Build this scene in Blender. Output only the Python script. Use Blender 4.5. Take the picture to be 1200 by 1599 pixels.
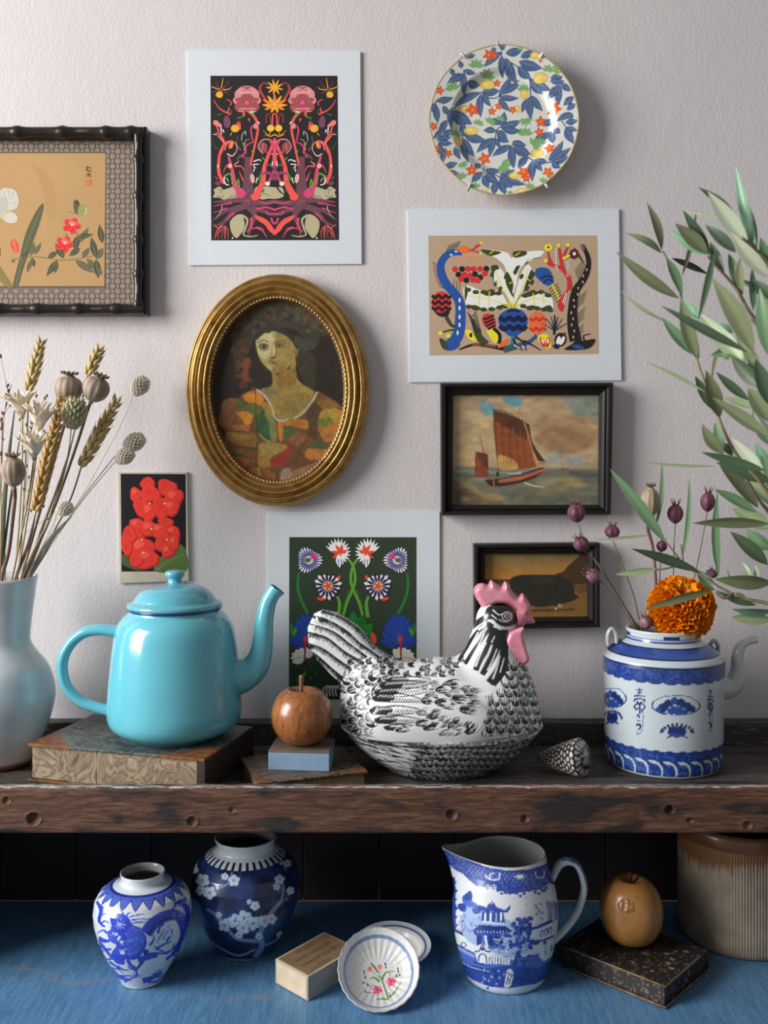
import bpy, bmesh, math, random
import numpy as np
from mathutils import Vector, Matrix, Quaternion
from mathutils.geometry import tessellate_polygon

for o in list(bpy.data.objects): bpy.data.objects.remove(o, do_unlink=True)
SC = bpy.context.scene
COL = SC.collection
random.seed(7); RNG = np.random.default_rng(7)
PI = math.pi

# ---------------------------------------------------------------- camera
F, CXP, CYP, CAMZ = 1510.0, 600.0, 720.0, 1.341     # focal length in pixels of a 1200 x 1599 frame, horizon row
cam_d = bpy.data.cameras.new('camera')
cam = bpy.data.objects.new('camera', cam_d); COL.objects.link(cam)
cam.location = (0, 0, CAMZ); cam.rotation_euler = (PI/2, 0, 0)
cam_d.sensor_fit = 'HORIZONTAL'; cam_d.sensor_width = 36; cam_d.lens = F/1200*36
cam_d.shift_y = -(799.5-CYP)/1200
cam_d.clip_start = 0.02
cam_d.dof.use_dof = True; cam_d.dof.focus_distance = 1.26; cam_d.dof.aperture_fstop = 7.5
SC.camera = cam

# ---------------------------------------------------------------- world, window light, exposure
W = bpy.data.worlds.new('room_light'); SC.world = W; W.use_nodes = True
bg = W.node_tree.nodes['Background']; bg.inputs[0].default_value = (0.97, 0.97, 1.0, 1); bg.inputs[1].default_value = 0.235
def area(name, loc, target, sx, sy, power, col):
    l = bpy.data.lights.new(name, 'AREA'); l.shape = 'RECTANGLE'; l.size = sx; l.size_y = sy
    l.energy = power; l.color = col
    o = bpy.data.objects.new(name, l); COL.objects.link(o); o.location = loc
    o.rotation_euler = (Vector(target)-Vector(loc)).to_track_quat('-Z', 'Y').to_euler()
    return o
area('window_daylight', (-2.55, 0.12, 2.06), (0.0, 1.25, 1.05), 1.25, 1.75, 122, (1.0, 0.98, 0.96))
SC.view_settings.view_transform = 'Standard'; SC.view_settings.look = 'None'
SC.view_settings.exposure = 0.12; SC.view_settings.gamma = 1.0; SC.view_settings.use_curve_mapping = False
SC.cycles.max_bounces = 8

# ---------------------------------------------------------------- helpers
def P(px, py, d):
    return Vector(((px-CXP)/F*d, d, CAMZ-(py-CYP)/F*d))
def lin1(c):
    c = c/255.0
    return c/12.92 if c <= 0.04045 else ((c+0.055)/1.055)**2.4
def L(c, k=1.0):
    return tuple(min(0.92, lin1(v)*k) for v in c[:3])
def thing(name, label, cat, loc=(0,0,0), group=None):
    o = bpy.data.objects.new(name, None); COL.objects.link(o); o.empty_display_size = 0.02
    o.location = loc; o['label'] = label; o['category'] = cat
    if group: o['group'] = group
    return o
def rootloc(o):
    v = Vector((0,0,0))
    while o is not None: v = v+o.location; o = o.parent
    return v
def link(name, me, parent=None, label=None, kind=None):
    o = bpy.data.objects.new(name, me); COL.objects.link(o)
    if parent is not None: o.parent = parent
    if label: o['label'] = label
    if kind: o['kind'] = kind
    return o
def mk(name, V, Fc, mat, parent=None, smooth=True, cols=None, label=None, kind=None, recalc=False):
    """mesh object from world-space vertices; the parent's place is taken off"""
    V = np.asarray(V, dtype=np.float64).reshape(-1, 3)
    if parent is not None: V = V-np.array(rootloc(parent))
    me = bpy.data.meshes.new(name)
    me.from_pydata(V.tolist(), [], Fc.tolist() if isinstance(Fc, np.ndarray) else Fc)
    if cols is not None:
        a = me.color_attributes.new('Col', 'FLOAT_COLOR', 'POINT')
        c4 = np.ones((len(V), 4), dtype=np.float32); c4[:, :3] = cols
        a.data.foreach_set('color', c4.ravel())
    if smooth: me.polygons.foreach_set('use_smooth', [True]*len(me.polygons))
    if recalc:
        bm = bmesh.new(); bm.from_mesh(me); bmesh.ops.recalc_face_normals(bm, faces=bm.faces); bm.to_mesh(me); bm.free()
    if mat is not None: me.materials.append(mat)
    me.update()
    return link(name, me, parent, label, kind)
def tagged(o, label, cat, group=None):
    o['label'] = label; o['category'] = cat
    if group: o['group'] = group
    return o

# ---- value noise
_LAT = RNG.random((32, 32, 32))
def vn(x, y, z=0.0):
    x, y, z = np.broadcast_arrays(np.asarray(x, float), np.asarray(y, float), np.asarray(z, float))
    xi, yi, zi = np.floor(x).astype(int), np.floor(y).astype(int), np.floor(z).astype(int)
    fx, fy, fz = x-xi, y-yi, z-zi
    fx, fy, fz = [t*t*(3-2*t) for t in (fx, fy, fz)]
    r = 0
    for a in (0, 1):
        for b in (0, 1):
            for c in (0, 1):
                r = r+_LAT[(xi+a) % 32, (yi+b) % 32, (zi+c) % 32]*(fx if a else 1-fx)*(fy if b else 1-fy)*(fz if c else 1-fz)
    return r
def fbm(x, y, z=0.0, o=3):
    r = 0; a = 0.5; s = 0
    for i in range(o):
        f = 2.03**i
        r = r+a*vn(np.asarray(x)*f+i*7.3, np.asarray(y)*f+i*3.1, np.asarray(z)*f); s += a; a *= 0.5
    return r/s

# ---- curves
def cat(pts, n=6, closed=False):
    p = np.asarray(pts, float); m = len(p)
    if m < 3 and not closed:
        t = np.linspace(0, 1, n+1)[:, None]; return p[0]*(1-t)+p[-1]*t
    out = []
    rng = range(m) if closed else range(m-1)
    for i in rng:
        if closed: a, b, c, d = p[(i-1) % m], p[i], p[(i+1) % m], p[(i+2) % m]
        else: a, b, c, d = p[max(i-1, 0)], p[i], p[i+1], p[min(i+2, m-1)]
        for k in range(n):
            t = k/n
            out.append(0.5*((2*b)+(c-a)*t+(2*a-5*b+4*c-d)*t*t+(3*b-a-3*c+d)*t**3))
    if not closed: out.append(p[-1])
    return np.array(out)

# ---- mesh builders returning (V, F)
def lathe(prof, n=48, c=(0,0,0), sx=1.0, sy=1.0, a0=0.0):
    """prof: (r, z) pairs from outside bottom on; r = 0 ends close"""
    V = []; Fc = []; rows = []
    for r, z in prof:
        if r <= 1e-7:
            rows.append([len(V)]); V.append((c[0], c[1], c[2]+z))
        else:
            row = []
            for i in range(n):
                a = a0+2*PI*i/n
                row.append(len(V)); V.append((c[0]+r*sx*math.cos(a), c[1]+r*sy*math.sin(a), c[2]+z))
            rows.append(row)
    for A, B in zip(rows, rows[1:]):
        if len(A) == 1 and len(B) == 1: continue
        for i in range(n):
            j = (i+1) % n
            if len(A) == 1: Fc.append((A[0], B[j], B[i])[::-1] if False else (A[0], B[j], B[i]))
            elif len(B) == 1: Fc.append((A[i], A[j], B[0]))
            else: Fc.append((A[i], A[j], B[j], B[i]))
    return np.array(V), Fc
def tube(path, rad, n=10, flat=1.0, cap=True, up=None):
    p = np.asarray([tuple(q) for q in path], float); m = len(p)
    if np.isscalar(rad): rad = [rad]*m
    rad = np.interp(np.linspace(0, 1, m), np.linspace(0, 1, len(rad)), rad)
    T = np.gradient(p, axis=0); T /= np.linalg.norm(T, axis=1)[:, None]+1e-12
    u = np.array(up if up is not None else (0.0, -1.0, 0.0), float)
    if abs(np.dot(u, T[0])) > 0.95: u = np.array((1.0, 0, 0))
    V = []; Fc = []
    for i in range(m):
        u = u-np.dot(u, T[i])*T[i]; u /= np.linalg.norm(u)
        w = np.cross(T[i], u)
        for k in range(n):
            a = 2*PI*k/n
            V.append(p[i]+rad[i]*(math.cos(a)*u*flat+math.sin(a)*w))
    for i in range(m-1):
        for k in range(n):
            l = (k+1) % n
            Fc.append((i*n+k, i*n+l, (i+1)*n+l, (i+1)*n+k))
    if cap:
        Fc.append(tuple(range(n-1, -1, -1))); Fc.append(tuple((m-1)*n+k for k in range(n)))
    return np.array(V), Fc
def join(parts):
    V = []; Fc = []; o = 0
    for v, f in parts:
        V.append(np.asarray(v)); Fc += [tuple(int(i)+o for i in q) for q in (f.tolist() if isinstance(f, np.ndarray) else f)]; o += len(v)
    return np.vstack(V), Fc
def prism(quad, z0, z1, bev=0.0):
    """closed box over a plan polygon (list of (x, y)), z0 to z1, bevelled"""
    bm = bmesh.new()
    lo = [bm.verts.new((x, y, z0)) for x, y in quad]; hi = [bm.verts.new((x, y, z1)) for x, y in quad]
    n = len(quad)
    bm.faces.new(lo[::-1]); bm.faces.new(hi)
    for i in range(n): bm.faces.new((lo[i], lo[(i+1) % n], hi[(i+1) % n], hi[i]))
    bmesh.ops.recalc_face_normals(bm, faces=bm.faces)
    if bev > 0: bmesh.ops.bevel(bm, geom=bm.edges[:], offset=bev, segments=2, affect='EDGES', profile=0.6)
    V = np.array([v.co[:] for v in bm.verts]); bm.verts.index_update()
    Fc = [tuple(v.index for v in f.verts) for f in bm.faces]; bm.free()
    return V, Fc
def boxw(x0, x1, y0, y1, z0, z1, bev=0.0):
    return prism([(x0, y0), (x1, y0), (x1, y1), (x0, y1)], z0, z1, bev)
def slab(quad_px, d, t, bev=0.0):
    """upright sheet whose front face has the corners quad_px (photo pixels) at distance d, thickness t going back"""
    pts = [P(x, y, d) for x, y in quad_px]
    bm = bmesh.new()
    f = [bm.verts.new(p) for p in pts]; b = [bm.verts.new((p.x, p.y+t, p.z)) for p in pts]
    n = len(f)
    bm.faces.new(f); bm.faces.new(b[::-1])
    for i in range(n): bm.faces.new((f[i], b[i], b[(i+1) % n], f[(i+1) % n]))
    bmesh.ops.recalc_face_normals(bm, faces=bm.faces)
    if bev > 0: bmesh.ops.bevel(bm, geom=bm.edges[:], offset=bev, segments=2, affect='EDGES', profile=0.6)
    V = np.array([v.co[:] for v in bm.verts]); bm.verts.index_update()
    Fc = [tuple(v.index for v in q.verts) for q in bm.faces]; bm.free()
    return V, Fc

# ---- naive surface nets on a signed distance volume
def nets(vol, org, h):
    s = vol < 0
    nx, ny, nz = vol.shape
    C = [(a, b, c) for a in (0, 1) for b in (0, 1) for c in (0, 1)]
    sl = lambda a, n: slice(a, n-1+a)
    cnt = sum(s[sl(a, nx), sl(b, ny), sl(c, nz)].astype(np.int8) for a, b, c in C)
    act = np.argwhere((cnt > 0) & (cnt < 8))
    idx = -np.ones((nx-1, ny-1, nz-1), dtype=np.int64); idx[tuple(act.T)] = np.arange(len(act))
    val = {c: vol[act[:, 0]+c[0], act[:, 1]+c[1], act[:, 2]+c[2]] for c in C}
    acc = np.zeros((len(act), 3)); num = np.zeros(len(act))
    for a in C:
        for b in C:
            if sum(abs(a[i]-b[i]) for i in range(3)) == 1 and a < b:
                va, vb = val[a], val[b]
                m = (va < 0) != (vb < 0)
                t = np.where(m, va/np.where(m, va-vb, 1), 0)
                acc += np.where(m[:, None], np.array(a)+(np.array(b)-np.array(a))*t[:, None], 0); num += m
    V = (act+acc/num[:, None])*h+np.array(org)
    Q = []
    for ax in range(3):
        d = [0, 0, 0]; d[ax] = 1
        A = s[:nx-d[0], :ny-d[1], :nz-d[2]]; B = s[d[0]:, d[1]:, d[2]:]
        e = np.argwhere(A != B); inn = A[tuple(e.T)]
        o1, o2 = [(1, 2), (2, 0), (0, 1)][ax]
        ok = (e[:, o1] > 0) & (e[:, o2] > 0) & (e[:, o1] < vol.shape[o1]-1) & (e[:, o2] < vol.shape[o2]-1)
        e = e[ok]; inn = inn[ok]
        def at(i, j):
            q = e.copy(); q[:, o1] -= i; q[:, o2] -= j
            return idx[tuple(q.T)]
        q = np.stack([at(1, 1), at(0, 1), at(0, 0), at(1, 0)], 1)
        q[~inn] = q[~inn][:, ::-1]
        Q.append(q)
    return V, np.vstack(Q)
def smin(a, b, k):
    h = np.clip(0.5+0.5*(b-a)/k, 0, 1)
    return b*(1-h)+a*h-k*h*(1-h)
def sd_poly(X, Y, pts):
    p = np.asarray(pts, float); d = np.full(X.shape, 1e18); ins = np.zeros(X.shape, bool)
    for i in range(len(p)):
        a, b = p[i], p[(i+1) % len(p)]
        ex, ey = b-a; wx, wy = X-a[0], Y-a[1]
        t = np.clip((wx*ex+wy*ey)/(ex*ex+ey*ey+1e-18), 0, 1)
        d = np.minimum(d, (wx-ex*t)**2+(wy-ey*t)**2)
        c = ((a[1] > Y) != (b[1] > Y)) & (X < (b[0]-a[0])*(Y-a[1])/(b[1]-a[1]+1e-18)+a[0])
        ins ^= c
    d = np.sqrt(d)
    return np.where(ins, -d, d)

# ---- flat drawing: printed / painted decoration as polygons
class Draw:
    def __init__(s, ox, oy, sc, k=1.0):
        s.ox, s.oy, s.sc, s.k = ox, oy, sc, k; s.items = []; s.mx = None; s.lay = 0; s.base = None; s.layers = []
    def _add(s, polys, col):
        c = L(col, s.k)
        q = [np.stack([s.ox+np.asarray(p, float)[:, 0]/s.sc, s.oy+np.asarray(p, float)[:, 1]/s.sc], 1) for p in polys]
        if s.base is None: s.lay += 1; z = s.lay
        else: z = s.base; s.lay = max(s.lay, z)
        s.items.append((q, c)); s.layers.append(z)
        if s.mx is not None:
            m = [np.stack([2*s.mx-np.asarray(p, float)[:, 0], np.asarray(p, float)[:, 1]], 1) for p in polys]
            s.items.append(([np.stack([s.ox+p[:, 0]/s.sc, s.oy+p[:, 1]/s.sc], 1) for p in m], c)); s.layers.append(z+1); s.lay = max(s.lay, z+1)
    def poly(s, pts, col): s._add([np.asarray(pts, float)], col)
    def blob(s, pts, col, n=5): s._add([cat(pts, n, True)], col)
    def ell(s, cx, cy, rx, ry, col, rot=0.0, n=20):
        a = np.linspace(0, 2*PI, n, endpoint=False); c_, s_ = math.cos(math.radians(rot)), math.sin(math.radians(rot))
        x, y = rx*np.cos(a), ry*np.sin(a)
        s._add([np.stack([cx+x*c_-y*s_, cy+x*s_+y*c_], 1)], col)
    def line(s, pts, w0, w1=None, col=(0,0,0), n=5):
        if w1 is None: w1 = w0
        p = cat(pts, n); m = len(p); w = np.linspace(w0, w1, m)/2
        T = np.gradient(p, axis=0); T /= np.linalg.norm(T, axis=1)[:, None]+1e-9
        N = np.stack([-T[:, 1], T[:, 0]], 1)
        A, B = p+N*w[:, None], p-N*w[:, None]
        s._add([np.array([A[i], A[i+1], B[i+1], B[i]]) for i in range(m-1)], col)
    def leaf(s, x0, y0, x1, y1, w, col, bend=0.0, vein=None):
        t = np.linspace(0, 1, 9); d = np.array([x1-x0, y1-y0], float); ln = np.hypot(*d)+1e-9
        nrm = np.array([-d[1], d[0]])/ln
        c = np.array([x0, y0])+t[:, None]*d+nrm*(bend*ln*np.sin(PI*t))[:, None]
        h = (w/2*np.sin(PI*t**0.85))[:, None]
        s._add([np.vstack([c+nrm*h, (c-nrm*h)[::-1][1:-1]])], col)
        if vein is not None: s.line(c[1:-1][::2], max(1.0, w*0.10), max(0.8, w*0.06), vein, n=2)
    def mesh(s, fn, step):
        """fn(px, py, lift) -> world xyz ; each drawn shape lies step above the one before"""
        V = []; Fc = []; C = []
        for li, (polys, col) in enumerate(s.items):
            for p in polys:
                o = len(V)
                for x, y in p:
                    V.append(fn(x, y, s.layers[li]*step)); C.append(col)
                if len(p) == 4 and False: Fc.append((o, o+1, o+2, o+3))
                else:
                    for t in tessellate_polygon([[Vector((x, y, 0)) for x, y in p]]): Fc.append(tuple(o+i for i in t))
        V = np.array(V); C = np.array(C)
        # all faces look to the camera side (-Y)
        out = []
        for a, b, c in Fc:
            n = np.cross(V[b]-V[a], V[c]-V[a])
            out.append((a, b, c) if n[1] <= 0 else (a, c, b))
        return V, out, C
    def raster(s, x0, y0, x1, y1, res, base=None):
        """RGBA image over the photo rectangle, res samples per pixel"""
        w, h = int((x1-x0)*res)+1, int((y1-y0)*res)+1
        img = np.zeros((h, w, 4), np.float32)
        if base is not None: img[:, :, :3] = base; img[:, :, 3] = 1
        for polys, col in s.items:
            for p in polys:
                q = (p-np.array([x0, y0]))*res
                a0, b0 = np.floor(q.min(0)).astype(int); a1, b1 = np.ceil(q.max(0)).astype(int)+1
                a0, b0 = max(a0, 0), max(b0, 0); a1, b1 = min(a1, w), min(b1, h)
                if a1 <= a0 or b1 <= b0: continue
                X, Y = np.meshgrid(np.arange(a0, a1), np.arange(b0, b1))
                ins = np.zeros(X.shape, bool)
                for i in range(len(q)):
                    ax, ay = q[i]; bx, by = q[(i+1) % len(q)]
                    if ay == by: continue
                    ins ^= ((ay > Y) != (by > Y)) & (X < (bx-ax)*(Y-ay)/(by-ay)+ax)
                img[b0:b1, a0:a1][ins] = (*col, 1)
        return img
def blur(img, n=1):
    for _ in range(n):
        p = np.pad(img, ((1, 1), (1, 1), (0, 0)), 'edge')
        img = (p[:-2, 1:-1]+p[2:, 1:-1]+p[1:-1, :-2]+p[1:-1, 2:]+2*p[1:-1, 1:-1])/6
    return img
def sample(img, x, y):
    h, w = img.shape[:2]
    x = np.clip(x, 0, w-1.001); y = np.clip(y, 0, h-1.001)
    xi, yi = x.astype(int), y.astype(int); fx, fy = (x-xi)[:, None], (y-yi)[:, None]
    return (img[yi, xi]*(1-fx)+img[yi, xi+1]*fx)*(1-fy)+(img[yi+1, xi]*(1-fx)+img[yi+1, xi+1]*fx)*fy
def decorate(V, axis, img, x0, y0, res, base):
    """decoration drawn on the front of a pot, the same again on its back; base: colour per vertex"""
    V = np.asarray(V); c = np.array(axis[:2]); f = -c/np.linalg.norm(c)
    r = V[:, :2]-c; k = r@f
    q = V.copy(); q[:, :2] = np.where((k < 0)[:, None], V[:, :2]-2*np.outer(k, f), V[:, :2])
    px = CXP+q[:, 0]/q[:, 1]*F; py = CYP+(CAMZ-q[:, 2])/q[:, 1]*F
    s = sample(img, (px-x0)*res, (py-y0)*res)
    ok = ((px > x0) & (py > y0) & (px < x0+(img.shape[1]-1)/res) & (py < y0+(img.shape[0]-1)/res))[:, None]
    a = s[:, 3:4]*ok
    return base*(1-a)+np.where(a > 1e-4, s[:, :3], 0)*ok*1.0 if False else base*(1-a)+s[:, :3]*ok
def premul(img):
    o = img.copy(); o[:, :, :3] *= o[:, :, 3:4]; return o

# ---------------------------------------------------------------- materials
def _new(name):
    m = bpy.data.materials.new(name); m.use_nodes = True
    nt = m.node_tree; b = nt.nodes['Principled BSDF']
    return m, nt, b
def nd(nt, typ, **kw):
    n = nt.nodes.new(typ)
    for k, v in kw.items(): setattr(n, k, v)
    return n
def mixc(nt, fac, a, b, mode='MIX'):
    n = nd(nt, 'ShaderNodeMix', data_type='RGBA', blend_type=mode)
    for sk, v in ((0, fac), (6, a), (7, b)):
        if isinstance(v, (int, float)): n.inputs[sk].default_value = v
        elif isinstance(v, tuple): n.inputs[sk].default_value = (*v[:3], 1)
        else: nt.links.new(v, n.inputs[sk])
    return n.outputs[2]
def ramp(nt, src, stops):
    r = nd(nt, 'ShaderNodeValToRGB'); e = r.color_ramp.elements
    while len(e) < len(stops): e.new(0.5)
    for el, (p, c) in zip(e, stops):
        el.position = p; el.color = (*c[:3], 1) if isinstance(c, tuple) else (c, c, c, 1)
    nt.links.new(src, r.inputs[0]); return r.outputs[0]
def noise(nt, scale, detail=3, stretch=None, dist=0.0, coord='Object', rough=0.5):
    tc = nd(nt, 'ShaderNodeTexCoord'); out = tc.outputs[coord]
    if stretch:
        mp = nd(nt, 'ShaderNodeMapping'); mp.inputs['Scale'].default_value = stretch
        nt.links.new(out, mp.inputs[0]); out = mp.outputs[0]
    n = nd(nt, 'ShaderNodeTexNoise'); n.inputs['Scale'].default_value = scale; n.inputs['Detail'].default_value = detail
    n.inputs['Distortion'].default_value = dist; n.inputs['Roughness'].default_value = rough
    nt.links.new(out, n.inputs['Vector']); return n.outputs[0]
def bump(nt, b, src, strength, dist=0.001):
    n = nd(nt, 'ShaderNodeBump'); n.inputs['Strength'].default_value = strength; n.inputs['Distance'].default_value = dist
    nt.links.new(src, n.inputs['Height']); nt.links.new(n.outputs[0], b.inputs['Normal'])
def M_plain(name, c1, c2=None, rough=0.5, scale=40, stretch=None, coat=0.0, metal=0.0, bmp=0.0, bscale=None, subs=0.0, dist=0.0, spec=0.5):
    m, nt, b = _new(name)
    if c2 is None: c2 = tuple(v*0.85 for v in c1)
    n = noise(nt, scale, 4, stretch, dist)
    nt.links.new(ramp(nt, n, [(0.3, c1), (0.7, c2)]), b.inputs['Base Color'])
    b.inputs['Roughness'].default_value = rough; b.inputs['Metallic'].default_value = metal
    b.inputs['Coat Weight'].default_value = coat; b.inputs['Coat Roughness'].default_value = 0.06
    b.inputs['Specular IOR Level'].default_value = spec
    if subs: b.inputs['Subsurface Weight'].default_value = subs; b.inputs['Subsurface Scale'].default_value = 0.003
    if bmp: bump(nt, b, noise(nt, bscale or scale, 3, stretch), bmp)
    return m
def M_attr(name, rough=0.5, coat=0.0, bmp=0.0, bscale=300, stretch=None, coatr=0.05, spec=0.5, metal=0.0):
    m, nt, b = _new(name)
    a = nd(nt, 'ShaderNodeVertexColor'); a.layer_name = 'Col'
    n = noise(nt, 120, 3)
    nt.links.new(mixc(nt, 0.12, a.outputs[0], ramp(nt, n, [(0.3, 0.75), (0.7, 1.0)]), 'MULTIPLY'), b.inputs['Base Color'])
    b.inputs['Roughness'].default_value = rough; b.inputs['Coat Weight'].default_value = coat; b.inputs['Coat Roughness'].default_value = coatr
    b.inputs['Specular IOR Level'].default_value = spec; b.inputs['Metallic'].default_value = metal
    if bmp: bump(nt, b, noise(nt, bscale, 3, stretch), bmp)
    return m
MAT_PRINT = M_attr('printed_paper', 0.75, bmp=0.06, bscale=900, spec=0.25)
MAT_OIL = M_attr('oil_paint', 0.55, bmp=0.25, bscale=420, spec=0.35)
MAT_GLAZE = M_attr('painted_glaze', 0.30, coat=0.55)
MAT_DULLGLAZE = M_attr('old_painted_glaze', 0.34, coat=0.35, coatr=0.1)
# ---- lettering outlines (made first, while the scene is small)
def text_mesh(body, size, width=None):
    cu = bpy.data.curves.new('lettering', 'FONT'); cu.body = body; cu.size = size; cu.align_x = 'CENTER'; cu.resolution_u = 2
    o = bpy.data.objects.new('lettering', cu); COL.objects.link(o)
    dg = bpy.context.evaluated_depsgraph_get(); me = bpy.data.meshes.new_from_object(o.evaluated_get(dg))
    V = np.array([v.co[:] for v in me.vertices]); Fc = [tuple(p.vertices) for p in me.polygons]
    bpy.data.objects.remove(o); bpy.data.curves.remove(cu); bpy.data.meshes.remove(me)
    if width: V[:, 0] *= width/(V[:, 0].max()-V[:, 0].min())
    return V, Fc
LETTERING = [('CONTE A PARIS', 0.0090, 0.066), ('100 CONTE DIPPE', 0.0072, 0.058), ('LET No', 0.0065, 0.026), ('No 11', 0.0040, 0.016), ('FABRICANT', 0.0040, 0.034)]
LETTERS = {a: text_mesh(a, b, c) for a, b, c in LETTERING}
# ================================================================ setting
WALL = 1.40
def mat_wall():
    m, nt, b = _new('wall_paint')
    n = noise(nt, 3.0, 4)
    c = ramp(nt, n, [(0.3, (0.625, 0.590, 0.595)), (0.7, (0.665, 0.628, 0.632))])
    sp = noise(nt, 34, 2); c = mixc(nt, ramp(nt, sp, [(0.76, 0.0), (0.80, 0.10)]), c, (0.36, 0.34, 0.34))
    nt.links.new(c, b.inputs['Base Color']); b.inputs['Roughness'].default_value = 0.62
    b.inputs['Specular IOR Level'].default_value = 0.3
    f = noise(nt, 230, 4, (1, 1, 0.8)); g = noise(nt, 38, 3, (1.3, 1, 0.8))
    h = nd(nt, 'ShaderNodeMath', operation='ADD'); nt.links.new(f, h.inputs[0])
    k = nd(nt, 'ShaderNodeMath', operation='MULTIPLY'); nt.links.new(g, k.inputs[0]); k.inputs[1].default_value = 0.9
    nt.links.new(k.outputs[0], h.inputs[1]); bump(nt, b, h.outputs[0], 0.5, 0.0011)
    return m
V, Fc = boxw(-2.6, 2.6, WALL, WALL+0.12, 0.0, 2.7)
mk('wall_back', V, Fc, mat_wall(), smooth=False, kind='structure', label='pale lilac grey plaster wall with brushed texture')
V, Fc = boxw(-2.6, 2.6, -1.2, WALL, -0.05, 0.0)
mk('floor', V, Fc, M_plain('floor_boards', (0.16, 0.10, 0.06), (0.10, 0.06, 0.04), 0.6, 8, (1, 8, 1)), smooth=False, kind='structure', label='dark wooden floor below the shelf unit')

# ================================================================ shelf unit
DECK, SHELF, LIP = 0.718, 0.9394, 0.9625
def mat_oldwood(name, lo, mid, hi, worn, worn_fac, stretch=(1, 14, 14), rough=0.6, edge_z=None):
    m, nt, b = _new(name)
    g = noise(nt, 26, 6, stretch, 1.2, rough=0.65)
    c = ramp(nt, g, [(0.28, lo), (0.5, mid), (0.72, hi)])
    bl = noise(nt, 11, 5, (1, 3, 3), 0.5); c = mixc(nt, ramp(nt, bl, [(0.53, 0.0), (0.63, 0.9)]), c, (0.012, 0.011, 0.012))
    wn = noise(nt, 38, 6, (1, 9, 9), 0.8, rough=0.7)
    f = ramp(nt, wn, [(0.60-worn_fac, 0.0), (0.68-worn_fac, 0.85)])
    if edge_z is not None:
        tc = nd(nt, 'ShaderNodeNewGeometry'); sp = nd(nt, 'ShaderNodeSeparateXYZ'); nt.links.new(tc.outputs['Position'], sp.inputs[0])
        mr = nd(nt, 'ShaderNodeMapRange'); mr.inputs[1].default_value = edge_z-0.0075; mr.inputs[2].default_value = edge_z-0.0005
        mr.inputs[3].default_value = -0.62; mr.inputs[4].default_value = 0.10
        nt.links.new(sp.outputs[2], mr.inputs[0])
        ad = nd(nt, 'ShaderNodeMath', operation='ADD'); nt.links.new(wn, ad.inputs[0]); nt.links.new(mr.outputs[0], ad.inputs[1])
        f = ramp(nt, ad.outputs[0], [(0.50, 0.0), (0.60, 0.9)])
    c = mixc(nt, f, c, worn)
    nt.links.new(c, b.inputs['Base Color']); b.inputs['Roughness'].default_value = rough
    bump(nt, b, g, 0.5, 0.0015)
    return m
unit = thing('shelf_unit', 'weathered dark wooden shelf unit with a blue painted lower shelf', 'shelf unit', (0, 1.16, 0.0))
MW_TOP = mat_oldwood('worn_shelf_top', (0.022, 0.018, 0.016), (0.065, 0.053, 0.046), (0.13, 0.11, 0.098), (0.34, 0.33, 0.33), 0.0)
MW_RAIL = mat_oldwood('worn_front_rail', (0.022, 0.010, 0.007), (0.105, 0.044, 0.024), (0.23, 0.115, 0.066), (0.62, 0.59, 0.57), 0.0, edge_z=LIP+0.001)
MW_BACK = mat_oldwood('worn_back_rail', (0.030, 0.024, 0.022), (0.065, 0.054, 0.048), (0.11, 0.095, 0.085), (0.35, 0.33, 0.31), 0.02)
XL, XR = -0.60, 0.66
# two shelf boards, worn top
for y0, y1 in ((1.1365, 1.2495), (1.2515, 1.3695)):
    V, Fc = boxw(XL, XR, y0, y1, SHELF-0.0204, SHELF-0.0004, 0.0015); mk('shelf_board', V, Fc, MW_TOP, unit, smooth=False)
# front rail: fine grid front so dents and nail holes are real
NX, NZ = 760, 44
xs = np.linspace(XL, XR, NX); zs = np.linspace(0.9095, LIP, NZ)
Xg, Zg = np.meshgrid(xs, zs); Yg = np.full_like(Xg, 1.1205)
Yg += 0.0016*(fbm(Xg*24, Zg*130, 2.2)-0.5)+0.0010*(fbm(Xg*60, Zg*420, 5.1)-0.5)
edge = np.minimum(Zg-0.9095, LIP-Zg); Yg += 0.0022*np.exp(-edge/0.0014)+0.0030*np.clip(fbm(Xg*30, Zg*0+3)-0.55, 0, 1)*np.exp(-edge/0.004)
for hx, hy, hr, hd in ((52, 1279, 8.5, 0.006), (300, 1283, 6.5, 0.004), (706, 1272, 7, 0.004), (820, 1279, 5, 0.004), (1047, 1265, 6, 0.008), (1168, 1289, 6, 0.003), (10, 1250, 5, 0.002), (362, 1265, 4, 0.002), (1078, 1282, 4, 0.003)):
    h = P(hx, hy, 1.12); r = hr*1.12/F
    q = np.hypot(Xg-h.x, (Zg-h.z)*1.05)/r
    Yg += hd*np.clip(1.25-q, 0, 1)**0.5*(q < 1.25)-0.0009*np.exp(-((q-1.35)/0.18)**2)
Zt = Zg.copy(); Zt[-1] += 0.0012*(fbm(xs*40, xs*0)-0.5)
Vf = np.stack([Xg, Yg, Zt], -1).reshape(-1, 3); Fq = []
for j in range(NZ-1):
    a = j*NX+np.arange(NX-1); Fq.append(np.stack([a, a+1, a+NX+1, a+NX], 1))
n0 = len(Vf); bk = 1.1360
Vb = np.vstack([np.stack([xs, np.full(NX, bk), zs[0]+0*xs], 1), np.stack([xs, np.full(NX, bk), LIP-0.0006+0.0010*(fbm(xs*50, xs*0+4)-0.5)], 1)])
a = np.arange(NX-1)
Fq.append(np.stack([n0+NX+a, (NZ-1)*NX+a, (NZ-1)*NX+a+1, n0+NX+a+1], 1)); Fq.append(np.stack([n0+a, n0+a+1, a+1, a], 1)); Fq.append(np.stack([n0+a+1, n0+a, n0+NX+a, n0+NX+a+1], 1))
mk('front_rail', np.vstack([Vf, Vb]), np.vstack(Fq).tolist(), MW_RAIL, unit, label='dark brown front rail with chipped white top edge and nail holes')
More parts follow.
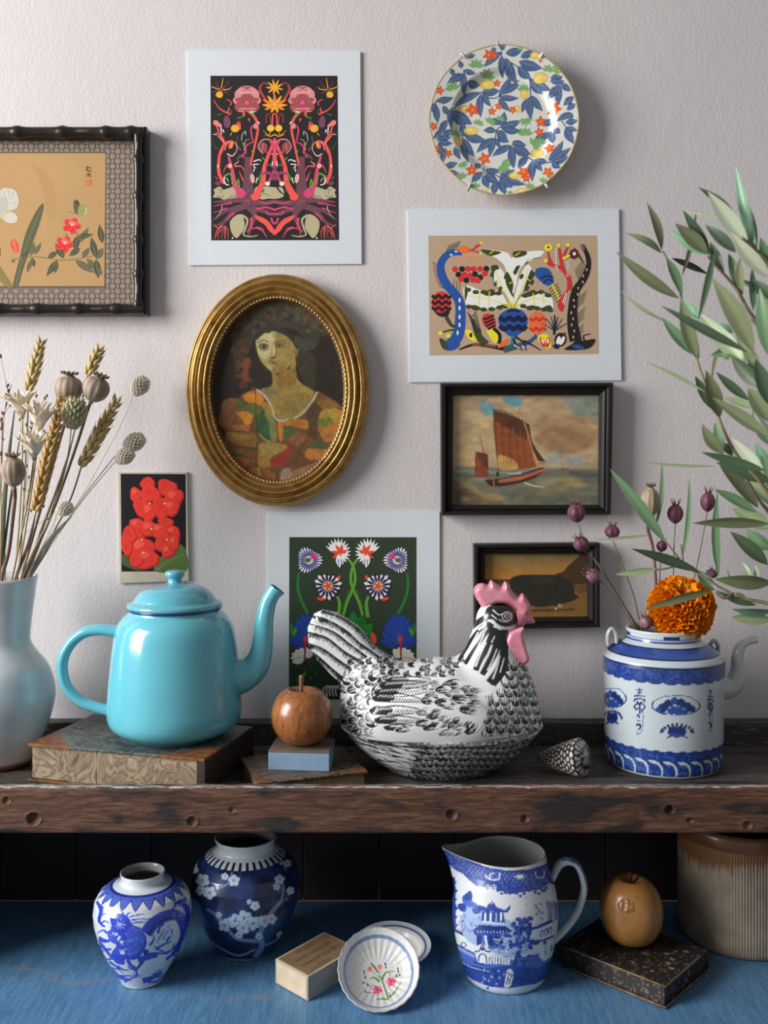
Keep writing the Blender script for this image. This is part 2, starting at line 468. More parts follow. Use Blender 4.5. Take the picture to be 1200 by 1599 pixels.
V, Fc = boxw(XL, XR, 1.3705, 1.3965, SHELF-0.02, 0.970, 0.002); mk('back_rail', V, Fc, MW_BACK, unit, smooth=False)
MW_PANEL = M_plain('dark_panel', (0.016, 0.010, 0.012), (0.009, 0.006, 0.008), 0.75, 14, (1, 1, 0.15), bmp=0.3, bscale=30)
xj = [XL]+[P(x, 1300, 1.372).x for x in (0, 118, 236, 355, 473, 592, 710, 829, 947, 1065, 1184)]+[XR]
for x0, x1 in zip(xj, xj[1:]):
    V, Fc = boxw(x0+0.0006, x1-0.0006, 1.3715, 1.388, DECK, SHELF-0.021, 0.0016); mk('back_board', V, Fc, MW_PANEL, unit, smooth=False)
def mat_blue():
    m, nt, b = _new('blue_deck_paint')
    g = noise(nt, 30, 5, (9, 1, 1), 0.6, rough=0.6)
    c = ramp(nt, g, [(0.3, (0.060, 0.165, 0.310)), (0.5, (0.090, 0.225, 0.400)), (0.7, (0.125, 0.280, 0.470))])
    f = noise(nt, 150, 3, (6, 1, 1)); c = mixc(nt, ramp(nt, f, [(0.62, 0.0), (0.68, 0.55)]), c, (0.025, 0.075, 0.17))
    w = noise(nt, 13, 6, (0.5, 2.2, 1), 0.7, rough=0.7); c = mixc(nt, ramp(nt, w, [(0.61, 0.0), (0.70, 0.75)]), c, (0.23, 0.22, 0.24))
    nt.links.new(c, b.inputs['Base Color']); b.inputs['Roughness'].default_value = 0.42
    bump(nt, b, g, 0.4, 0.001)
    return m
V, Fc = boxw(XL, XR, 0.93, 1.371, DECK-0.0284, DECK-0.0004, 0.003); mk('lower_shelf', V, Fc, mat_blue(), unit, smooth=False, label='blue painted lower shelf with scuffed grain')
for x0, x1 in ((XL-0.022, XL), (XR, XR+0.022)):
    V, Fc = boxw(x0, x1, 1.122, 1.396, 0.0, 0.985, 0.002); mk('side_panel', V, Fc, MW_BACK, unit, smooth=False)
    V, Fc = boxw(x0, x1, 0.935, 1.121, 0.0, DECK, 0.002); mk('side_panel', V, Fc, MW_BACK, unit, smooth=False)
# ================================================================ pictures on the wall
STEP = 2.0e-6
def plane_fn(d):
    def fn(x, y, lift):
        p = P(x, y, d); return (p.x, p.y-lift, p.z)
    return fn
def rails(parent, O, I, d, prof, mat, name='frame_rail', cols=None):
    """four mitred rails between outer and inner photo quads; prof: (t outer->inner, set back from the front)"""
    Ow = [P(x, y, d) for x, y in O]; Iw = [P(x, y, d) for x, y in I]
    for i in range(4):
        j = (i+1) % 4; V = []; Fc = []; m = len(prof)
        for A, B in ((Ow[i], Iw[i]), (Ow[j], Iw[j])):
            for t, off in prof:
                q = A.lerp(B, t); V.append((q.x, q.y+off, q.z))
        for k in range(m): Fc.append((k, (k+1) % m, m+(k+1) % m, m+k))
        Fc.append(tuple(range(m))); Fc.append(tuple(range(2*m-1, m-1, -1)))
        mk(name, V, Fc, mat, parent, smooth=False, recalc=True)
def raster_sheet(name, parent, img, x0, y0, res, d, mat, mask=None, label=None):
    h, w = img.shape[:2]
    X, Y = np.meshgrid(x0+np.arange(w)/res, y0+np.arange(h)/res)
    V = np.stack([(X-CXP)/F*d, np.full_like(X, d), CAMZ-(Y-CYP)/F*d], -1).reshape(-1, 3)
    i = (np.arange(h-1)[:, None]*w+np.arange(w-1)[None, :]).ravel()
    Q = np.stack([i, i+w, i+w+1, i+1], 1)
    if mask is not None:
        keep = mask(X, Y).ravel(); Q = Q[keep[Q].all(1)]
        used = np.unique(Q); mp = np.zeros(len(V), int); mp[used] = np.arange(len(used)); V = V[used]; Q = mp[Q]
        C = img[:, :, :3].reshape(-1, 3)[used]
    else: C = img[:, :, :3].reshape(-1, 3)
    return mk(name, V, Q, mat, parent, cols=C, label=label, smooth=False)
MAT_PAPER = M_plain('mount_paper', (0.70, 0.745, 0.785), (0.68, 0.725, 0.765), 0.8, 60, bmp=0.05, bscale=700, spec=0.2)

# ---------------------------------------------------------------- print with red plants on black
def carn(D, cx, cy, r, white, dark, n, cut=0, ph=0.0):
    for i in range(n):
        a = ph+2*PI*i/n; rr = r*(0.86+0.14*math.cos(3*a+cut))
        D.leaf(cx+0.12*r*math.cos(a), cy+0.12*r*math.sin(a), cx+rr*math.cos(a), cy+rr*math.sin(a), 2*PI*r/n*1.15, white)
    for i in range(n):
        a = ph+2*PI*(i+0.5)/n
        D.leaf(cx+0.22*r*math.cos(a), cy+0.22*r*math.sin(a), cx+0.95*r*math.cos(a), cy+0.95*r*math.sin(a), 2*PI*r/n*0.42, dark)
t = thing('art_print', 'white mounted print of red and pink plants mirrored on black', 'art print', P(430, 246, WALL-0.003))
V, Fc = slab([(293, 78), (563, 80), (565, 412), (296, 414)], WALL-0.0035, 0.0035, 0.0002); mk('mount', V, Fc, MAT_PAPER, t, smooth=False)
D = Draw(280, 60, 4.0, 1.25)
BK = (40, 35, 36); RED = (255, 84, 78); PNK = (200, 66, 108); MAU = (104, 66, 76); KHA = (172, 162, 130); GRN = (92, 150, 48); ORG = (250, 160, 55); ROS = (205, 130, 132); RDK = (150, 76, 78)
D.poly([(195, 233), (990, 233), (1000, 1260), (200, 1262)], BK)
D.mx = 597
for pts in ([(345, 1112), (385, 1098), (404, 1130), (408, 1182), (385, 1220), (357, 1247), (327, 1212), (317, 1150)],
            [(213, 992), (222, 965), (215, 945), (232, 935), (245, 925), (262, 930), (276, 945), (310, 935), (350, 925), (400, 945), (408, 985), (370, 1008), (330, 1000), (290, 1010), (250, 996)]): D.blob(pts, KHA)
D.line([(232, 985), (262, 992), (280, 975)], 4, 3, BK); D.line([(245, 940), (262, 950), (258, 970)], 3, 3, BK); D.line([(300, 1004), (330, 985), (370, 990)], 3, 3, BK)
D.mx = None; D.blob([(468, 962), (480, 930), (510, 926), (548, 925), (600, 930), (640, 930), (655, 960), (648, 990), (600, 1002), (560, 1000), (520, 1006), (488, 992)], KHA); D.line([(610, 930), (640, 965), (690, 990)], 12, 4, BK); D.line([(500, 990), (530, 970), (570, 985)], 3, 3, BK); D.line([(620, 940), (632, 965)], 4, 3, BK); D.mx = 597
for p, w0, w1, c in [
    ([(430, 740), (432, 860), (425, 1010)], 42, 92, MAU), ([(410, 740), (380, 735), (360, 760)], 30, 8, MAU),
    ([(425, 1005), (330, 1012), (215, 1022)], 56, 8, MAU), ([(425, 1040), (340, 1080), (275, 1150), (215, 1172)], 54, 6, MAU),
    ([(425, 1040), (300, 1075), (205, 1140)], 40, 5, MAU), ([(430, 1045), (472, 1105), (442, 1180), (436, 1245)], 52, 10, MAU),
    ([(425, 1015), (520, 1030), (600, 1018)], 50, 26, MAU), ([(430, 1050), (535, 1080), (600, 1105)], 46, 18, MAU),
    ([(265, 1150), (272, 1200), (262, 1250)], 26, 6, MAU), ([(480, 1180), (520, 1200), (548, 1245)], 18, 4, PNK),
    ([(330, 1028), (270, 1036), (212, 1048)], 15, 3, PNK), ([(300, 1060), (250, 1078), (212, 1090)], 12, 3, PNK), ([(345, 1090), (310, 1120), (300, 1140)], 16, 6, PNK),
    ([(480, 1068), (540, 1055), (600, 1072)], 12, 16, PNK), ([(500, 1018), (545, 1030), (600, 1020)], 9, 9, PNK), ([(540, 1080), (560, 1100), (600, 1092)], 12, 10, PNK),
    ([(575, 1120), (585, 1150), (598, 1155)], 14, 18, PNK), ([(450, 1120), (452, 1170), (425, 1210)], 22, 10, PNK), ([(452, 1190), (500, 1180), (530, 1195)], 10, 3, PNK),
    ([(270, 1168), (238, 1200), (222, 1252)], 14, 4, RED), ([(285, 1180), (288, 1220), (284, 1252)], 12, 4, RED), ([(258, 1185), (235, 1180), (212, 1160)], 10, 3, RED), ([(282, 1170), (305, 1200), (304, 1248)], 9, 3, RED),
    ([(262, 1195), (240, 1225), (245, 1250)], 8, 3, RED), ([(268, 1045), (262, 1080), (228, 1125)], 8, 3, KHA),
    ([(478, 985), (522, 900), (536, 790), (600, 625)], 52, 16, RED), ([(445, 795), (470, 680), (492, 560), (470, 490), (415, 440)], 14, 22, RED),
    ([(282, 905), (248, 835), (254, 720), (292, 652), (335, 640)], 30, 8, RED), ([(258, 720), (280, 650), (250, 590), (232, 540), (215, 525)], 20, 7, RED),
    ([(285, 655), (245, 610), (230, 585)], 12, 4, (240, 120, 110)), ([(322, 475), (255, 440), (215, 385)], 13, 4, RED), ([(300, 470), (312, 440), (325, 400), (296, 380)], 12, 5, RED),
    ([(388, 975), (345, 905), (332, 825), (308, 735)], 48, 14, PNK), ([(400, 890), (375, 830)], 12, 4, RED), ([(345, 800), (390, 800), (405, 830)], 12, 4, RED), ([(345, 790), (375, 765)], 9, 3, (235, 150, 140)),
    ([(300, 790), (285, 815), (275, 840)], 9, 3, RED), ([(415, 720), (420, 670), (480, 640)], 18, 5, PNK), ([(460, 640), (450, 560), (495, 540)], 10, 14, PNK),
    ([(525, 720), (495, 680), (520, 635), (570, 635), (597, 665)], 9, 9, ROS), ([(540, 715), (575, 700), (597, 690)], 9, 6, PNK),
    ([(570, 640), (597, 690), (600, 800), (560, 900)], 22, 18, PNK), ([(597, 690), (592, 760), (612, 800)], 16, 14, RED),
    ([(510, 850), (560, 840), (600, 880)], 12, 34, (140, 60, 95)), ([(540, 800), (575, 790), (600, 830)], 14, 20, MAU),
    ([(515, 288), (505, 320), (530, 370), (548, 392)], 16, 10, (215, 70, 60)), ([(640, 290), (670, 278), (684, 320), (650, 380)], 16, 8, (120, 60, 60)),
    ([(545, 530), (545, 480), (565, 478), (572, 540)], 10, 8, (125, 62, 58)), ([(580, 555), (585, 480), (600, 470)], 12, 10, RED),
    ([(285, 700), (300, 655), (345, 650), (362, 690), (345, 725)], 8, 7, ROS), ([(300, 720), (330, 735), (350, 718)], 7, 5, (240, 225, 215)),
    ([(385, 700), (360, 660), (365, 610)], 7, 3, (120, 105, 105)), ([(405, 700), (415, 640), (440, 632)], 6, 3, (190, 140, 140)),
    ([(390, 640), (395, 600), (415, 580), (415, 605)], 5, 6, (175, 175, 150)), ([(390, 740), (420, 700)], 14, 6, PNK),
    ([(280, 862), (318, 845), (335, 885), (330, 910)], 14, 8, GRN), ([(358, 925), (370, 880), (378, 930)], 12, 8, GRN), ([(245, 690), (225, 680), (212, 645)], 10, 4, (50, 92, 45)),
    ([(240, 880), (222, 860)], 12, 4, (140, 80, 85)), ([(400, 650), (408, 680)], 14, 6, GRN), ([(455, 700), (462, 725)], 14, 6, GRN), ([(440, 460), (465, 475), (475, 500)], 14, 5, GRN), ([(365, 500), (395, 490), (420, 470)], 16, 8, (60, 110, 40)),
    ([(325, 450), (318, 420), (330, 470)], 14, 6, (60, 110, 40)), ([(240, 480), (270, 470)], 12, 4, (60, 110, 40)), ([(515, 840), (500, 880), (525, 900)], 14, 8, (70, 130, 40)), ([(515, 960), (530, 945)], 16, 8, (60, 110, 40)), ([(520, 745), (535, 760)], 12, 4, GRN),
    ([(435, 500), (440, 520)], 16, 6, RED), ([(405, 455), (400, 490)], 22, 8, RED), ([(230, 600), (210, 600)], 6, 2, (240, 225, 215))]:
    D.line(p, w0*0.84, w1*0.84, c)
D.blob([(470, 1104), (540, 1128), (585, 1178), (607, 1228), (565, 1205), (535, 1165), (490, 1135)], RED)
D.line([(390, 1104), (426, 1132), (414, 1190), (402, 1226), (445, 1238), (492, 1230)], 15, 5, KHA)
D.ell(385, 970, 32, 28, PNK); D.ell(476, 990, 28, 24, RED); D.ell(425, 1035, 26, 22, MAU); D.line([(408, 1020), (430, 1010), (445, 1030)], 4, 4, PNK); D.line([(420, 975), (425, 960), (440, 955)], 5, 5, PNK)
# peonies
for cx, cy, rx, ry, c in [(423, 340, 66, 44, ROS), (372, 352, 26, 32, ROS), (476, 352, 26, 32, ROS), (366, 388, 30, 26, ROS), (482, 388, 30, 26, ROS), (386, 428, 40, 34, RDK), (462, 428, 40, 34, RDK), (424, 372, 42, 26, RDK),
                          (424, 322, 44, 8, RDK), (424, 308, 30, 5, RDK), (372, 384, 22, 14, RDK), (478, 384, 22, 14, RDK), (424, 402, 18, 14, PNK), (424, 402, 8, 9, (225, 90, 150)), (400, 440, 30, 5, ROS), (450, 440, 30, 5, ROS), (386, 456, 20, 4, ROS), (464, 456, 20, 4, ROS)]: D.ell(cx, cy, rx, ry, c)
for x0, x1, y in ((372, 476, 336), (365, 482, 322)): D.line([(x0, y+8), ((x0+x1)/2-20, y-4), ((x0+x1)/2, y+5), ((x0+x1)/2+20, y-4), (x1, y+8)], 5, 5, (228, 165, 160))
for a in range(9):
    x = 256+34*math.cos(a*0.7+2.6); D.line([(262, 322), (262+46*math.cos(a*0.72+2.7), 318+36*math.sin(a*0.72+2.7)), (262+66*math.cos(a*0.72+2.75), 310+62*math.sin(a*0.72+2.6))], 7, 3, ORG if a % 2 else (110, 66, 60))
D.ell(252, 352, 22, 20, ORG); D.ell(262, 322, 14, 12, (120, 70, 60)); D.blob([(280, 502), (300, 482), (322, 518), (312, 556), (284, 550)], (112, 66, 92)); D.ell(350, 563, 27, 24, ORG); D.line([(360, 545), (375, 525), (380, 570)], 14, 14, RED); D.line([(330, 590), (318, 610)], 6, 3, ORG)
D.ell(322, 668, 14, 24, RED, 20); D.ell(330, 665, 7, 22, ORG, 10); D.blob([(503, 690), (520, 648), (552, 670), (540, 712)], (140, 72, 70)); D.line([(520, 700), (528, 655)], 3, 3, ROS)
D.ell(232, 530, 22, 16, (225, 120, 115), 40); D.ell(256, 545, 16, 10, ROS, 60); D.ell(480, 548, 16, 18, ROS); D.ell(458, 875, 14, 30, (205, 165, 160), -10); D.ell(552, 908, 16, 14, (225, 205, 190)); D.ell(318, 797, 15, 15, (225, 160, 150))
D.line([(285, 865), (280, 890), (292, 912), (312, 915)], 8, 6, (240, 225, 215)); D.line([(296, 872), (310, 895)], 4, 3, (240, 225, 215)); D.ell(245, 905, 20, 14, MAU)
for p in ([(465, 770), (500, 758), (512, 768)], [(460, 790), (500, 785)], [(465, 800), (480, 812)], [(470, 815), (465, 835)], [(490, 870), (480, 905)], [(245, 790), (240, 810)], [(262, 560), (266, 600)], [(275, 570), (280, 590)], [(440, 460), (470, 462)], [(490, 520), (505, 535)], [(578, 720), (583, 726)], [(585, 770), (580, 800)]): D.line(p, 8, 4, (240, 228, 220))
for a in range(11): D.leaf(597, 420, 597+82*math.cos(a*0.5714+0.1), 418+60*math.sin(a*0.5714+0.1)-10, 16, ORG if a % 2 else (240, 120, 40))
D.ell(572, 562, 23, 21, (245, 180, 60)); D.line([(572, 585), (560, 605), (525, 575)], 8, 4, (190, 120, 40)); D.line([(597, 600), (570, 612), (535, 600)], 8, 3, ORG); D.ell(334, 1247, 5, 5, (235, 235, 225))
D.mx = None
for a in range(9): D.leaf(597, 310, 597+58*math.cos(a*0.7+0.3), 305+54*math.sin(a*0.7+0.3), 13, ORG if a % 2 else (225, 150, 60))
D.ell(597, 415, 14, 12, (240, 130, 50)); D.ell(597, 412, 7, 6, (250, 200, 90))
V, Fc, C = D.mesh(plane_fn(WALL-0.00352), STEP); mk('printed_picture', V, Fc, MAT_PRINT, t, cols=C, smooth=False, label='mirrored red, pink and orange plants on black')

# ---------------------------------------------------------------- landscape print on tan
t = thing('art_print', 'white mounted landscape print of blue and red plant shapes on tan', 'art print', P(804, 461, WALL-0.003))
V, Fc = slab([(637, 327), (967, 326), (971, 594), (640, 597)], WALL-0.0035, 0.0035, 0.0002); mk('mount', V, Fc, MAT_PAPER, t, smooth=False)
D = Draw(620, 310, 3.243, 1.3)
TAN = (172, 148, 122); BLU = (38, 78, 148); NAV = (26, 34, 62); BLK = (36, 30, 32); CRM = (226, 226, 214); OLV = (60, 66, 34); YEL = (232, 205, 50); RD = (196, 48, 52); ORR = (232, 104, 52)
D.poly([(160, 188), (1017, 187), (1025, 788), (166, 795)], TAN)
for x0, y0, dx, dy, n, sx, sy, c in [(252, 268, 14, -34, 8, 8, -3, OLV), (222, 345, -42, -22, 5, 2, 14, NAV), (238, 405, -48, -26, 6, 4, 12, NAV), (288, 455, 4, -48, 3, 14, 6, OLV), (958, 345, -36, -50, 7, -4, -8, OLV), (925, 420, -22, -62, 6, 6, -8, OLV), (925, 500, 40, -34, 5, -4, 14, OLV), (912, 590, 44, -40, 5, -2, 14, OLV), (912, 670, 34, -36, 4, 0, 12, OLV), (330, 560, -12, -44, 3, 2, 14, OLV)]:
    for i in range(n): D.line([(x0+i*sx, y0+i*sy), (x0+i*sx+dx, y0+i*sy+dy)], 4.5, 3, c, n=1)
D.line([(330, 272), (262, 280), (222, 340), (245, 425), (312, 510), (322, 600), (310, 690), (268, 745)], 30, 62, BLU)
D.blob([(218, 712), (245, 728), (300, 728), (322, 740), (290, 768), (240, 765)], BLU); D.blob([(216, 710), (240, 715), (262, 750), (240, 764), (224, 745)], OLV)
for y in (515, 555, 600, 640, 680): D.ell(312+(-4 if y > 660 else 6), y, 5, 12, CRM)
for x, y in ((300, 268), (275, 285)): D.ell(x, y, 8, 4, CRM)
D.line([(350, 270), (390, 255), (425, 230)], 12, 8, RD); D.line([(380, 262), (405, 270), (420, 280)], 9, 7, RD); D.line([(395, 250), (405, 232)], 7, 5, RD)
for x, y in ((428, 226), (424, 280)): D.ell(x, y, 8, 6, YEL)
D.ell(340, 258, 30, 18, ORR)
for x1, y1 in ((295, 345), (325, 340), (350, 345), (372, 348), (395, 345), (420, 345), (445, 345)): D.line([(372, 285), ((372*0.3+x1*0.7), 300), (x1, y1)], 5, 3, (225, 140, 90))
for x, y, c in [(295, 358, RD), (330, 357, BLK), (360, 357, RD), (388, 357, RD), (420, 357, RD), (453, 356, BLK), (312, 385, BLK), (342, 385, RD), (370, 390, RD), (396, 383, BLK), (422, 400, BLK), (446, 380, RD), (325, 408, RD), (352, 414, BLK), (385, 412, RD), (410, 415, RD)]: D.ell(x, y, 15, 15, c)
D.ell(225, 530, 50, 60, RD); D.blob([(190, 570), (225, 580), (268, 560), (258, 595), (230, 600), (208, 592)], BLK)
for y in (490, 520, 550): D.line([(178, y), (195, y+14), (212, y), (230, y+16), (248, y), (262, y+14), (274, y+2)], 15, 13, BLK)
D.line([(250, 600), (275, 640), (300, 650)], 20, 14, OLV); D.line([(222, 680), (262, 668), (290, 665)], 8, 10, OLV)
for x, y in ((222, 682), (262, 695)): D.ell(x, y, 12, 10, YEL)
# crown of leaves
D.blob([(585, 480), (560, 400), (545, 340), (500, 300), (425, 258), (500, 262), (560, 275), (585, 300), (620, 275), (740, 265), (720, 300), (650, 330), (620, 370), (605, 440)], CRM)
for q in ([(425, 258), (500, 265), (530, 275), (470, 290)], [(590, 270), (650, 266), (655, 285), (600, 300)], [(660, 320), (730, 298), (690, 305), (650, 335)], [(550, 400), (560, 370), (590, 430), (580, 480), (560, 450)], [(600, 350), (625, 340), (600, 390)]): D.blob(q, OLV)
for q in ([(590, 540), (540, 470), (488, 420), (480, 360), (500, 335), (540, 370), (560, 430), (590, 500)], [(590, 540), (605, 460), (630, 380), (665, 335), (690, 370), (680, 430), (630, 480)], [(570, 550), (520, 470), (440, 470), (345, 440), (345, 520), (380, 560), (470, 560), (540, 540)], [(600, 550), (640, 490), (700, 465), (780, 495), (788, 570), (720, 550), (660, 560)]): D.blob(q, CRM)
for q in ([(480, 360), (500, 335), (520, 355), (495, 370), (490, 430)], [(550, 410), (572, 430), (590, 500), (560, 450)], [(680, 360), (690, 400), (660, 450), (640, 470)], [(345, 440), (360, 470), (345, 520)], [(370, 545), (400, 540), (430, 560), (390, 565)], [(430, 480), (470, 465), (510, 480), (470, 495)], [(500, 555), (540, 535), (560, 545)], [(630, 490), (690, 465), (720, 480), (660, 500)], [(740, 555), (775, 540), (790, 568)], [(640, 555), (690, 540), (720, 558)], [(770, 500), (740, 470), (782, 490)]): D.blob(q, OLV)
for x_, y_ in ((365, 548), (400, 556), (440, 562), (480, 560), (520, 552), (548, 545), (360, 462), (400, 474), (440, 474), (480, 470), (515, 480), (640, 545), (675, 556), (710, 556), (745, 562), (775, 565), (650, 492), (690, 474), (730, 474), (765, 490)): D.ell(x_, y_, 17, 11, OLV)
for x_, y_ in ((486, 350), (482, 385), (500, 430), (524, 458), (690, 385), (684, 425), (660, 455), (552, 395), (575, 440), (600, 370), (632, 395)): D.ell(x_, y_, 9, 15, OLV, 25)
for p in ([(585, 545), (540, 460), (500, 370)], [(592, 545), (640, 440), (665, 350)], [(575, 550), (480, 515), (360, 490)], [(600, 550), (690, 505), (780, 530)], [(420, 475), (415, 545)], [(470, 470), (465, 550)], [(690, 480), (700, 545)], [(740, 480), (745, 540)], [(470, 280), (495, 262)], [(600, 290), (625, 272)], [(655, 320), (670, 300)], [(500, 420), (520, 440)], [(650, 400), (680, 420)], [(570, 430), (595, 420)]): D.line(p, 6, 3, YEL)
for x in (575, 590, 605): D.line([(x, 555), (x+(x-590)*0.4, 520)], 8, 4, YEL)
D.blob([(560, 562), (590, 556), (630, 565), (658, 600), (655, 650), (615, 690), (590, 700), (560, 690), (520, 645), (518, 595)], BLU)
for y in (600, 645): D.line([(520, y), (545, y+18), (570, y+2), (592, y+18), (615, y+2), (635, y+18), (656, y)], 24, 24, NAV)
D.line([(560, 575), (590, 566), (622, 575)], 12, 12, NAV); D.line([(588, 695), (585, 730), (570, 750)], 22, 14, (60, 110, 130))
D.ell(712, 630, 44, 58, ORR)
for y in (605, 655): D.line([(672, y), (690, y+14), (705, y), (722, y+14), (738, y), (755, y+12)], 13, 13, RD)
D.line([(705, 690), (680, 720), (620, 745), (540, 765)], 10, 34, (58, 84, 82)); D.line([(640, 745), (710, 700)], 14, 10, BLU)
for p in ([(600, 700), (640, 730), (655, 770)], [(590, 710), (610, 750), (640, 770)], [(640, 720), (690, 745), (730, 770)]): D.line(p, 12, 4, NAV)
for x, y in ((600, 745), (615, 755), (640, 750)): D.ell(x, y, 9, 3, CRM, 20)
D.line([(315, 765), (400, 740), (540, 760)], 6, 22, BLK); D.line([(380, 745), (430, 740), (500, 750)], 8, 12, (140, 70, 50)); D.blob([(510, 755), (540, 720), (565, 712), (550, 745)], ORR)
D.line([(380, 610), (410, 690), (450, 740)], 14, 44, OLV)
for i in range(7): D.line([(378+i*6, 600+i*14), (355+i*6, 575+i*14)], 4, 3, NAV); D.line([(382+i*6, 600+i*14), (402+i*3, 570+i*14)], 4, 3, NAV)
D.blob([(345, 670), (372, 665), (390, 690), (405, 725), (365, 710)], YEL); D.ell(375, 692, 8, 12, BLK); D.blob([(455, 660), (490, 660), (515, 700), (500, 735), (470, 700)], YEL)
D.ell(466, 622, 32, 42, RD, -28)
for i in range(4): D.line([(436+i*8, 612+i*17), (462+i*7, 606+i*15), (490+i*3, 590+i*17)], 11, 10, BLK)
D.line([(490, 658), (520, 690), (518, 735)], 18, 14, BLK); D.line([(420, 660), (422, 690)], 8, 12, OLV)
# blue seed head and coral on the right
D.blob([(708, 355), (760, 352), (785, 385), (792, 430), (765, 442), (735, 425), (705, 395)], BLU); D.line([(730, 405), (760, 392), (790, 400)], 9, 9, NAV); D.line([(740, 430), (765, 410), (790, 420)], 7, 7, NAV)
D.line([(785, 435), (805, 470), (825, 520)], 14, 10, YEL)
for i in range(6): D.line([(790+i*7, 445+i*13), (770+i*7, 462+i*13)], 4, 3, OLV); D.line([(795+i*7, 445+i*13), (815+i*5, 432+i*13)], 4, 3, OLV)
D.line([(875, 465), (870, 405), (830, 350), (775, 335), (755, 310)], 26, 10, RD); D.line([(845, 370), (830, 310), (822, 250)], 22, 10, RD); D.line([(838, 310), (855, 265), (870, 240)], 14, 9, RD); D.line([(790, 340), (770, 300), (765, 270)], 14, 8, RD)
for x, y in ((768, 248), (820, 238), (868, 236), (755, 315)): D.ell(x, y, 22 if x == 768 else 10, 18 if x == 768 else 10, YEL)
D.ell(768, 247, 6, 6, BLK); D.line([(840, 305), (880, 285)], 13, 12, YEL); D.ell(897, 281, 20, 20, (90, 28, 34)); D.ell(899, 280, 8, 9, CRM)
for i in range(8): D.ell(897+20*math.cos(i*0.785), 281+22*math.sin(i*0.785), 6, 6, (90, 28, 34))
for i in range(6): D.line([(812-i*2, 250+i*18), (800-i*2+i*6, 275+i*18)], 5, 2, CRM); D.line([(858, 330+i*13), (880, 318+i*13)], 4, 2, CRM)
D.blob([(815, 530), (840, 490), (862, 460), (858, 500), (838, 570), (820, 560)], RD); D.line([(840, 530), (858, 475)], 5, 3, CRM); D.line([(848, 540), (864, 480)], 4, 3, CRM)
D.line([(940, 235), (970, 310), (955, 390), (905, 470), (890, 560), (890, 640), (905, 720)], 16, 62, BLK)
D.line([(938, 232), (945, 262)], 18, 14, (110, 86, 96))
for i in range(13): D.ell([962, 958, 950, 938, 925, 912, 902, 895, 890, 889, 892, 895, 900][i]+(4 if i % 2 else -6), 330+i*31, 4, 7, (200, 160, 140))
D.blob([(850, 765), (890, 735), (920, 700), (940, 720), (1003, 712), (985, 750), (940, 765)], BLK); D.blob([(885, 745), (920, 740), (950, 760), (910, 760)], BLU); D.line([(950, 720), (945, 695), (980, 685)], 8, 4, NAV)
D.line([(795, 690), (800, 640), (798, 590)], 12, 6, NAV)
for a in (-60, -35, 35, 60, 15, -15):
    D.line([(798, 670), (798+70*math.sin(math.radians(a)), 670-75*math.cos(math.radians(a)))], 5, 3, NAV)
D.blob([(715, 700), (745, 685), (775, 700), (782, 755), (750, 755), (720, 725)], YEL)
for x, r in ((738, -25), (765, 10)): D.ell(x, 728, 11, 28, RD, r); D.ell(x, 722, 5, 14, CRM, r)
D.ell(828, 715, 30, 36, BLK, 20)
for x, r in ((818, 15), (838, 25)): D.ell(x, 720, 10, 24, CRM, r)
D.blob([(790, 745), (812, 735), (820, 758), (800, 760)], NAV); D.line([(840, 690), (855, 680)], 10, 6, OLV)
V, Fc, C = D.mesh(plane_fn(WALL-0.00352), STEP); mk('printed_picture', V, Fc, MAT_PRINT, t, cols=C, smooth=False, label='blue, red and cream plant shapes on tan')

# ---------------------------------------------------------------- flower print on dark green behind the hen
t = thing('art_print', 'white mounted print of striped flowers on dark green, behind the hen', 'art print', P(552, 965, WALL-0.003))
V, Fc = slab([(418, 799), (687, 799), (687, 1150), (418, 1150)], WALL-0.0030, 0.0030, 0.0002); mk('mount', V, Fc, MAT_PAPER, t, smooth=False)
D = Draw(400, 780, 3.75, 1.35)
D.poly([(195, 220), (941, 221), (941, 1172), (192, 1172)], (44, 58, 42))
D.mx = 568
G1 = (88, 150, 46); G2 = (40, 110, 48); WH = (232, 228, 224); IND = (58, 42, 112); VR = (226, 72, 40)
for p in ([(505, 320), (550, 360), (575, 410), (580, 480), (560, 540), (530, 610), (505, 700)],): D.line(p, 13, 17, G1)
for p in ([(250, 430), (245, 510), (265, 590), (305, 670)],): D.line(p, 12, 20, G2)
D.line([(475, 565), (490, 610), (480, 690)], 14, 22, G1)
for i in range(6): D.line([(550-i*7, 540+i*18), (540-i*7, 530+i*18)], 3, 2, G1)
for i in range(11):
    a = PI+PI*(i+0.5)/11; D.leaf(300, 850, 300+112*math.cos(a), 850+190*math.sin(a), 62, (36, 62, 150)); 
for i in range(8):
    a = PI+PI*(i+0.8)/8.6; D.line([(298, 845), (298+60*math.cos(a), 845+120*math.sin(a)), (298+98*math.cos(a), 850+165*math.sin(a))], 5, 3, (44, 92, 140))
D.leaf(215, 800, 205, 720, 26, G2); D.leaf(215, 800, 240, 745, 22, (70, 140, 40))
for i in range(7):
    a = PI+PI*(i+0.5)/7; D.leaf(568, 850, 568+150*math.cos(a), 850+200*math.sin(a), 100, (34, 112, 44) if i % 2 else (28, 98, 40))
D.line([(292, 810), (285, 870), (285, 930)], 18, 12, (150, 52, 70)); D.ell(290, 815, 14, 16, (200, 60, 60)); D.blob([(430, 830), (440, 790), (462, 780), (455, 850)], VR)
for i in range(7):
    a = math.radians(150-i*4)+PI*(i)/6; D.leaf(285, 925, 285+84*math.cos(a), 925+62*math.sin(a), 52, (214, 212, 196))
D.line([(210, 935), (270, 925), (340, 940)], 3, 3, (110, 100, 90)); D.line([(235, 985), (285, 930)], 3, 2, (110, 100, 90)); D.line([(330, 985), (290, 930)], 3, 2, (110, 100, 90)); D.line([(288, 870), (285, 940)], 12, 8, (150, 52, 70))
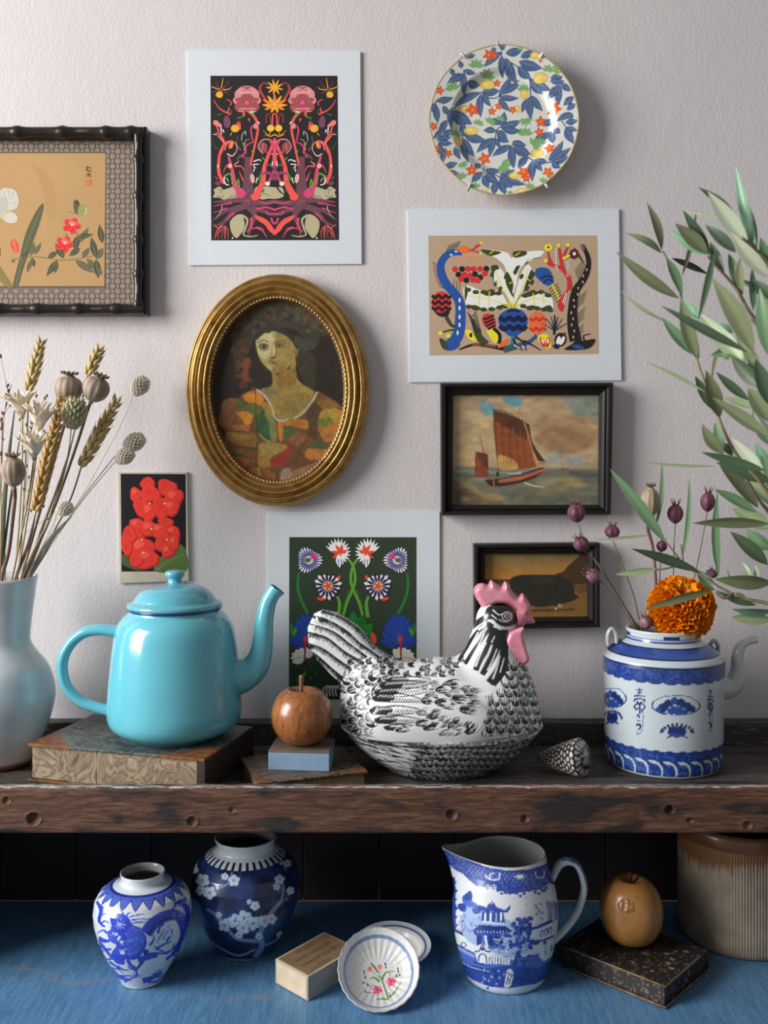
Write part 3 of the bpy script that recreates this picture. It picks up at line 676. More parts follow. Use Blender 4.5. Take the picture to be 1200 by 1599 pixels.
carn(D, 310, 355, 84, WH, IND, 26); D.ell(304, 355, 18, 14, G2); D.ell(340, 332, 16, 16, (220, 50, 120)); D.line([(300, 358), (340, 335)], 8, 8, (160, 40, 110))
for i in range(14):
    a = math.radians(-150+i*17); D.leaf(480, 318, 480+78*math.cos(a-0.1), 306+82*math.sin(a-0.1), 20, WH); D.leaf(480, 318, 480+70*math.cos(a+0.1), 308+74*math.sin(a+0.1), 9, IND)
for x1, y1 in ((505, 245), (545, 290), (430, 350), (418, 300), (470, 370), (455, 250)): D.leaf(500, 316, x1*0.8+100, y1*0.8+63, 20, VR)
D.leaf(485, 320, 490, 400, 40, WH); D.line([(480, 350), (486, 390)], 6, 3, IND); D.line([(498, 350), (500, 385)], 6, 3, IND)
carn(D, 421, 507, 88, (240, 228, 206), (44, 34, 84), 15, 1.2, 0.2)
for i in range(5): D.leaf(421, 507, 421+46*math.cos(i*1.256+0.6), 507+46*math.sin(i*1.256+0.6), 16, (180, 110, 60))
D.ell(421, 507, 15, 15, VR); D.ell(380, 582, 24, 10, VR, 10); D.ell(488, 456, 9, 14, VR)
for i in range(16):
    x, y = 215+random.random()*240, 1015+random.random()*110; D.leaf(x, y, x+random.uniform(-36, 36), y+random.uniform(-36, 20), 22, random.choice([(40, 100, 36), (64, 130, 40), (30, 70, 34)]))
for i in range(5): D.line([(400+i*18, 1150), (395+i*18, 1110), (420+i*18, 1090), (440+i*16, 1110)], 9, 5, (222, 220, 205))
V, Fc, C = D.mesh(plane_fn(WALL-0.00302), STEP); mk('printed_picture', V, Fc, MAT_PRINT, t, cols=C, smooth=False, label='striped white flowers on dark green')

# ---------------------------------------------------------------- geranium card
t = thing('flower_card', 'small cream edged card of red geraniums on black above the teapot', 'card', P(240, 824, WALL-0.003))
MAT_CARD = M_plain('aged_card', (0.60, 0.54, 0.44), (0.50, 0.44, 0.34), 0.6, 30)
V, Fc = slab([(184, 737), (292, 737), (295, 907), (187, 911)], WALL-0.0040, 0.0040, 0.0004); mk('card', V, Fc, MAT_CARD, t, smooth=False)
D = Draw(0, 500, 3.634, 1.05)
D.poly([(685, 871), (1055, 873), (1058, 1425), (690, 1427)], (24, 22, 26))
D.blob([(880, 1425), (900, 1350), (950, 1330), (1010, 1270), (1056, 1310), (1057, 1424)], (88, 112, 58)); D.blob([(690, 1330), (720, 1340), (770, 1400), (800, 1425), (720, 1400), (695, 1380)], (70, 90, 52)); D.line([(890, 1420), (950, 1370), (1040, 1330)], 4, 3, (130, 145, 95)); D.line([(900, 1425), (960, 1400), (1050, 1395)], 3, 3, (60, 80, 40))
R1, R2, R3 = (226, 58, 46), (190, 34, 30), (240, 88, 70)
for cx, cy, rx, ry, rot in [(835, 920, 40, 28, -10), (768, 985, 32, 38, 0), (850, 980, 55, 48, 20), (945, 945, 52, 44, 10), (985, 1005, 50, 52, 30), (800, 1060, 42, 52, -20), (845, 1085, 42, 52, 10), (920, 1060, 56, 58, 0), (970, 1060, 46, 44, -20), (940, 1145, 42, 26, 10), (770, 1160, 36, 40, 0),
                            (760, 1250, 68, 62, 0), (850, 1180, 62, 42, 10), (800, 1290, 70, 62, 0), (830, 1350, 64, 58, -10), (770, 1360, 40, 34, 30), (730, 1220, 40, 50, 10), (900, 1190, 44, 40, -20), (980, 1200, 42, 32, 25), (930, 1260, 50, 56, 10), (950, 1310, 34, 36, 0), (985, 1260, 30, 44, 10), (720, 1290, 30, 40, 0)]:
    def pb(ox_, oy_, sc_, c_):
        q_ = math.radians(rot); D.blob([(cx+ox_+sc_*(1+0.13*math.sin(3*a_+cx))*(rx*math.cos(a_)*math.cos(q_)-ry*math.sin(a_)*math.sin(q_)), cy+oy_+sc_*(1+0.13*math.sin(3*a_+cx))*(rx*math.cos(a_)*math.sin(q_)+ry*math.sin(a_)*math.cos(q_))) for a_ in [i_*PI/5 for i_ in range(10)]], c_, 3)
    pb(4, 5, 1.08, R2); pb(0, 0, 0.98, R1); pb(-rx*0.2, -ry*0.3, 0.42, R3 if (cx+cy) % 3 else (218, 52, 42))
    D.line([(cx-rx*0.5, cy+ry*0.5), (cx, cy), (cx+rx*0.5, cy-ry*0.2)], 3, 2, R2)
for cx, cy in ((850, 1040), (935, 1040), (805, 1245), (815, 1320), (948, 1245), (860, 1185)):
    for i in range(5): a = i*1.256+cx; D.line([(cx, cy), (cx+22*math.cos(a), cy+22*math.sin(a))], 3, 1, R2)
    D.ell(cx, cy, 6, 6, (250, 180, 150))
V, Fc, C = D.mesh(plane_fn(WALL-0.00402), STEP); mk('printed_picture', V, Fc, MAT_PRINT, t, cols=C, smooth=False, label='red geranium heads on black')

# ---------------------------------------------------------------- silk flower painting in bamboo style frame
t = thing('framed_silk_painting', 'silk painting of iris and red blossoms in black bamboo style frame', 'picture', P(15, 345, WALL))
dF = WALL-0.026
MAT_BAM = M_plain('black_lacquer', (0.010, 0.009, 0.009), (0.022, 0.018, 0.015), 0.30, 60, (1, 1, 1), coat=0.15, spec=0.35)
MAT_BAMW = M_plain('worn_lacquer', (0.11, 0.092, 0.065), (0.030, 0.026, 0.020), 0.40, 70, (1, 1, 1))
FL, FR, FT, FB = -200, 229, 198, 491
BO = [(FL, FT), (FR, FT), (FR, FB), (FL, FB)]; BI = [(FL+18, FT+19), (FR-18, FT+19), (FR-18, FB-16), (FL+18, FB-16)]
rails(t, BO, BI, dF+0.006, [(0, 0.020), (0, 0.0), (0.25, -0.001), (1, 0.004), (1, 0.012), (0.9, 0.020)], MAT_BAM)
k = dF/F
def bamboo(p0, p1, nodes, r, worn):
    a, b = P(*p0, dF+0.004), P(*p1, dF+0.004); n = 140; path = []; rad = []
    for i in range(n+1):
        f = i/n; path.append(a.lerp(b, f)); q = r
        for nf in nodes: q += r*0.28*math.exp(-((f-nf)/0.010)**2)-r*0.16*math.exp(-((f-nf)/0.004)**2)+r*0.16*math.exp(-((f-nf)/0.035)**2)
        rad.append(q)
    V, Fc = tube(path, rad, 14); o = mk('bamboo_rail', V, Fc, MAT_BAM, t)
    cuts = sorted(nodes)
    for i, (u, v) in enumerate(zip(cuts, cuts[1:])):
        if (i+worn) % 2: continue
        m = (v-u)*0.16; pth = [a.lerp(b, u+m+(v-u-2*m)*j/6) for j in range(7)]
        pth = [Vector((p.x, p.y-r*0.62, p.z)) for p in pth]
        V, Fc = tube(pth, [r*0.2, r*0.42, r*0.44, r*0.44, r*0.42, r*0.2], 8); mk('worn_streak', V, Fc, MAT_BAMW, o)
W_, H_ = FR-FL, FB-FT
bamboo((FL, FT+9), (FR-4, FT+9), [(x-FL)/W_ for x in (-180, -110, -40, 30, 101, 170, 209)], 8.2*k, 0)
bamboo((FL, FB-8), (FR-4, FB-8), [(x-FL)/W_ for x in (-190, -130, -64, 2, 61, 126, 186)], 7.6*k, 1)
bamboo((FR-13, FT+4), (FR-13, FB-3), [(y-FT)/H_ for y in (206, 247, 305, 375, 430, 478)], 6.6*k, 0)
bamboo((FL+9, FT+4), (FL+9, FB-3), [(y-FT)/H_ for y in (206, 247, 305, 375, 430, 478)], 6.6*k, 0)
dm = dF+0.0165
V, Fc = slab([(FL+10, FT+12), (FR-10, FT+12), (FR-10, FB-9), (FL+10, FB-9)], dm, 0.004); mk('brocade_mount', V, Fc, M_plain('brocade', (0.185, 0.172, 0.155), (0.135, 0.128, 0.120), 0.8, 300), t, smooth=False)
D = Draw(0, 0, 1.0, 1.1)
for iy in range(0, 30):
    for ix in range(-2, 52):
        x = 214-ix*8.0-(iy % 2)*0; y = 212+iy*9.2+(7.7 if ix % 2 else 0)*1.0
        x = 215.5-ix*7.95; y = 205+iy*15.6+(7.8 if ix % 2 else 0)
        if not (FL+17 < x < FR-17 and FT+18 < y < FB-15): continue
        if FL+62 < x < 167 and 237 < y < 449: continue
        D.base = 1; D.ell(x, y, 4.9, 4.9, (112, 104, 94), n=10); D.base = 2; D.ell(x, y, 3.6, 3.6, (158, 130, 108), n=10)
        D.poly([(x, y+6), (x+1.6, y+7.8), (x, y+9.6), (x-1.6, y+7.8)], (172, 168, 158))
        for sx in (-1, 1): D.line([(x+sx*3.9, y+3.5), (x+sx*2.0, y+7.8), (x+sx*3.9, y+12)], 0.8, 0.8, (70, 68, 66), n=2)
D.base = None
PL = FL+64
D.poly([(PL-2, 237), (166.5, 237), (165, 449), (PL-2, 449)], (86, 74, 60))
D.poly([(PL, 239), (165, 239), (163, 447), (PL, 447)], (180, 144, 98))
D.ox, D.oy, D.sc = 0, 180, 4.0
for q, c in [([(60, 300), (150, 250), (330, 260), (480, 300), (500, 420), (330, 500), (150, 480)], (182, 146, 100)), ([(200, 300), (330, 420), (350, 650), (300, 640), (270, 470)], (176, 140, 95)), ([(20, 700), (120, 720), (90, 800), (10, 790)], (182, 146, 100))]: D.blob(q, c)
LF = (98, 96, 72); LD = (78, 78, 60)
D.blob([(80, 1066), (120, 900), (160, 740), (220, 610), (265, 552), (272, 585), (240, 700), (185, 850), (140, 980), (115, 1068)], (92, 92, 66)); D.line([(100, 1060), (160, 830), (255, 580)], 5, 3, (122, 120, 90))
D.blob([(-60, 900), (-10, 930), (40, 1000), (78, 1066), (30, 1066), (-20, 1000)], (132, 118, 66)); D.blob([(-120, 1066), (-60, 800), (-20, 700), (-30, 820), (-80, 1066)], LF)
D.line([(80, 900), (230, 885), (400, 905), (570, 880), (640, 850)], 9, 7, (138, 120, 76))
for a in [(95, 915, 70, 905, 22), (140, 900, 180, 840, 30), (190, 880, 215, 790, 34), (215, 870, 258, 795, 30), (200, 890, 215, 950, 30), (195, 900, 170, 985, 28), (300, 890, 365, 850, 34), (400, 895, 345, 800, 40), (360, 905, 290, 1005, 40), (360, 915, 340, 990, 26), (500, 830, 430, 880, 36), (490, 800, 555, 700, 36), (480, 760, 585, 745, 30), (480, 755, 470, 850, 44), (470, 905, 590, 985, 44), (545, 895, 600, 970, 36), (515, 890, 560, 825, 34), (600, 890, 570, 760, 44), (610, 880, 645, 830, 34), (640, 800, 620, 680, 40), (600, 900, 615, 1020, 46), (610, 950, 640, 1000, 24), (645, 850, 600, 900, 30)]: D.leaf(a[0], a[1], a[2], a[3], a[4], LF if a[0] % 20 else LD, vein=(126, 124, 96))
D.line([(415, 740), (410, 800), (400, 880)], 5, 5, (120, 84, 60)); D.line([(470, 720), (500, 770)], 5, 5, (110, 90, 60))
for cx, cy, r in ((448, 690, 62), (402, 805, 62)):
    for i in range(5): a = i*1.2566-1.2; D.leaf(cx, cy, cx+r*math.cos(a), cy+r*math.sin(a)*0.9, 46, (222, 62, 58)); D.leaf(cx, cy, cx+r*0.95*math.cos(a+0.25), cy+r*0.86*math.sin(a+0.25), 30, (206, 48, 50))
    for i in range(7): a = -2.3+i*0.35; D.line([(cx, cy), (cx+34*math.cos(a), cy+36*math.sin(a))], 3, 2, (238, 190, 170))
D.blob([(65, 800), (82, 772), (110, 800), (116, 850), (95, 858), (75, 835)], (216, 84, 72)); D.line([(85, 785), (100, 850)], 10, 4, (236, 130, 110))
for pts, c in [([(0, 500), (10, 462), (45, 455), (95, 470), (118, 530), (105, 580), (60, 595), (15, 580)], (196, 190, 176)), ([(-60, 560), (-20, 510), (40, 520), (50, 580), (10, 640), (-40, 630)], (178, 176, 168)), ([(10, 620), (60, 600), (108, 630), (100, 670), (50, 672), (20, 650)], (196, 192, 182)), ([(-90, 480), (-50, 450), (0, 470), (0, 540), (-60, 560)], (186, 182, 170)), ([(-80, 600), (-20, 600), (0, 660), (-50, 690)], (190, 186, 176))]: D.blob(pts, c)
for p in ([(20, 480), (45, 530)], [(50, 465), (60, 520)], [(85, 480), (70, 530)], [(112, 540), (75, 550)]): D.line(p, 3, 2, (150, 148, 142))
D.line([(5, 650), (30, 615), (60, 600)], 12, 5, (190, 180, 70)); D.line([(0, 830), (0, 880)], 4, 4, LD)
D.blob([(460, 540), (480, 528), (500, 560), (495, 620), (465, 600)], (92, 92, 70)); D.blob([(485, 600), (500, 560), (530, 560), (542, 595), (525, 622), (495, 622)], (148, 148, 92)); D.line([(540, 575), (540, 605), (525, 620)], 7, 5, (214, 206, 140)); D.line([(415, 605), (470, 610)], 2, 2, LD); D.ell(480, 545, 10, 10, (70, 70, 56))
INK = (40, 34, 28)
for p in ([(535, 330), (552, 326)], [(545, 318), (545, 352)], [(545, 335), (536, 345)], [(555, 330), (562, 322)], [(562, 325), (570, 335)], [(558, 340), (552, 352), (568, 352)], [(566, 342), (570, 352)], [(540, 366), (568, 364)], [(556, 366), (540, 384)], [(552, 374), (566, 373), (565, 383), (552, 383)]): D.line(p, 4, 3, INK, n=2)
D.poly([(534, 404), (570, 402), (570, 438), (534, 438)], (196, 104, 78))
for p in ([(540, 412), (564, 410)], [(542, 424), (550, 416), (562, 424)], [(540, 432), (564, 430)], [(552, 410), (552, 432)]): D.line(p, 3, 3, (204, 148, 100), n=2)
V, Fc, C = D.mesh(plane_fn(dm-0.00002), STEP); mk('silk_picture', V, Fc, M_attr('painted_silk', 0.7, bmp=0.08, bscale=900, spec=0.2), t, cols=C, smooth=False, label='flowers and butterfly on gold silk with brocade border')

# ---------------------------------------------------------------- oval portrait
t = thing('oval_portrait', 'oil portrait of a long necked woman in ridged gold oval frame', 'picture', P(432.5, 608, WALL))
dO = WALL-0.030; k = dO/F; c0 = P(432.5, 608.5, dO)
prof = [(144, 0.030), (144.5, 0.012), (142, 0.008), (139, 0.0095), (137, 0.006), (133, 0.0015), (129, 0.0045), (127.5, 0.0065), (126, 0.002), (122.5, -0.002), (119, 0.002), (117.5, 0.004), (116.5, 0.001), (113.5, -0.001), (111, 0.003), (110, 0.006), (109, 0.0045), (106.5, 0.0055), (104.5, 0.011), (103, 0.014), (102.5, 0.018), (140, 0.0299)]
sp_ = prof[:1]
for a, b in zip(prof, prof[1:-1]):
    for i in (1, 2): sp_.append((a[0]+(b[0]-a[0])*i/2, a[1]+(b[1]-a[1])*i/2))
pp = sp_+prof[-1:]
N = 160; V = []; Fc = []
for i in range(N):
    a = 2*PI*i/N
    for r, off in pp: V.append((c0.x+r*k*math.cos(a), c0.y+off, c0.z+(r+38.5)*k*math.sin(a)))
m = len(pp)
for i in range(N):
    for j in range(m): Fc.append((i*m+j, i*m+(j+1) % m, ((i+1) % N)*m+(j+1) % m, ((i+1) % N)*m+j))
def mat_gold():
    m, nt, b = _new('old_gold')
    n = noise(nt, 60, 5, None, 0.4, rough=0.65)
    nt.links.new(ramp(nt, n, [(0.25, (0.22, 0.11, 0.030)), (0.45, (0.46, 0.275, 0.085)), (0.7, (0.62, 0.40, 0.15))]), b.inputs['Base Color'])
    b.inputs['Metallic'].default_value = 0.85; b.inputs['Roughness'].default_value = 0.30
    return m
MAT_GOLD = mat_gold()
fr = mk('oval_frame', V, Fc, MAT_GOLD, t, recalc=True)
bv = []; NB = 128
for i in range(NB):
    a = 2*PI*i/NB; bv.append(lathe([(0, -0.0013), (0.0014, -0.0007), (0.0014, 0.0007), (0, 0.0015)], 6, (c0.x+106.3*k*math.cos(a), c0.y+0.0048, c0.z+(106.3+38.5)*k*math.sin(a))))
V, Fc = join(bv); mk('bead_trim', V, Fc, M_plain('pale_gold', (0.80, 0.68, 0.45), (0.65, 0.50, 0.28), 0.35, 200, metal=0.2), fr, kind='stuff')
D = Draw(270, 410, 3.636, 0.88)
D.poly([(100, 100), (1100, 100), (1100, 1400), (100, 1400)], (44, 36, 28))
D.blob([(340, 400), (420, 300), (480, 230), (600, 190), (760, 220), (860, 330), (850, 420), (760, 430), (690, 380), (560, 370), (480, 400), (440, 480), (400, 560), (350, 560)], (66, 58, 44))
rr = random.Random(3)
for i in range(90):
    a = rr.random()*PI; x = 640+rr.uniform(120, 260)*math.cos(a)*1.0; y = 400-rr.uniform(60, 190)*math.sin(a)
    D.ell(x, y, rr.uniform(12, 30), rr.uniform(8, 18), rr.choice([(82, 66, 44), (72, 74, 54), (60, 64, 60), (96, 62, 42), (54, 50, 40), (78, 80, 50), (70, 52, 44)]), rr.uniform(0, 180))
for i in range(60):
    y = rr.uniform(300, 720); x = 425-(60 if y < 500 else 30)*math.sin((y-300)/130)+rr.uniform(-42, 42)
    D.ell(x, y, rr.uniform(8, 22), rr.uniform(8, 20), rr.choice([(90, 54, 38), (112, 56, 34), (74, 52, 40), (84, 70, 44), (64, 44, 36)]), rr.uniform(0, 180))
for y in (560, 590, 625, 660): D.ell(415+rr.uniform(-8, 8), y, 20, 18, (128, 64, 40))
D.blob([(690, 420), (760, 430), (830, 440), (800, 490), (720, 500)], (64, 68, 58)); D.blob([(740, 500), (800, 530), (812, 620), (800, 720), (760, 700), (720, 620), (700, 540)], (60, 54, 36))
SK = (176, 158, 96); SKD = (136, 112, 60); SKL = (198, 184, 130)
D.blob([(560, 600), (590, 640), (650, 620), (695, 540), (700, 640), (735, 690), (800, 730), (830, 780), (760, 860), (690, 890), (620, 900), (585, 870), (540, 790), (500, 730), (560, 700), (565, 650)], (158, 132, 66))
D.blob([(600, 640), (690, 600), (700, 680), (650, 700), (600, 720)], (142, 112, 50)); D.blob([(620, 800), (720, 740), (790, 760), (740, 840), (660, 880), (610, 860)], (146, 124, 62)); D.blob([(500, 720), (570, 705), (620, 720), (570, 760), (530, 760)], (128, 118, 76))
D.blob([(470, 450), (490, 410), (540, 388), (600, 395), (660, 430), (695, 480), (692, 540), (650, 600), (595, 630), (560, 618), (510, 570), (482, 520)], SK)
D.blob([(585, 400), (660, 430), (692, 490), (690, 540), (650, 598), (600, 628), (590, 560), (600, 500)], (156, 134, 70)); D.blob([(480, 440), (530, 395), (570, 395), (560, 470), (550, 540), (500, 540), (482, 500)], SKL); D.blob([(570, 590), (600, 580), (650, 600), (600, 630), (565, 618)], (150, 116, 50))
D.ell(516, 476, 30, 20, (122, 104, 66)); D.ell(517, 478, 19, 10, (150, 136, 96)); D.ell(518, 478, 10, 9, (44, 34, 28)); D.ell(606, 470, 28, 16, (120, 98, 54)); D.ell(606, 471, 17, 8, (140, 122, 80)); D.ell(606, 470, 8, 7, (46, 34, 26)); D.line([(490, 470), (515, 462), (540, 474)], 5, 4, (70, 54, 38)); D.line([(584, 466), (606, 458), (630, 468)], 5, 4, (74, 56, 38)); D.line([(482, 455), (515, 440), (545, 452)], 7, 5, (70, 54, 36)); D.line([(578, 455), (612, 442), (645, 462)], 7, 5, (80, 60, 36)); D.line([(488, 495), (520, 502), (545, 488)], 4, 3, (120, 100, 62))
D.line([(566, 410), (575, 480), (572, 535)], 8, 12, (190, 178, 126)); D.line([(580, 440), (590, 510), (580, 540)], 6, 8, (110, 88, 46)); D.ell(570, 542, 20, 7, (106, 82, 44)); D.line([(540, 568), (562, 558), (580, 564), (602, 556)], 7, 6, (96, 66, 44)); D.ell(572, 574, 22, 6, (130, 92, 58))
D.line([(470, 460), (485, 530), (520, 590), (560, 622)], 4, 4, (70, 60, 40)); D.blob([(690, 500), (715, 490), (706, 530), (695, 530)], (138, 112, 56))
D.blob([(475, 440), (490, 395), (560, 360), (640, 390), (690, 440), (700, 490), (660, 430), (600, 398), (540, 390)], (50, 52, 48)); D.ell(545, 385, 26, 16, (66, 56, 38), -20)
# dress
D.blob([(265, 860), (290, 780), (370, 770), (400, 745), (480, 715), (520, 760), (560, 850), (600, 900), (690, 890), (760, 840), (810, 735), (880, 760), (960, 820), (975, 900), (940, 1000), (880, 1100), (800, 1150), (700, 1260), (540, 1270), (430, 1210), (330, 1130), (290, 1050), (300, 960), (265, 920)], (112, 78, 42))
dress = [([(270, 860), (295, 785), (360, 775), (450, 850), (445, 910), (400, 960), (330, 940), (270, 925)], (136, 88, 52)), ([(400, 760), (480, 725), (515, 770), (500, 810), (440, 800)], (206, 130, 40)), ([(360, 850), (445, 850), (450, 900), (420, 925), (385, 880)], (204, 138, 42)), ([(340, 920), (440, 930), (410, 965), (350, 945)], (176, 110, 56)),
         ([(310, 960), (400, 950), (470, 980), (470, 1040), (400, 1045), (320, 1010)], (142, 104, 52)), ([(330, 970), (440, 990), (380, 1010)], (170, 128, 50)), ([(300, 1060), (380, 1050), (470, 1080), (460, 1140), (380, 1160), (320, 1110)], (134, 88, 48)), ([(300, 1080), (340, 1075), (440, 1110), (360, 1100)], (70, 92, 48)), ([(330, 1110), (440, 1120), (400, 1160)], (166, 92, 50)),
         ([(430, 1180), (500, 1160), (580, 1200), (560, 1260), (480, 1240)], (150, 96, 46)), ([(430, 1200), (470, 1200), (460, 1230)], (78, 110, 50)), ([(480, 1040), (560, 1020), (660, 1050), (650, 1140), (560, 1160), (485, 1150)], (170, 130, 58)), ([(560, 1110), (640, 1060), (670, 1030), (665, 1110), (640, 1150), (560, 1160)], (158, 62, 40)), ([(500, 1040), (600, 1040), (590, 1090), (510, 1100)], (170, 146, 76)),
         ([(470, 900), (520, 840), (545, 900), (560, 1000), (540, 1015), (490, 970)], (62, 96, 56)), ([(520, 850), (560, 860), (590, 940), (590, 1010), (560, 1005), (545, 920)], (126, 136, 76)), ([(410, 820), (450, 795), (500, 820), (480, 870), (430, 850)], (92, 112, 46)), ([(360, 810), (380, 778), (405, 810), (385, 840)], (84, 104, 48)),
         ([(500, 800), (540, 800), (570, 870), (530, 850)], (176, 140, 60)), ([(600, 920), (700, 890), (770, 900), (760, 945), (680, 930)], (178, 116, 44)), ([(600, 930), (680, 940), (720, 980), (640, 1010), (610, 980)], (84, 98, 56)), ([(595, 915), (625, 920), (620, 1010), (600, 1000)], (204, 122, 40)), ([(650, 1000), (720, 970), (770, 1000), (700, 1040)], (140, 92, 60)),
         ([(770, 830), (830, 790), (850, 900), (820, 1000), (780, 980)], (88, 66, 42)), ([(840, 850), (900, 820), (960, 850), (950, 900), (840, 905)], (176, 142, 56)), ([(830, 920), (940, 910), (940, 970), (880, 1020), (840, 980)], (172, 116, 52)), ([(880, 920), (950, 900), (930, 960)], (196, 124, 48)), ([(830, 890), (900, 880), (910, 920), (840, 930)], (120, 124, 50)),
         ([(750, 1080), (800, 1040), (880, 1060), (870, 1110), (800, 1120), (760, 1110)], (186, 118, 54)), ([(760, 1050), (840, 1020), (880, 1040), (870, 1060)], (70, 92, 60)), ([(670, 1190), (800, 1140), (860, 1120), (760, 1220), (670, 1240)], (150, 112, 82)), ([(620, 1180), (670, 1170), (660, 1250), (610, 1260)], (164, 136, 116)), ([(820, 790), (900, 780), (940, 820), (860, 830)], (140, 98, 46))]
for pts, c in dress: D.blob(pts, c)
for p in ([(475, 720), (520, 755), (560, 820), (580, 880), (615, 900), (655, 890)], [(820, 735), (790, 790), (740, 850), (690, 888)]): D.line(p, 10, 12, (190, 182, 158))
for p in ([(470, 720), (475, 900), (500, 980)], [(300, 955), (380, 960), (440, 965)], [(300, 1050), (390, 1048), (480, 1060)], [(480, 1030), (475, 1160)], [(590, 920), (600, 1010)], [(760, 850), (780, 960), (740, 1040), (690, 1150)]): D.line(p, 6, 5, (70, 52, 34))
D.line([(490, 970), (530, 1010), (580, 1015)], 5, 4, (190, 190, 140)); D.line([(485, 1165), (495, 1220)], 14, 14, (186, 140, 66))
img = D.raster(322, 456, 543, 762, 1.45, base=L((44, 36, 28)))
img = blur(img, 3)
h, w = img.shape[:2]; X, Y = np.meshgrid(np.arange(w), np.arange(h))
img[:, :, :3] *= (0.72+0.56*fbm(X/9, Y/9, 1.0))[:, :, None]*(0.85+0.3*vn(X/2.2, Y/2.2))[:, :, None]
raster_sheet('canvas', t, img, 322, 456, 1.45, dO+0.0165, MAT_OIL, mask=lambda X, Y: ((X-432.5)/106)**2+((Y-608.5)/144.5)**2 < 1.0, label='dark oil portrait of a woman in a patchwork dress')

# ---------------------------------------------------------------- sailing boat picture
MAT_EB = M_plain('ebonised_wood', (0.009, 0.008, 0.008), (0.018, 0.015, 0.014), 0.42, 50, (1, 1, 6), spec=0.28)
EBP = [(0, 0.0245), (0, 0.003), (0.06, 0.0), (0.30, 0.0), (0.36, 0.003), (0.50, 0.006), (0.62, 0.0045), (0.80, 0.008), (0.92, 0.009), (1.0, 0.011), (1.0, 0.0165), (0.85, 0.0245)]
t = thing('framed_boat_painting', 'brown sailed boat on rough sea in plain black frame', 'picture', P(823, 702, WALL)); dS = WALL-0.0245
rails(t, [(689, 598), (959, 597), (955, 804), (690, 805)], [(709, 616), (939, 616), (938, 789), (707, 789)], dS, EBP, MAT_EB)
D = Draw(670, 580, 3.871, 1.4)
D.poly([(140, 130), (1050, 130), (1050, 600), (140, 600)], (160, 138, 104))
for pts, c in [([(140, 130), (1050, 130), (1050, 200), (800, 180), (600, 170), (400, 160), (140, 190)], (150, 132, 102)), ([(300, 190), (340, 180), (400, 210), (410, 260), (360, 270), (310, 230)], (98, 134, 136)), ([(450, 158), (555, 155), (560, 200), (510, 215), (465, 195)], (86, 130, 138)), ([(820, 160), (1045, 150), (1045, 300), (960, 270), (900, 280), (850, 220)], (120, 128, 112)), ([(1010, 380), (1045, 360), (1045, 480), (1020, 470)], (130, 140, 134)),
               ([(620, 330), (700, 260), (820, 270), (940, 270), (1030, 320), (1020, 430), (900, 460), (760, 470), (660, 420)], (150, 122, 90)), ([(640, 400), (760, 330), (900, 360), (1000, 420), (900, 490), (740, 490)], (138, 108, 78)), ([(700, 530), (760, 490), (860, 510), (960, 530), (920, 570), (780, 570)], (138, 138, 128)), ([(150, 200), (300, 250), (370, 300), (390, 420), (280, 460), (180, 440)], (168, 146, 108)), ([(180, 470), (260, 490), (280, 560), (200, 560)], (176, 152, 108)), ([(940, 290), (1030, 340), (1000, 350)], (176, 146, 108))]: D.blob(pts, c)
D.poly([(140, 582), (1050, 590), (1050, 820), (140, 820)], (96, 96, 80)); D.line([(140, 584), (400, 588), (800, 598), (1040, 596)], 10, 12, (84, 88, 80)); D.line([(150, 600), (280, 602), (420, 610)], 14, 12, (138, 142, 128))
for pts, c in [([(140, 660), (220, 670), (300, 730), (420, 770), (440, 800), (140, 805)], (98, 82, 60)), ([(150, 645), (240, 670), (330, 730), (450, 750), (430, 785), (330, 770), (240, 710)], (128, 112, 78)), ([(580, 670), (640, 690), (720, 680), (800, 640), (880, 650), (960, 680), (900, 720), (760, 720), (660, 720)], (116, 108, 78)), ([(760, 660), (840, 640), (940, 670), (860, 690)], (134, 120, 80)), ([(480, 740), (620, 730), (780, 760), (960, 740), (1030, 780), (700, 800), (500, 790)], (84, 86, 70)), ([(850, 610), (1030, 615), (1030, 640), (900, 640)], (70, 74, 70)), ([(160, 720), (240, 740), (280, 790), (170, 800)], (76, 64, 50)), ([(640, 660), (720, 640), (800, 650), (700, 690)], (134, 128, 106))]: D.blob(pts, c)
for i in range(46):
    x, y = rr.uniform(150, 1000), rr.uniform(640, 790); D.line([(x, y), (x+rr.uniform(20, 50), y-rr.uniform(-8, 14)), (x+rr.uniform(60, 110), y+rr.uniform(-6, 8))], rr.uniform(3, 8), 2, rr.choice([(148, 140, 112), (78, 78, 64), (116, 108, 80), (66, 64, 54), (128, 124, 100)]))
ground = blur(D.raster(704, 612, 943, 793, 1.35, base=L((96, 96, 80), 1.2)), 22)
D.items = []; D.layers = []
D.poly([(388, 235), (470, 255), (560, 295), (610, 330), (625, 420), (650, 580), (520, 592), (418, 588), (405, 480), (392, 340)], (124, 66, 36))
D.poly([(388, 235), (470, 255), (560, 295), (610, 330), (615, 420), (560, 400), (480, 350), (400, 300)], (80, 46, 32)); D.blob([(420, 510), (470, 515), (530, 550), (530, 592), (425, 588)], (172, 132, 72)); D.poly([(606, 390), (650, 470), (705, 545), (660, 545), (630, 470)], (70, 42, 32)); D.poly([(635, 500), (665, 545), (655, 560), (640, 550)], (168, 132, 70))
for i in range(9): D.line([(420+i*22, 310+i*8), (432+i*22, 560)], 5, 3, (106, 52, 30) if i % 2 else (140, 82, 44))
D.line([(384, 230), (480, 252), (612, 328)], 6, 5, (50, 36, 28)); D.line([(545, 222), (600, 380), (655, 590)], 9, 10, (146, 112, 70)); D.line([(541, 250), (543, 280)], 4, 4, (50, 36, 28)); D.line([(390, 240), (420, 600)], 3, 3, (60, 44, 34))
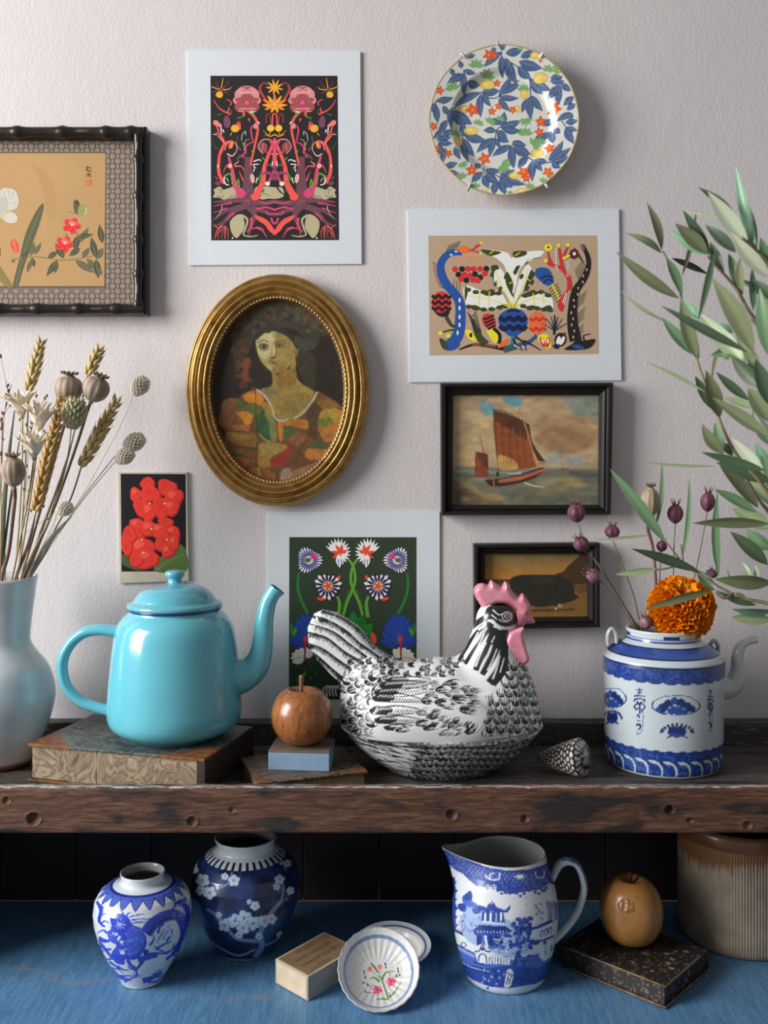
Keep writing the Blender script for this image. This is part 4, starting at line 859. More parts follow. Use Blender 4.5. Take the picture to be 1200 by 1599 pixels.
D.poly([(282, 482), (358, 500), (362, 640), (276, 640)], (122, 60, 44)); D.poly([(290, 490), (358, 500), (360, 590), (320, 560)], (86, 48, 38)); D.line([(308, 395), (335, 500), (352, 580)], 4, 4, (44, 32, 26)); D.line([(265, 648), (350, 650)], 6, 5, (150, 130, 104))
D.blob([(345, 655), (420, 650), (560, 620), (680, 580), (690, 610), (600, 660), (440, 695), (370, 690)], (52, 36, 30)); D.blob([(430, 655), (560, 630), (685, 590), (688, 606), (560, 655), (436, 672)], (158, 84, 62)); D.line([(430, 610), (540, 608), (650, 585)], 12, 8, (118, 124, 126)); D.line([(470, 620), (560, 615)], 5, 5, (186, 186, 176)); D.line([(390, 640), (395, 700)], 8, 6, (168, 110, 78)); D.ell(416, 622, 8, 16, (34, 28, 26)); D.line([(660, 560), (715, 540)], 4, 3, (60, 44, 34))
D.line([(575, 672), (630, 690), (700, 700)], 8, 4, (180, 176, 160)); D.poly([(790, 505), (806, 500), (818, 590), (808, 592)], (168, 132, 86)); D.line([(795, 592), (855, 592)], 5, 4, (90, 74, 58)); D.line([(798, 490), (812, 590)], 2, 2, (80, 60, 44))
boat = premul(D.raster(704, 612, 943, 793, 1.35)); boat = blur(boat, 1); img = ground*(1-boat[:, :, 3:])+boat; h, w = img.shape[:2]; X, Y = np.meshgrid(np.arange(w), np.arange(h))
img[:, :, :3] *= (0.66+0.68*fbm(X/18, Y/9, 4.0, 4))[:, :, None]*(0.92+0.16*vn(X/2, Y/2))[:, :, None]
raster_sheet('picture', t, img, 704, 612, 1.35, dS+0.0155, M_attr('old_varnished_print', 0.45, bmp=0.05, spec=0.4), label='lugger with brown sails on a grey green sea')
V, Fc = slab([(702, 610), (946, 610), (946, 795), (702, 795)], dS+0.0157, 0.006); mk('backing', V, Fc, MAT_EB, t, smooth=False)

# ---------------------------------------------------------------- black pig picture
t = thing('framed_pig_painting', 'small dark picture of a black pig in black frame', 'picture', P(840, 916, WALL)); dG = WALL-0.0245
rails(t, [(741, 850), (938, 848), (938, 980), (742, 984)], [(759, 866), (921, 866), (921, 965), (759, 967)], dG, EBP, MAT_EB)
D = Draw(720, 830, 5.0, 1.7)
D.poly([(150, 150), (1050, 150), (1050, 740), (150, 740)], (120, 92, 40))
for i in range(14): D.poly([(150, 170+i*15), (1050, 170+i*15), (1050, 400), (150, 400)], (96+int(4.2*i), 82+int(1.6*i), 52-int(0.8*i)))
D.poly([(150, 370), (420, 375), (700, 360), (1050, 380), (1050, 740), (150, 740)], (100, 72, 36)); D.poly([(150, 372), (430, 374), (430, 400), (150, 420)], (64, 46, 26))
D.poly([(740, 330), (800, 315), (830, 275), (870, 240), (920, 195), (950, 165), (1050, 165), (1050, 400), (880, 420), (760, 360)], (56, 40, 24)); D.poly([(880, 430), (1050, 395), (1050, 480), (920, 480)], (84, 58, 32)); D.poly([(540, 610), (890, 600), (890, 616), (560, 626)], (66, 48, 26)); D.poly([(480, 640), (1050, 640), (1050, 740), (480, 740)], (108, 78, 40))
PIG = (33, 32, 24)
D.blob([(380, 400), (400, 360), (480, 338), (620, 336), (740, 338), (820, 365), (870, 410), (890, 450), (900, 490), (922, 510), (880, 540), (830, 555), (780, 570), (700, 580), (640, 590), (560, 580), (470, 520), (400, 460)], PIG)
D.poly([(730, 565), (758, 562), (752, 592), (738, 600)], PIG); D.poly([(735, 590), (750, 590), (746, 612), (736, 610)], (186, 150, 96)); D.poly([(758, 566), (776, 566), (766, 600), (760, 598)], (160, 124, 76)); D.poly([(780, 566), (790, 566), (786, 598), (780, 598)], (150, 116, 70)); D.line([(890, 470), (905, 490), (918, 494)], 8, 3, (120, 92, 52)); D.line([(880, 440), (900, 432)], 5, 3, PIG)
D.blob([(560, 360), (660, 350), (760, 370), (700, 400), (600, 400)], (40, 39, 29))
img = blur(D.raster(756, 863, 924, 969, 1.5, base=L((100, 72, 36), 1.4)), 1); h, w = img.shape[:2]; X, Y = np.meshgrid(np.arange(w), np.arange(h))
img[:, :, :3] *= (0.82+0.36*fbm(X/14, Y/14, 9.0))[:, :, None]
raster_sheet('picture', t, img, 756, 863, 1.5, dG+0.0155, MAT_OIL, label='black pig standing before a golden sky')
V, Fc = slab([(754, 861), (926, 861), (926, 970), (754, 971)], dG+0.0157, 0.006); mk('backing', V, Fc, MAT_EB, t, smooth=False)

# ---------------------------------------------------------------- patterned plate on the wall
t = thing('wall_plate', 'round plate of blue leaves and orange flowers hanging on the wall', 'plate', P(788, 187, WALL)); dP = WALL-0.030; k = dP/F
pc = P(788, 187, dP)
D = Draw(650, 50, 4.2857, 1.5)
BL = (58, 82, 118); BD = (40, 54, 84); BV = (96, 116, 150); WHT = (190, 192, 186); OR_ = (222, 84, 34); YL = (206, 178, 92); GN = (116, 156, 96)
leaves = [(575, 130, 455, 230, 50), (575, 150, 590, 290, 46), (560, 110, 600, 90, 36), (600, 140, 720, 110, 56), (700, 165, 790, 120, 50), (600, 165, 690, 330, 60), (690, 190, 850, 240, 70), (680, 220, 780, 300, 50), (700, 330, 560, 400, 56), (560, 405, 650, 260, 46), (560, 410, 700, 420, 40), (540, 110, 500, 130, 30), (345, 165, 400, 150, 26), (310, 240, 285, 190, 34), (320, 250, 405, 270, 34), (325, 260, 330, 420, 46), (330, 280, 210, 340, 54), (250, 290, 230, 240, 34), (340, 330, 440, 330, 50), (450, 375, 570, 370, 60), (440, 380, 260, 480, 50), (440, 390, 440, 555, 50), (450, 385, 510, 480, 40), (560, 420, 640, 510, 44), (770, 300, 910, 385, 56), (770, 310, 860, 400, 40), (775, 400, 780, 570, 54), (780, 400, 860, 510, 50), (770, 420, 715, 520, 44), (900, 300, 985, 300, 46), (900, 320, 1000, 330, 40), (970, 350, 885, 450, 50), (965, 350, 960, 485, 50), (975, 340, 1040, 395, 40), (1060, 430, 990, 490, 44), (1070, 480, 1010, 520, 40), (1050, 540, 945, 590, 44), (1045, 540, 1030, 590, 34), (1000, 600, 1085, 590, 40), (1005, 630, 1060, 750, 56), (1010, 630, 1085, 660, 34),
          (130, 460, 255, 430, 44), (130, 470, 110, 540, 40), (140, 490, 150, 610, 44), (180, 490, 230, 550, 40), (235, 500, 240, 640, 40), (250, 510, 310, 610, 54), (260, 505, 385, 600, 70), (210, 580, 160, 690, 46), (200, 640, 110, 720, 34), (240, 650, 180, 700, 40), (235, 700, 130, 720, 40), (150, 740, 195, 840, 44), (145, 730, 250, 740, 40), (320, 580, 325, 680, 44), (320, 660, 480, 710, 66), (320, 690, 400, 820, 54), (315, 700, 355, 870, 50), (260, 760, 300, 850, 40), (570, 620, 715, 570, 56), (575, 610, 600, 510, 50), (570, 600, 515, 560, 44), (580, 630, 720, 640, 46), (545, 640, 455, 640, 44), (550, 660, 630, 720, 56), (535, 690, 410, 790, 54), (535, 690, 500, 820, 44), (540, 690, 575, 760, 30), (545, 640, 620, 680, 44), (650, 715, 750, 740, 50), (650, 740, 515, 815, 50), (650, 740, 665, 900, 56), (660, 750, 780, 800, 70), (760, 810, 690, 900, 50), (790, 840, 780, 1000, 56), (800, 840, 890, 870, 44), (800, 850, 850, 930, 40), (890, 860, 990, 720, 52), (900, 860, 1040, 770, 50), (910, 870, 1020, 830, 50), (910, 870, 970, 910, 44), (800, 700, 920, 650, 54), (930, 640, 970, 670, 44), (920, 660, 920, 740, 46), (850, 600, 950, 560, 46),
          (460, 920, 580, 910, 54), (450, 930, 370, 1010, 50), (455, 950, 490, 1050, 50), (465, 940, 560, 1010, 60), (560, 960, 740, 1020, 54), (560, 950, 670, 905, 44), (570, 970, 600, 1090, 56), (570, 970, 650, 1040, 50), (540, 1000, 520, 1090, 50), (190, 900, 280, 870, 44), (220, 930, 290, 950, 34), (440, 870, 390, 910, 40), (200, 770, 180, 880, 40)]
stems = [[(575, 120), (580, 170), (640, 200), (720, 250), (770, 310), (775, 400)], [(450, 380), (500, 420), (560, 410), (640, 340), (700, 300)], [(250, 505), (330, 440), (450, 380)], [(320, 560), (315, 700)], [(540, 700), (545, 640), (575, 610)], [(650, 730), (720, 780), (790, 840), (900, 870), (960, 810)], [(460, 890), (460, 940), (560, 965), (590, 1080)], [(970, 350), (960, 400)], [(980, 590), (1010, 640)], [(130, 460), (135, 520)], [(240, 500), (235, 700)], [(320, 250), (325, 300)]]
for p in stems: D.line(p, 8, 7, BD)
for a in leaves: D.leaf(*a[:4], a[4]*0.92+6, BD, bend=0.05); D.leaf(*a[:4], a[4]*0.92-2, BL, bend=0.05)
for a in leaves: D.line([(a[0]*0.85+a[2]*0.15, a[1]*0.85+a[3]*0.15), (a[0]*0.15+a[2]*0.85, a[1]*0.15+a[3]*0.85)], 5, 3, BV, n=2)
def gleaf(x, y, s_, ph=0):
    for i in range(5): a = ph-PI/2+(i-2)*0.62; D.leaf(x, y, x+s_*math.cos(a), y+s_*math.sin(a), s_*0.42, (92, 132, 84)); D.leaf(x, y, x+s_*0.92*math.cos(a), y+s_*0.92*math.sin(a), s_*0.3, GN)
for x, y, s_, ph in [(405, 230, 60, 0), (480, 290, 60, 0.2), (250, 380, 60, -0.3), (730, 370, 50, 0), (885, 260, 50, 0.2), (930, 260, 44, 1.2), (420, 600, 44, 0.3), (500, 590, 50, 0.6), (570, 570, 40, 0.3), (740, 560, 55, 3.0), (740, 670, 60, 0), (790, 740, 60, 1.0), (840, 730, 50, 0), (270, 680, 50, 0), (310, 870, 44, 2.6), (310, 980, 50, -0.5), (580, 870, 70, 2.2), (850, 1010, 44, 0.7), (760, 1050, 50, 0.6), (400, 1050, 50, -0.6), (890, 970, 40, 1.0), (630, 1085, 30, 0.4), (700, 120, 26, 0.2)]: gleaf(x, y, s_, ph)
for x, y, rx, ry in [(485, 330, 52, 34), (838, 300, 50, 36), (735, 395, 28, 34), (335, 495, 40, 26), (375, 640, 50, 30), (285, 720, 30, 36), (820, 795, 44, 32), (670, 955, 48, 28), (715, 1065, 46, 22), (800, 155, 36, 24), (688, 495, 22, 26), (460, 1065, 24, 14)]: D.ell(x, y, rx, ry, (168, 140, 66)); D.ell(x, y, rx*0.9, ry*0.86, YL); D.ell(x-rx*0.2, y-ry*0.2, rx*0.4, ry*0.4, (222, 196, 112))
def oflow(x, y, s_, n=5, ph=0.0):
    s_ *= 0.9
    for i in range(n): a = ph+2*PI*i/n; D.leaf(x, y, x+s_*math.cos(a), y+s_*math.sin(a), s_*0.55, (160, 50, 28)); D.leaf(x, y, x+s_*0.93*math.cos(a), y+s_*0.93*math.sin(a), s_*0.42, OR_)
    D.ell(x, y, s_*0.2, s_*0.2, (220, 130, 50))
for x, y, s_, ph in [(490, 150, 52, 0.3), (550, 320, 34, 1.0), (385, 500, 58, 0.6), (515, 510, 36, 2.3), (560, 475, 34, -1.5), (655, 500, 34, 0.2), (930, 505, 58, 0.1), (845, 580, 48, 0.9), (835, 650, 40, 2.0), (120, 630, 38, 0.5), (160, 390, 38, 0), (140, 780, 32, 0.3), (220, 810, 36, 0.3), (465, 830, 54, 0.6), (375, 920, 52, 0.9), (725, 930, 54, 0.4), (740, 975, 40, 0.9), (900, 770, 42, 0.8), (885, 935, 46, 0.3), (835, 190, 20, 0.4), (525, 155, 28, 0.8)]: oflow(x, y, s_, 5, ph)
gnr = Draw(650, 50, 4.2857, 1.5); 
img = D.raster(668, 66, 908, 308, 2.2)
NR, NT = 165, 520
R = 117.0
rads = np.linspace(0.5, R, NR); th = np.linspace(0, 2*PI, NT, endpoint=False)
def plate_off(r):   # set back from the rim's plane
    u = r/R
    return np.where(u < 0.60, 0.0125, np.where(u < 0.74, 0.0125-0.0085*((u-0.60)/0.14)**2*(3-2*(u-0.60)/0.14), 0.004*(1-(u-0.74)/0.26)))
rr_, tt_ = np.meshgrid(rads, th, indexing='ij')
wob = 1+0.004*np.cos(12*tt_)*(rr_/R)**8
X = pc.x+rr_*wob*k*np.cos(tt_); Z = pc.z+rr_*wob*k*1.008*np.sin(tt_); Yv = pc.y+plate_off(rr_)
V = np.stack([X, Yv, Z], -1).reshape(-1, 3)
pxx = 788+(rr_*np.cos(tt_)).ravel(); pyy = 187-(rr_*np.sin(tt_)*1.008).ravel()
s4 = sample(premul(img), (pxx-668)*2.2, (pyy-66)*2.2)
stip = ((np.sin(pxx*2.9+1.7*np.sin(pyy*1.3))*np.sin(pyy*3.1+1.3*np.sin(pxx*1.1))) > 0.62)[:, None]
base = np.array(L(WHT, 1.5))
C = base*(1-s4[:, 3:])+s4[:, :3]
isblue = (s4[:, 2] > s4[:, 0]*1.8)[:, None] & (s4[:, 3:] > 0.9)
C = np.where(isblue & stip, C*0.55+np.array(L((170, 180, 205)))*0.45, C)
rimm = (rr_.ravel() > R*0.985)[:, None]; C = np.where(rimm, np.array((0.52, 0.36, 0.12)), C)
i = np.arange(NR-1)[:, None]*NT; j = np.arange(NT)[None, :]; j2 = (j+1) % NT
Q = np.stack([(i+j).ravel(), (i+j2).ravel(), (i+NT+j2).ravel(), (i+NT+j).ravel()], 1)
mk('painted_face', V, Q, M_attr('plate_glaze', 0.28, coat=0.5, coatr=0.08), t, cols=C, recalc=False)
prof = [(0, 0.0165), (60*k, 0.0165), (62*k, 0.0215), (65*k, 0.0215), (67*k, 0.0165), (80*k, 0.012), (R*k*0.99, 0.003), (R*k*1.003, 0.0008), (R*k*0.996, -0.0002)]
V, Fc = lathe(prof, 96); V = np.stack([V[:, 0]+pc.x, pc.y+V[:, 2], V[:, 1]*1.008+pc.z], 1)
mk('back', V, Fc, M_plain('plate_edge_gilt', (0.50, 0.36, 0.14), (0.62, 0.52, 0.34), 0.35, 50), t, recalc=True)
MAT_WIRE = M_plain('white_wire', (0.78, 0.78, 0.76), (0.68, 0.68, 0.66), 0.5, 60)
for (x0, y0), (x1, y1) in [((728, 90), (721, 83)), ((844, 90), (848, 83)), ((735, 287), (731, 298)), ((852, 287), (856, 293)), ((777, 72), (779, 63))]:
    a = P(x0, y0, dP-0.0012); b = P(x1, y1, dP-0.0012); c = P(x1, y1, dP+0.006); e = Vector((pc.x*0.25+c.x*0.75, dP+0.0235, pc.z*0.25+c.z*0.75))
    V, Fc = tube([a, b, c, e], 0.0017 if x0 != 777 else 0.0007, 7); mk('wire_hook', V, Fc, MAT_WIRE, t)
# ================================================================ things on the shelf
def resample(prof, n, smooth=True):
    p = cat(prof, 8) if smooth else np.asarray(prof, float)
    s = np.r_[0, np.cumsum(np.hypot(*np.diff(p, axis=0).T))]
    q = np.linspace(0, s[-1], n)
    return np.stack([np.interp(q, s, p[:, 0]), np.interp(q, s, p[:, 1])], 1)
def pot_grid(prof, c, nf, nb, sx=1.0, sy=1.0):
    """(rows x columns) surface of revolution, columns closer together on the side that faces the room"""
    f0 = math.atan2(-c[1], -c[0])
    th = np.r_[f0+np.radians(np.linspace(-100, 100, nf)), f0+np.radians(np.linspace(100, 260, nb+2)[1:-1])]
    r, z = prof[:, 0][:, None], prof[:, 1][:, None]
    V = np.stack([c[0]+r*sx*np.cos(th), c[1]+r*sy*np.sin(th), c[2]+z+0*th], -1)
    n, m = V.shape[:2]
    i = np.arange(n-1)[:, None]*m; j = np.arange(m)[None, :]; j2 = (j+1) % m
    Q = np.stack([(i+j).ravel(), (i+j2).ravel(), (i+m+j2).ravel(), (i+m+j).ravel()], 1)
    return V, Q, th
def pot_caps(V, Q):
    n, m = V.shape[:2]
    flat = V.reshape(-1, 3)
    F_ = Q.tolist(); F_.append(tuple(range(m-1, -1, -1))); F_.append(tuple((n-1)*m+k for k in range(m)))
    return flat, F_

# ---------------------------------------------------------------- tall pale vase at the left
sv = 1.285/F; vc = Vector((P(-2, 900, 1.285).x, 1.285, SHELF))
t = thing('gourd_vase', 'pale blue white gourd shaped vase holding dried stems', 'vase', vc)
vp = [(46, 0), (50, 2), (58, 22), (75, 62), (84, 98), (83, 122), (74, 150), (58, 172), (49, 186), (47, 198), (49, 222), (53, 255), (57, 283), (58.5, 290), (57, 292.5), (54.5, 290), (52, 270), (44, 225), (42, 198), (46, 184), (62, 155), (74, 125), (72, 90), (40, 20), (4, 12)]
g = resample([(r*sv, z*sv) for r, z in vp], 120)
V, Q, th = pot_grid(g, vc, 60, 44)
V[:, :, 2] += np.where((g[:, 1] > 270*sv)[:, None], 0.0016*np.sin(3*th+1.0), 0)
Vf, Fq = pot_caps(V, Q)
def mat_vase():
    m, nt, b = _new('pale_blue_glaze')
    n = noise(nt, 9, 4, (1, 1, 1.4)); g_ = noise(nt, 60, 3, (1, 1, 5))
    c = ramp(nt, n, [(0.35, (0.46, 0.58, 0.65)), (0.5, (0.62, 0.68, 0.72)), (0.66, (0.80, 0.77, 0.77))])
    c = mixc(nt, 0.25, c, ramp(nt, g_, [(0.3, 0.75), (0.7, 1.0)]), 'MULTIPLY')
    tc = nd(nt, 'ShaderNodeTexCoord'); sx = nd(nt, 'ShaderNodeSeparateXYZ'); nt.links.new(tc.outputs['Object'], sx.inputs[0])
    f = nd(nt, 'ShaderNodeMapRange'); f.inputs[1].default_value = 0.006; f.inputs[2].default_value = 0.011; nt.links.new(sx.outputs[2], f.inputs[0])
    c = mixc(nt, f.outputs[0], (0.26, 0.10, 0.055), c)
    nt.links.new(c, b.inputs['Base Color']); b.inputs['Roughness'].default_value = 0.28; b.inputs['Coat Weight'].default_value = 0.3
    return m
mk('body', Vf, Fq, mat_vase(), t)

# ---------------------------------------------------------------- books
def mat_marble(name, cols, scale, dist=4.0, rough=0.5, stretch=None, wave=False):
    m, nt, b = _new(name)
    if wave:
        tc = nd(nt, 'ShaderNodeTexCoord'); w = nd(nt, 'ShaderNodeTexWave'); w.inputs['Scale'].default_value = scale; w.inputs['Distortion'].default_value = dist
        w.inputs['Detail'].default_value = 3; w.inputs['Detail Scale'].default_value = 1.4
        mp = nd(nt, 'ShaderNodeMapping'); mp.inputs['Scale'].default_value = stretch or (1, 1, 1); nt.links.new(tc.outputs['Object'], mp.inputs[0]); nt.links.new(mp.outputs[0], w.inputs[0]); s_ = w.outputs[1]
    else: s_ = noise(nt, scale, 3, stretch, dist, rough=0.45)
    nt.links.new(ramp(nt, s_, cols), b.inputs['Base Color']); b.inputs['Roughness'].default_value = rough
    bump(nt, b, noise(nt, 500, 2), 0.12)
    return m
MAT_LEATH = M_plain('tan_leather', (0.30, 0.105, 0.028), (0.11, 0.038, 0.014), 0.45, 90, bmp=0.3, bscale=300)
MAT_DLEATH = M_plain('dark_leather', (0.035, 0.019, 0.013), (0.016, 0.010, 0.008), 0.55, 60, bmp=0.4, bscale=200)
def book(t, A, B, wid, z0, thick, cover, pages, corner=None, spine=True, ct=0.0028, inset=0.003, edge=None):
    """A, B: front corners in plan (left, right); wid: depth away from the reader; spine at the far side"""
    A, B = np.array(A), np.array(B); u = (B-A)/np.linalg.norm(B-A); v = np.array([-u[1], u[0]]); ln = np.linalg.norm(B-A)
    pt = lambda a, b: tuple(A+u*a+v*b)
    q = [pt(0, 0), pt(ln, 0), pt(ln, wid), pt(0, wid)]
    for z, nm in ((z0, 'lower_cover'), (z0+thick-ct, 'upper_cover')):
        V, Fc = prism(q, z, z+ct, 0.0006); o = mk(nm, V, Fc, cover, t, smooth=False)
        if corner:
            for a, s in ((0, 1), (ln, -1)):
                c = corner
                tri = [pt(a-s*0.0004, -0.0004), pt(a+s*c, -0.0004), pt(a-s*0.0004, c)]
                if s < 0: tri = tri[::-1]
                V, Fc = prism(tri, z-0.0002 if nm == 'upper_cover' else z+0.0, z+ct+0.0004 if nm == 'upper_cover' else z+ct, 0.0003); mk('leather_corner', V, Fc, MAT_LEATH, o, smooth=False)
    V, Fc = prism([pt(inset, inset), pt(ln-inset, inset), pt(ln-inset, wid-0.004), pt(inset, wid-0.004)], z0+ct, z0+thick-ct, 0.0004); mk('page_block', V, Fc, pages, t, smooth=False)
    if spine:
        n = 9; V = []; Fc = []
        for a in (0.0, ln):
            for i in range(n):
                ang = -PI/2+PI*i/(n-1)
                x, y = pt(a, wid-0.003+0.007*math.cos(ang)); V.append((x, y, z0+thick/2+thick/2*math.sin(ang)))
        for i in range(n-1): Fc.append((i, i+1, n+i+1, n+i))
        Fc.append(tuple(range(n-1, -1, -1))); Fc.append(tuple(range(n, 2*n))); Fc.append((0, n, 2*n-1, n-1))
        mk('spine', V, Fc, MAT_DLEATH, t, recalc=True)
    return pt
BT = 0.0465
t = thing('marbled_book', 'thick old book with marbled edges lying under the turquoise teapot', 'book', (-0.33, 1.24, SHELF))
mc = mat_marble('grey_marbled_paper', [(0.30, (0.035, 0.042, 0.040)), (0.44, (0.075, 0.085, 0.082)), (0.50, (0.15, 0.15, 0.135)), (0.55, (0.055, 0.062, 0.060)), (0.75, (0.030, 0.034, 0.034))], 22, 3.5, 0.35)
mp_ = mat_marble('marbled_fore_edge', [(0.30, (0.09, 0.065, 0.042)), (0.40, (0.27, 0.20, 0.125)), (0.45, (0.13, 0.095, 0.062)), (0.50, (0.36, 0.28, 0.18)), (0.55, (0.15, 0.11, 0.07)), (0.62, (0.38, 0.30, 0.20)), (0.70, (0.10, 0.075, 0.05))], 11, 3.2, 0.55, (1.2, 1.2, 0.9))
pt = book(t, (-0.4466, 1.215), (-0.2146, 1.152), 0.148, SHELF, BT, mc, mp_, corner=0.058)
V, Fc = prism([pt(0.2302, 0.001), pt(0.2412, 0.001), pt(0.2412, 0.147), pt(0.2302, 0.147)], SHELF+0.003, SHELF+BT-0.003, 0.0004); mk('end_edge', V, Fc, MAT_DLEATH, t, smooth=False)
# gilt squiggle on the cover
gp = [P(107, 1144, 1.27), P(112, 1147, 1.27), P(118, 1142, 1.27), P(125, 1146, 1.27)]
gs = [Vector((p.x, 1.287+0.004*math.sin(i*2.2), SHELF+BT+0.0004)) for i, p in enumerate(gp)]
V, Fc = tube(gs, 0.0007, 6); mk('gilt_mark', V, Fc, M_plain('gilt', (0.6, 0.5, 0.18), None, 0.4, 30), t)
t = thing('small_book', 'thin brown marbled book lying under the blue block and wooden apple', 'book', (-0.085, 1.19, SHELF))
mb = mat_marble('brown_marbled_paper', [(0.30, (0.035, 0.020, 0.012)), (0.45, (0.11, 0.062, 0.034)), (0.52, (0.20, 0.13, 0.08)), (0.58, (0.08, 0.045, 0.026)), (0.75, (0.04, 0.024, 0.016))], 30, 3.5, 0.4)
mpg = M_plain('old_pages', (0.30, 0.22, 0.12), (0.16, 0.11, 0.06), 0.8, 120, (1, 1, 30))
book(t, (-0.150, 1.145), (-0.0205, 1.190), 0.108, SHELF, 0.0196, mb, mpg, corner=0.02, ct=0.0022)

# ---------------------------------------------------------------- blue block under the apple
bz = SHELF+0.0197
t = thing('blue_block', 'small pale blue sided wooden block under the wooden apple', 'block', (-0.103, 1.22, bz))
q = [(-0.1432, 1.196), (-0.0674, 1.190), (-0.0634, 1.248), (-0.1392, 1.254)]
V, Fc = prism(q, bz, bz+0.0215, 0.0008); mk('body', V, Fc, M_plain('pale_blue_paper', (0.235, 0.37, 0.52), (0.20, 0.32, 0.47), 0.6, 50), t, smooth=False)
V, Fc = prism(q, bz+0.0216, bz+0.0242, 0.0006); mk('top', V, Fc, M_plain('bare_wood_top', (0.20, 0.14, 0.10), (0.12, 0.085, 0.06), 0.6, 60, (1, 6, 6)), t, smooth=False)

# ---------------------------------------------------------------- wooden apple
def mat_turned(name, c1, c2, c3, scale, stretch):
    m, nt, b = _new(name)
    g_ = noise(nt, scale, 5, stretch, 1.5)
    nt.links.new(ramp(nt, g_, [(0.3, c1), (0.5, c2), (0.7, c3)]), b.inputs['Base Color']); b.inputs['Roughness'].default_value = 0.30; b.inputs['Coat Weight'].default_value = 0.35; b.inputs['Coat Roughness'].default_value = 0.15
    return m
def apple(t, c, R, H, mat, stem_mat, stem_h, dimple=0.28, belly=0.52, n=48):
    prof = []
    for i in range(33):
        a = PI*i/32; r = R*math.sin(a)**0.82 if 0 < i < 32 else 0.0
        z = H/2-H/2*math.cos(a)
        z = H*(z/H)**(1.0+0.25*(belly-0.5))
        z -= H*dimple*math.exp(-(r/(R*0.26))**2)*(1 if i > 16 else 0)
        z += H*0.06*math.exp(-(r/(R*0.3))**2)*(1 if i < 16 else 0)
        prof.append((r, z))
    V, Fc = lathe(prof, n, c); mk('body', V, Fc, mat, t)
    zt = c[2]+H*(1-dimple)
    V, Fc = tube(cat([(c[0], c[1], zt-0.004), (c[0]-0.001, c[1]-0.001, zt+stem_h*0.5), (c[0]-0.0005, c[1], zt+stem_h)], 4), [0.0022, 0.0022, 0.0026, 0.0034], 8); mk('stem', V, Fc, stem_mat, t)
az = bz+0.0243; ac = (P(472, 1118, 1.222).x, 1.222, az)
t = thing('wooden_apple', 'turned reddish brown wooden apple with stalk on the blue block', 'ornament', ac)
apple(t, ac, 0.0388, 0.0735, mat_turned('turned_fruitwood', (0.17, 0.050, 0.014), (0.30, 0.105, 0.030), (0.40, 0.16, 0.052), 30, (5, 5, 0.9)), M_plain('stalk_wood', (0.22, 0.10, 0.04), None, 0.5, 60), 0.034)

# ---------------------------------------------------------------- turquoise enamel teapot
TZ = SHELF+BT; tc_ = Vector((P(273.5, 1146, 1.258).x, 1.258, TZ)); kt = 1.258/F/2.609
t = thing('enamel_teapot', 'large turquoise enamel teapot with domed lid on the thick book', 'teapot', tc_)
MAT_TQ = M_plain('turquoise_enamel', (0.135, 0.52, 0.635), (0.122, 0.485, 0.60), 0.20, 25, coat=0.6)
MAT_TQL = M_plain('turquoise_lid_enamel', (0.115, 0.45, 0.57), (0.105, 0.42, 0.54), 0.22, 25, coat=0.6)
cy0 = 745
pr = [(0, 0), (170, 0), (186, 3), (205, 14), (240, 34), (262, 60), (270, 95), (269, 140), (263, 220), (255, 300), (247, 370), (238, 420), (226, 455), (206, 482), (188, 497), (183, 505), (183, 518)]
g = resample([(max(r, 1)*kt, z*kt) for r, z in pr], 90); V, Fc = lathe([(0, 0)]+[tuple(q) for q in g[1:]]+[(176*kt, 518*kt), (176*kt, 500*kt), (0, 500*kt)], 80, tc_)
mk('body', V, Fc, MAT_TQ, t)
lp = [(0, 516), (180, 516), (190, 520), (192, 528), (189, 535), (178, 540), (168, 545), (158, 560), (138, 582), (105, 600), (65, 611), (34, 616), (29, 620), (27, 630), (31, 638), (38, 645), (40, 654), (36, 663), (20, 668), (0, 669)]
g = resample([(r*kt, z*kt) for r, z in lp[1:]], 90); V, Fc = lathe([(0, lp[0][1]*kt)]+[tuple(q) for q in g[:-1]]+[(0, 669*kt)], 72, tc_)
lid = mk('lid', V, Fc, MAT_TQL, t)
V, Fc = lathe([(184*kt, 508*kt), (190*kt, 511*kt), (191*kt, 517*kt), (187*kt, 521*kt), (180*kt, 517*kt), (180*kt, 510*kt), (184*kt, 508*kt)], 72, tc_); mk('rim_band', V, Fc, M_plain('navy_enamel', (0.012, 0.03, 0.16), None, 0.25, 30, coat=0.5), lid)
def tp(cx, cy): return Vector((tc_.x+(cx-714)*kt, tc_.y, tc_.z+(cy0-cy)*kt))
sp = cat([tp(930, 515), tp(985, 505), tp(1035, 475), tp(1062, 420), tp(1072, 350), tp(1078, 280), tp(1092, 215), tp(1112, 175), tp(1128, 150)], 6)
V, Fc = tube(sp, [80*kt, 72*kt, 58*kt, 47*kt, 41*kt, 37*kt, 33*kt, 30*kt, 28*kt], 24)
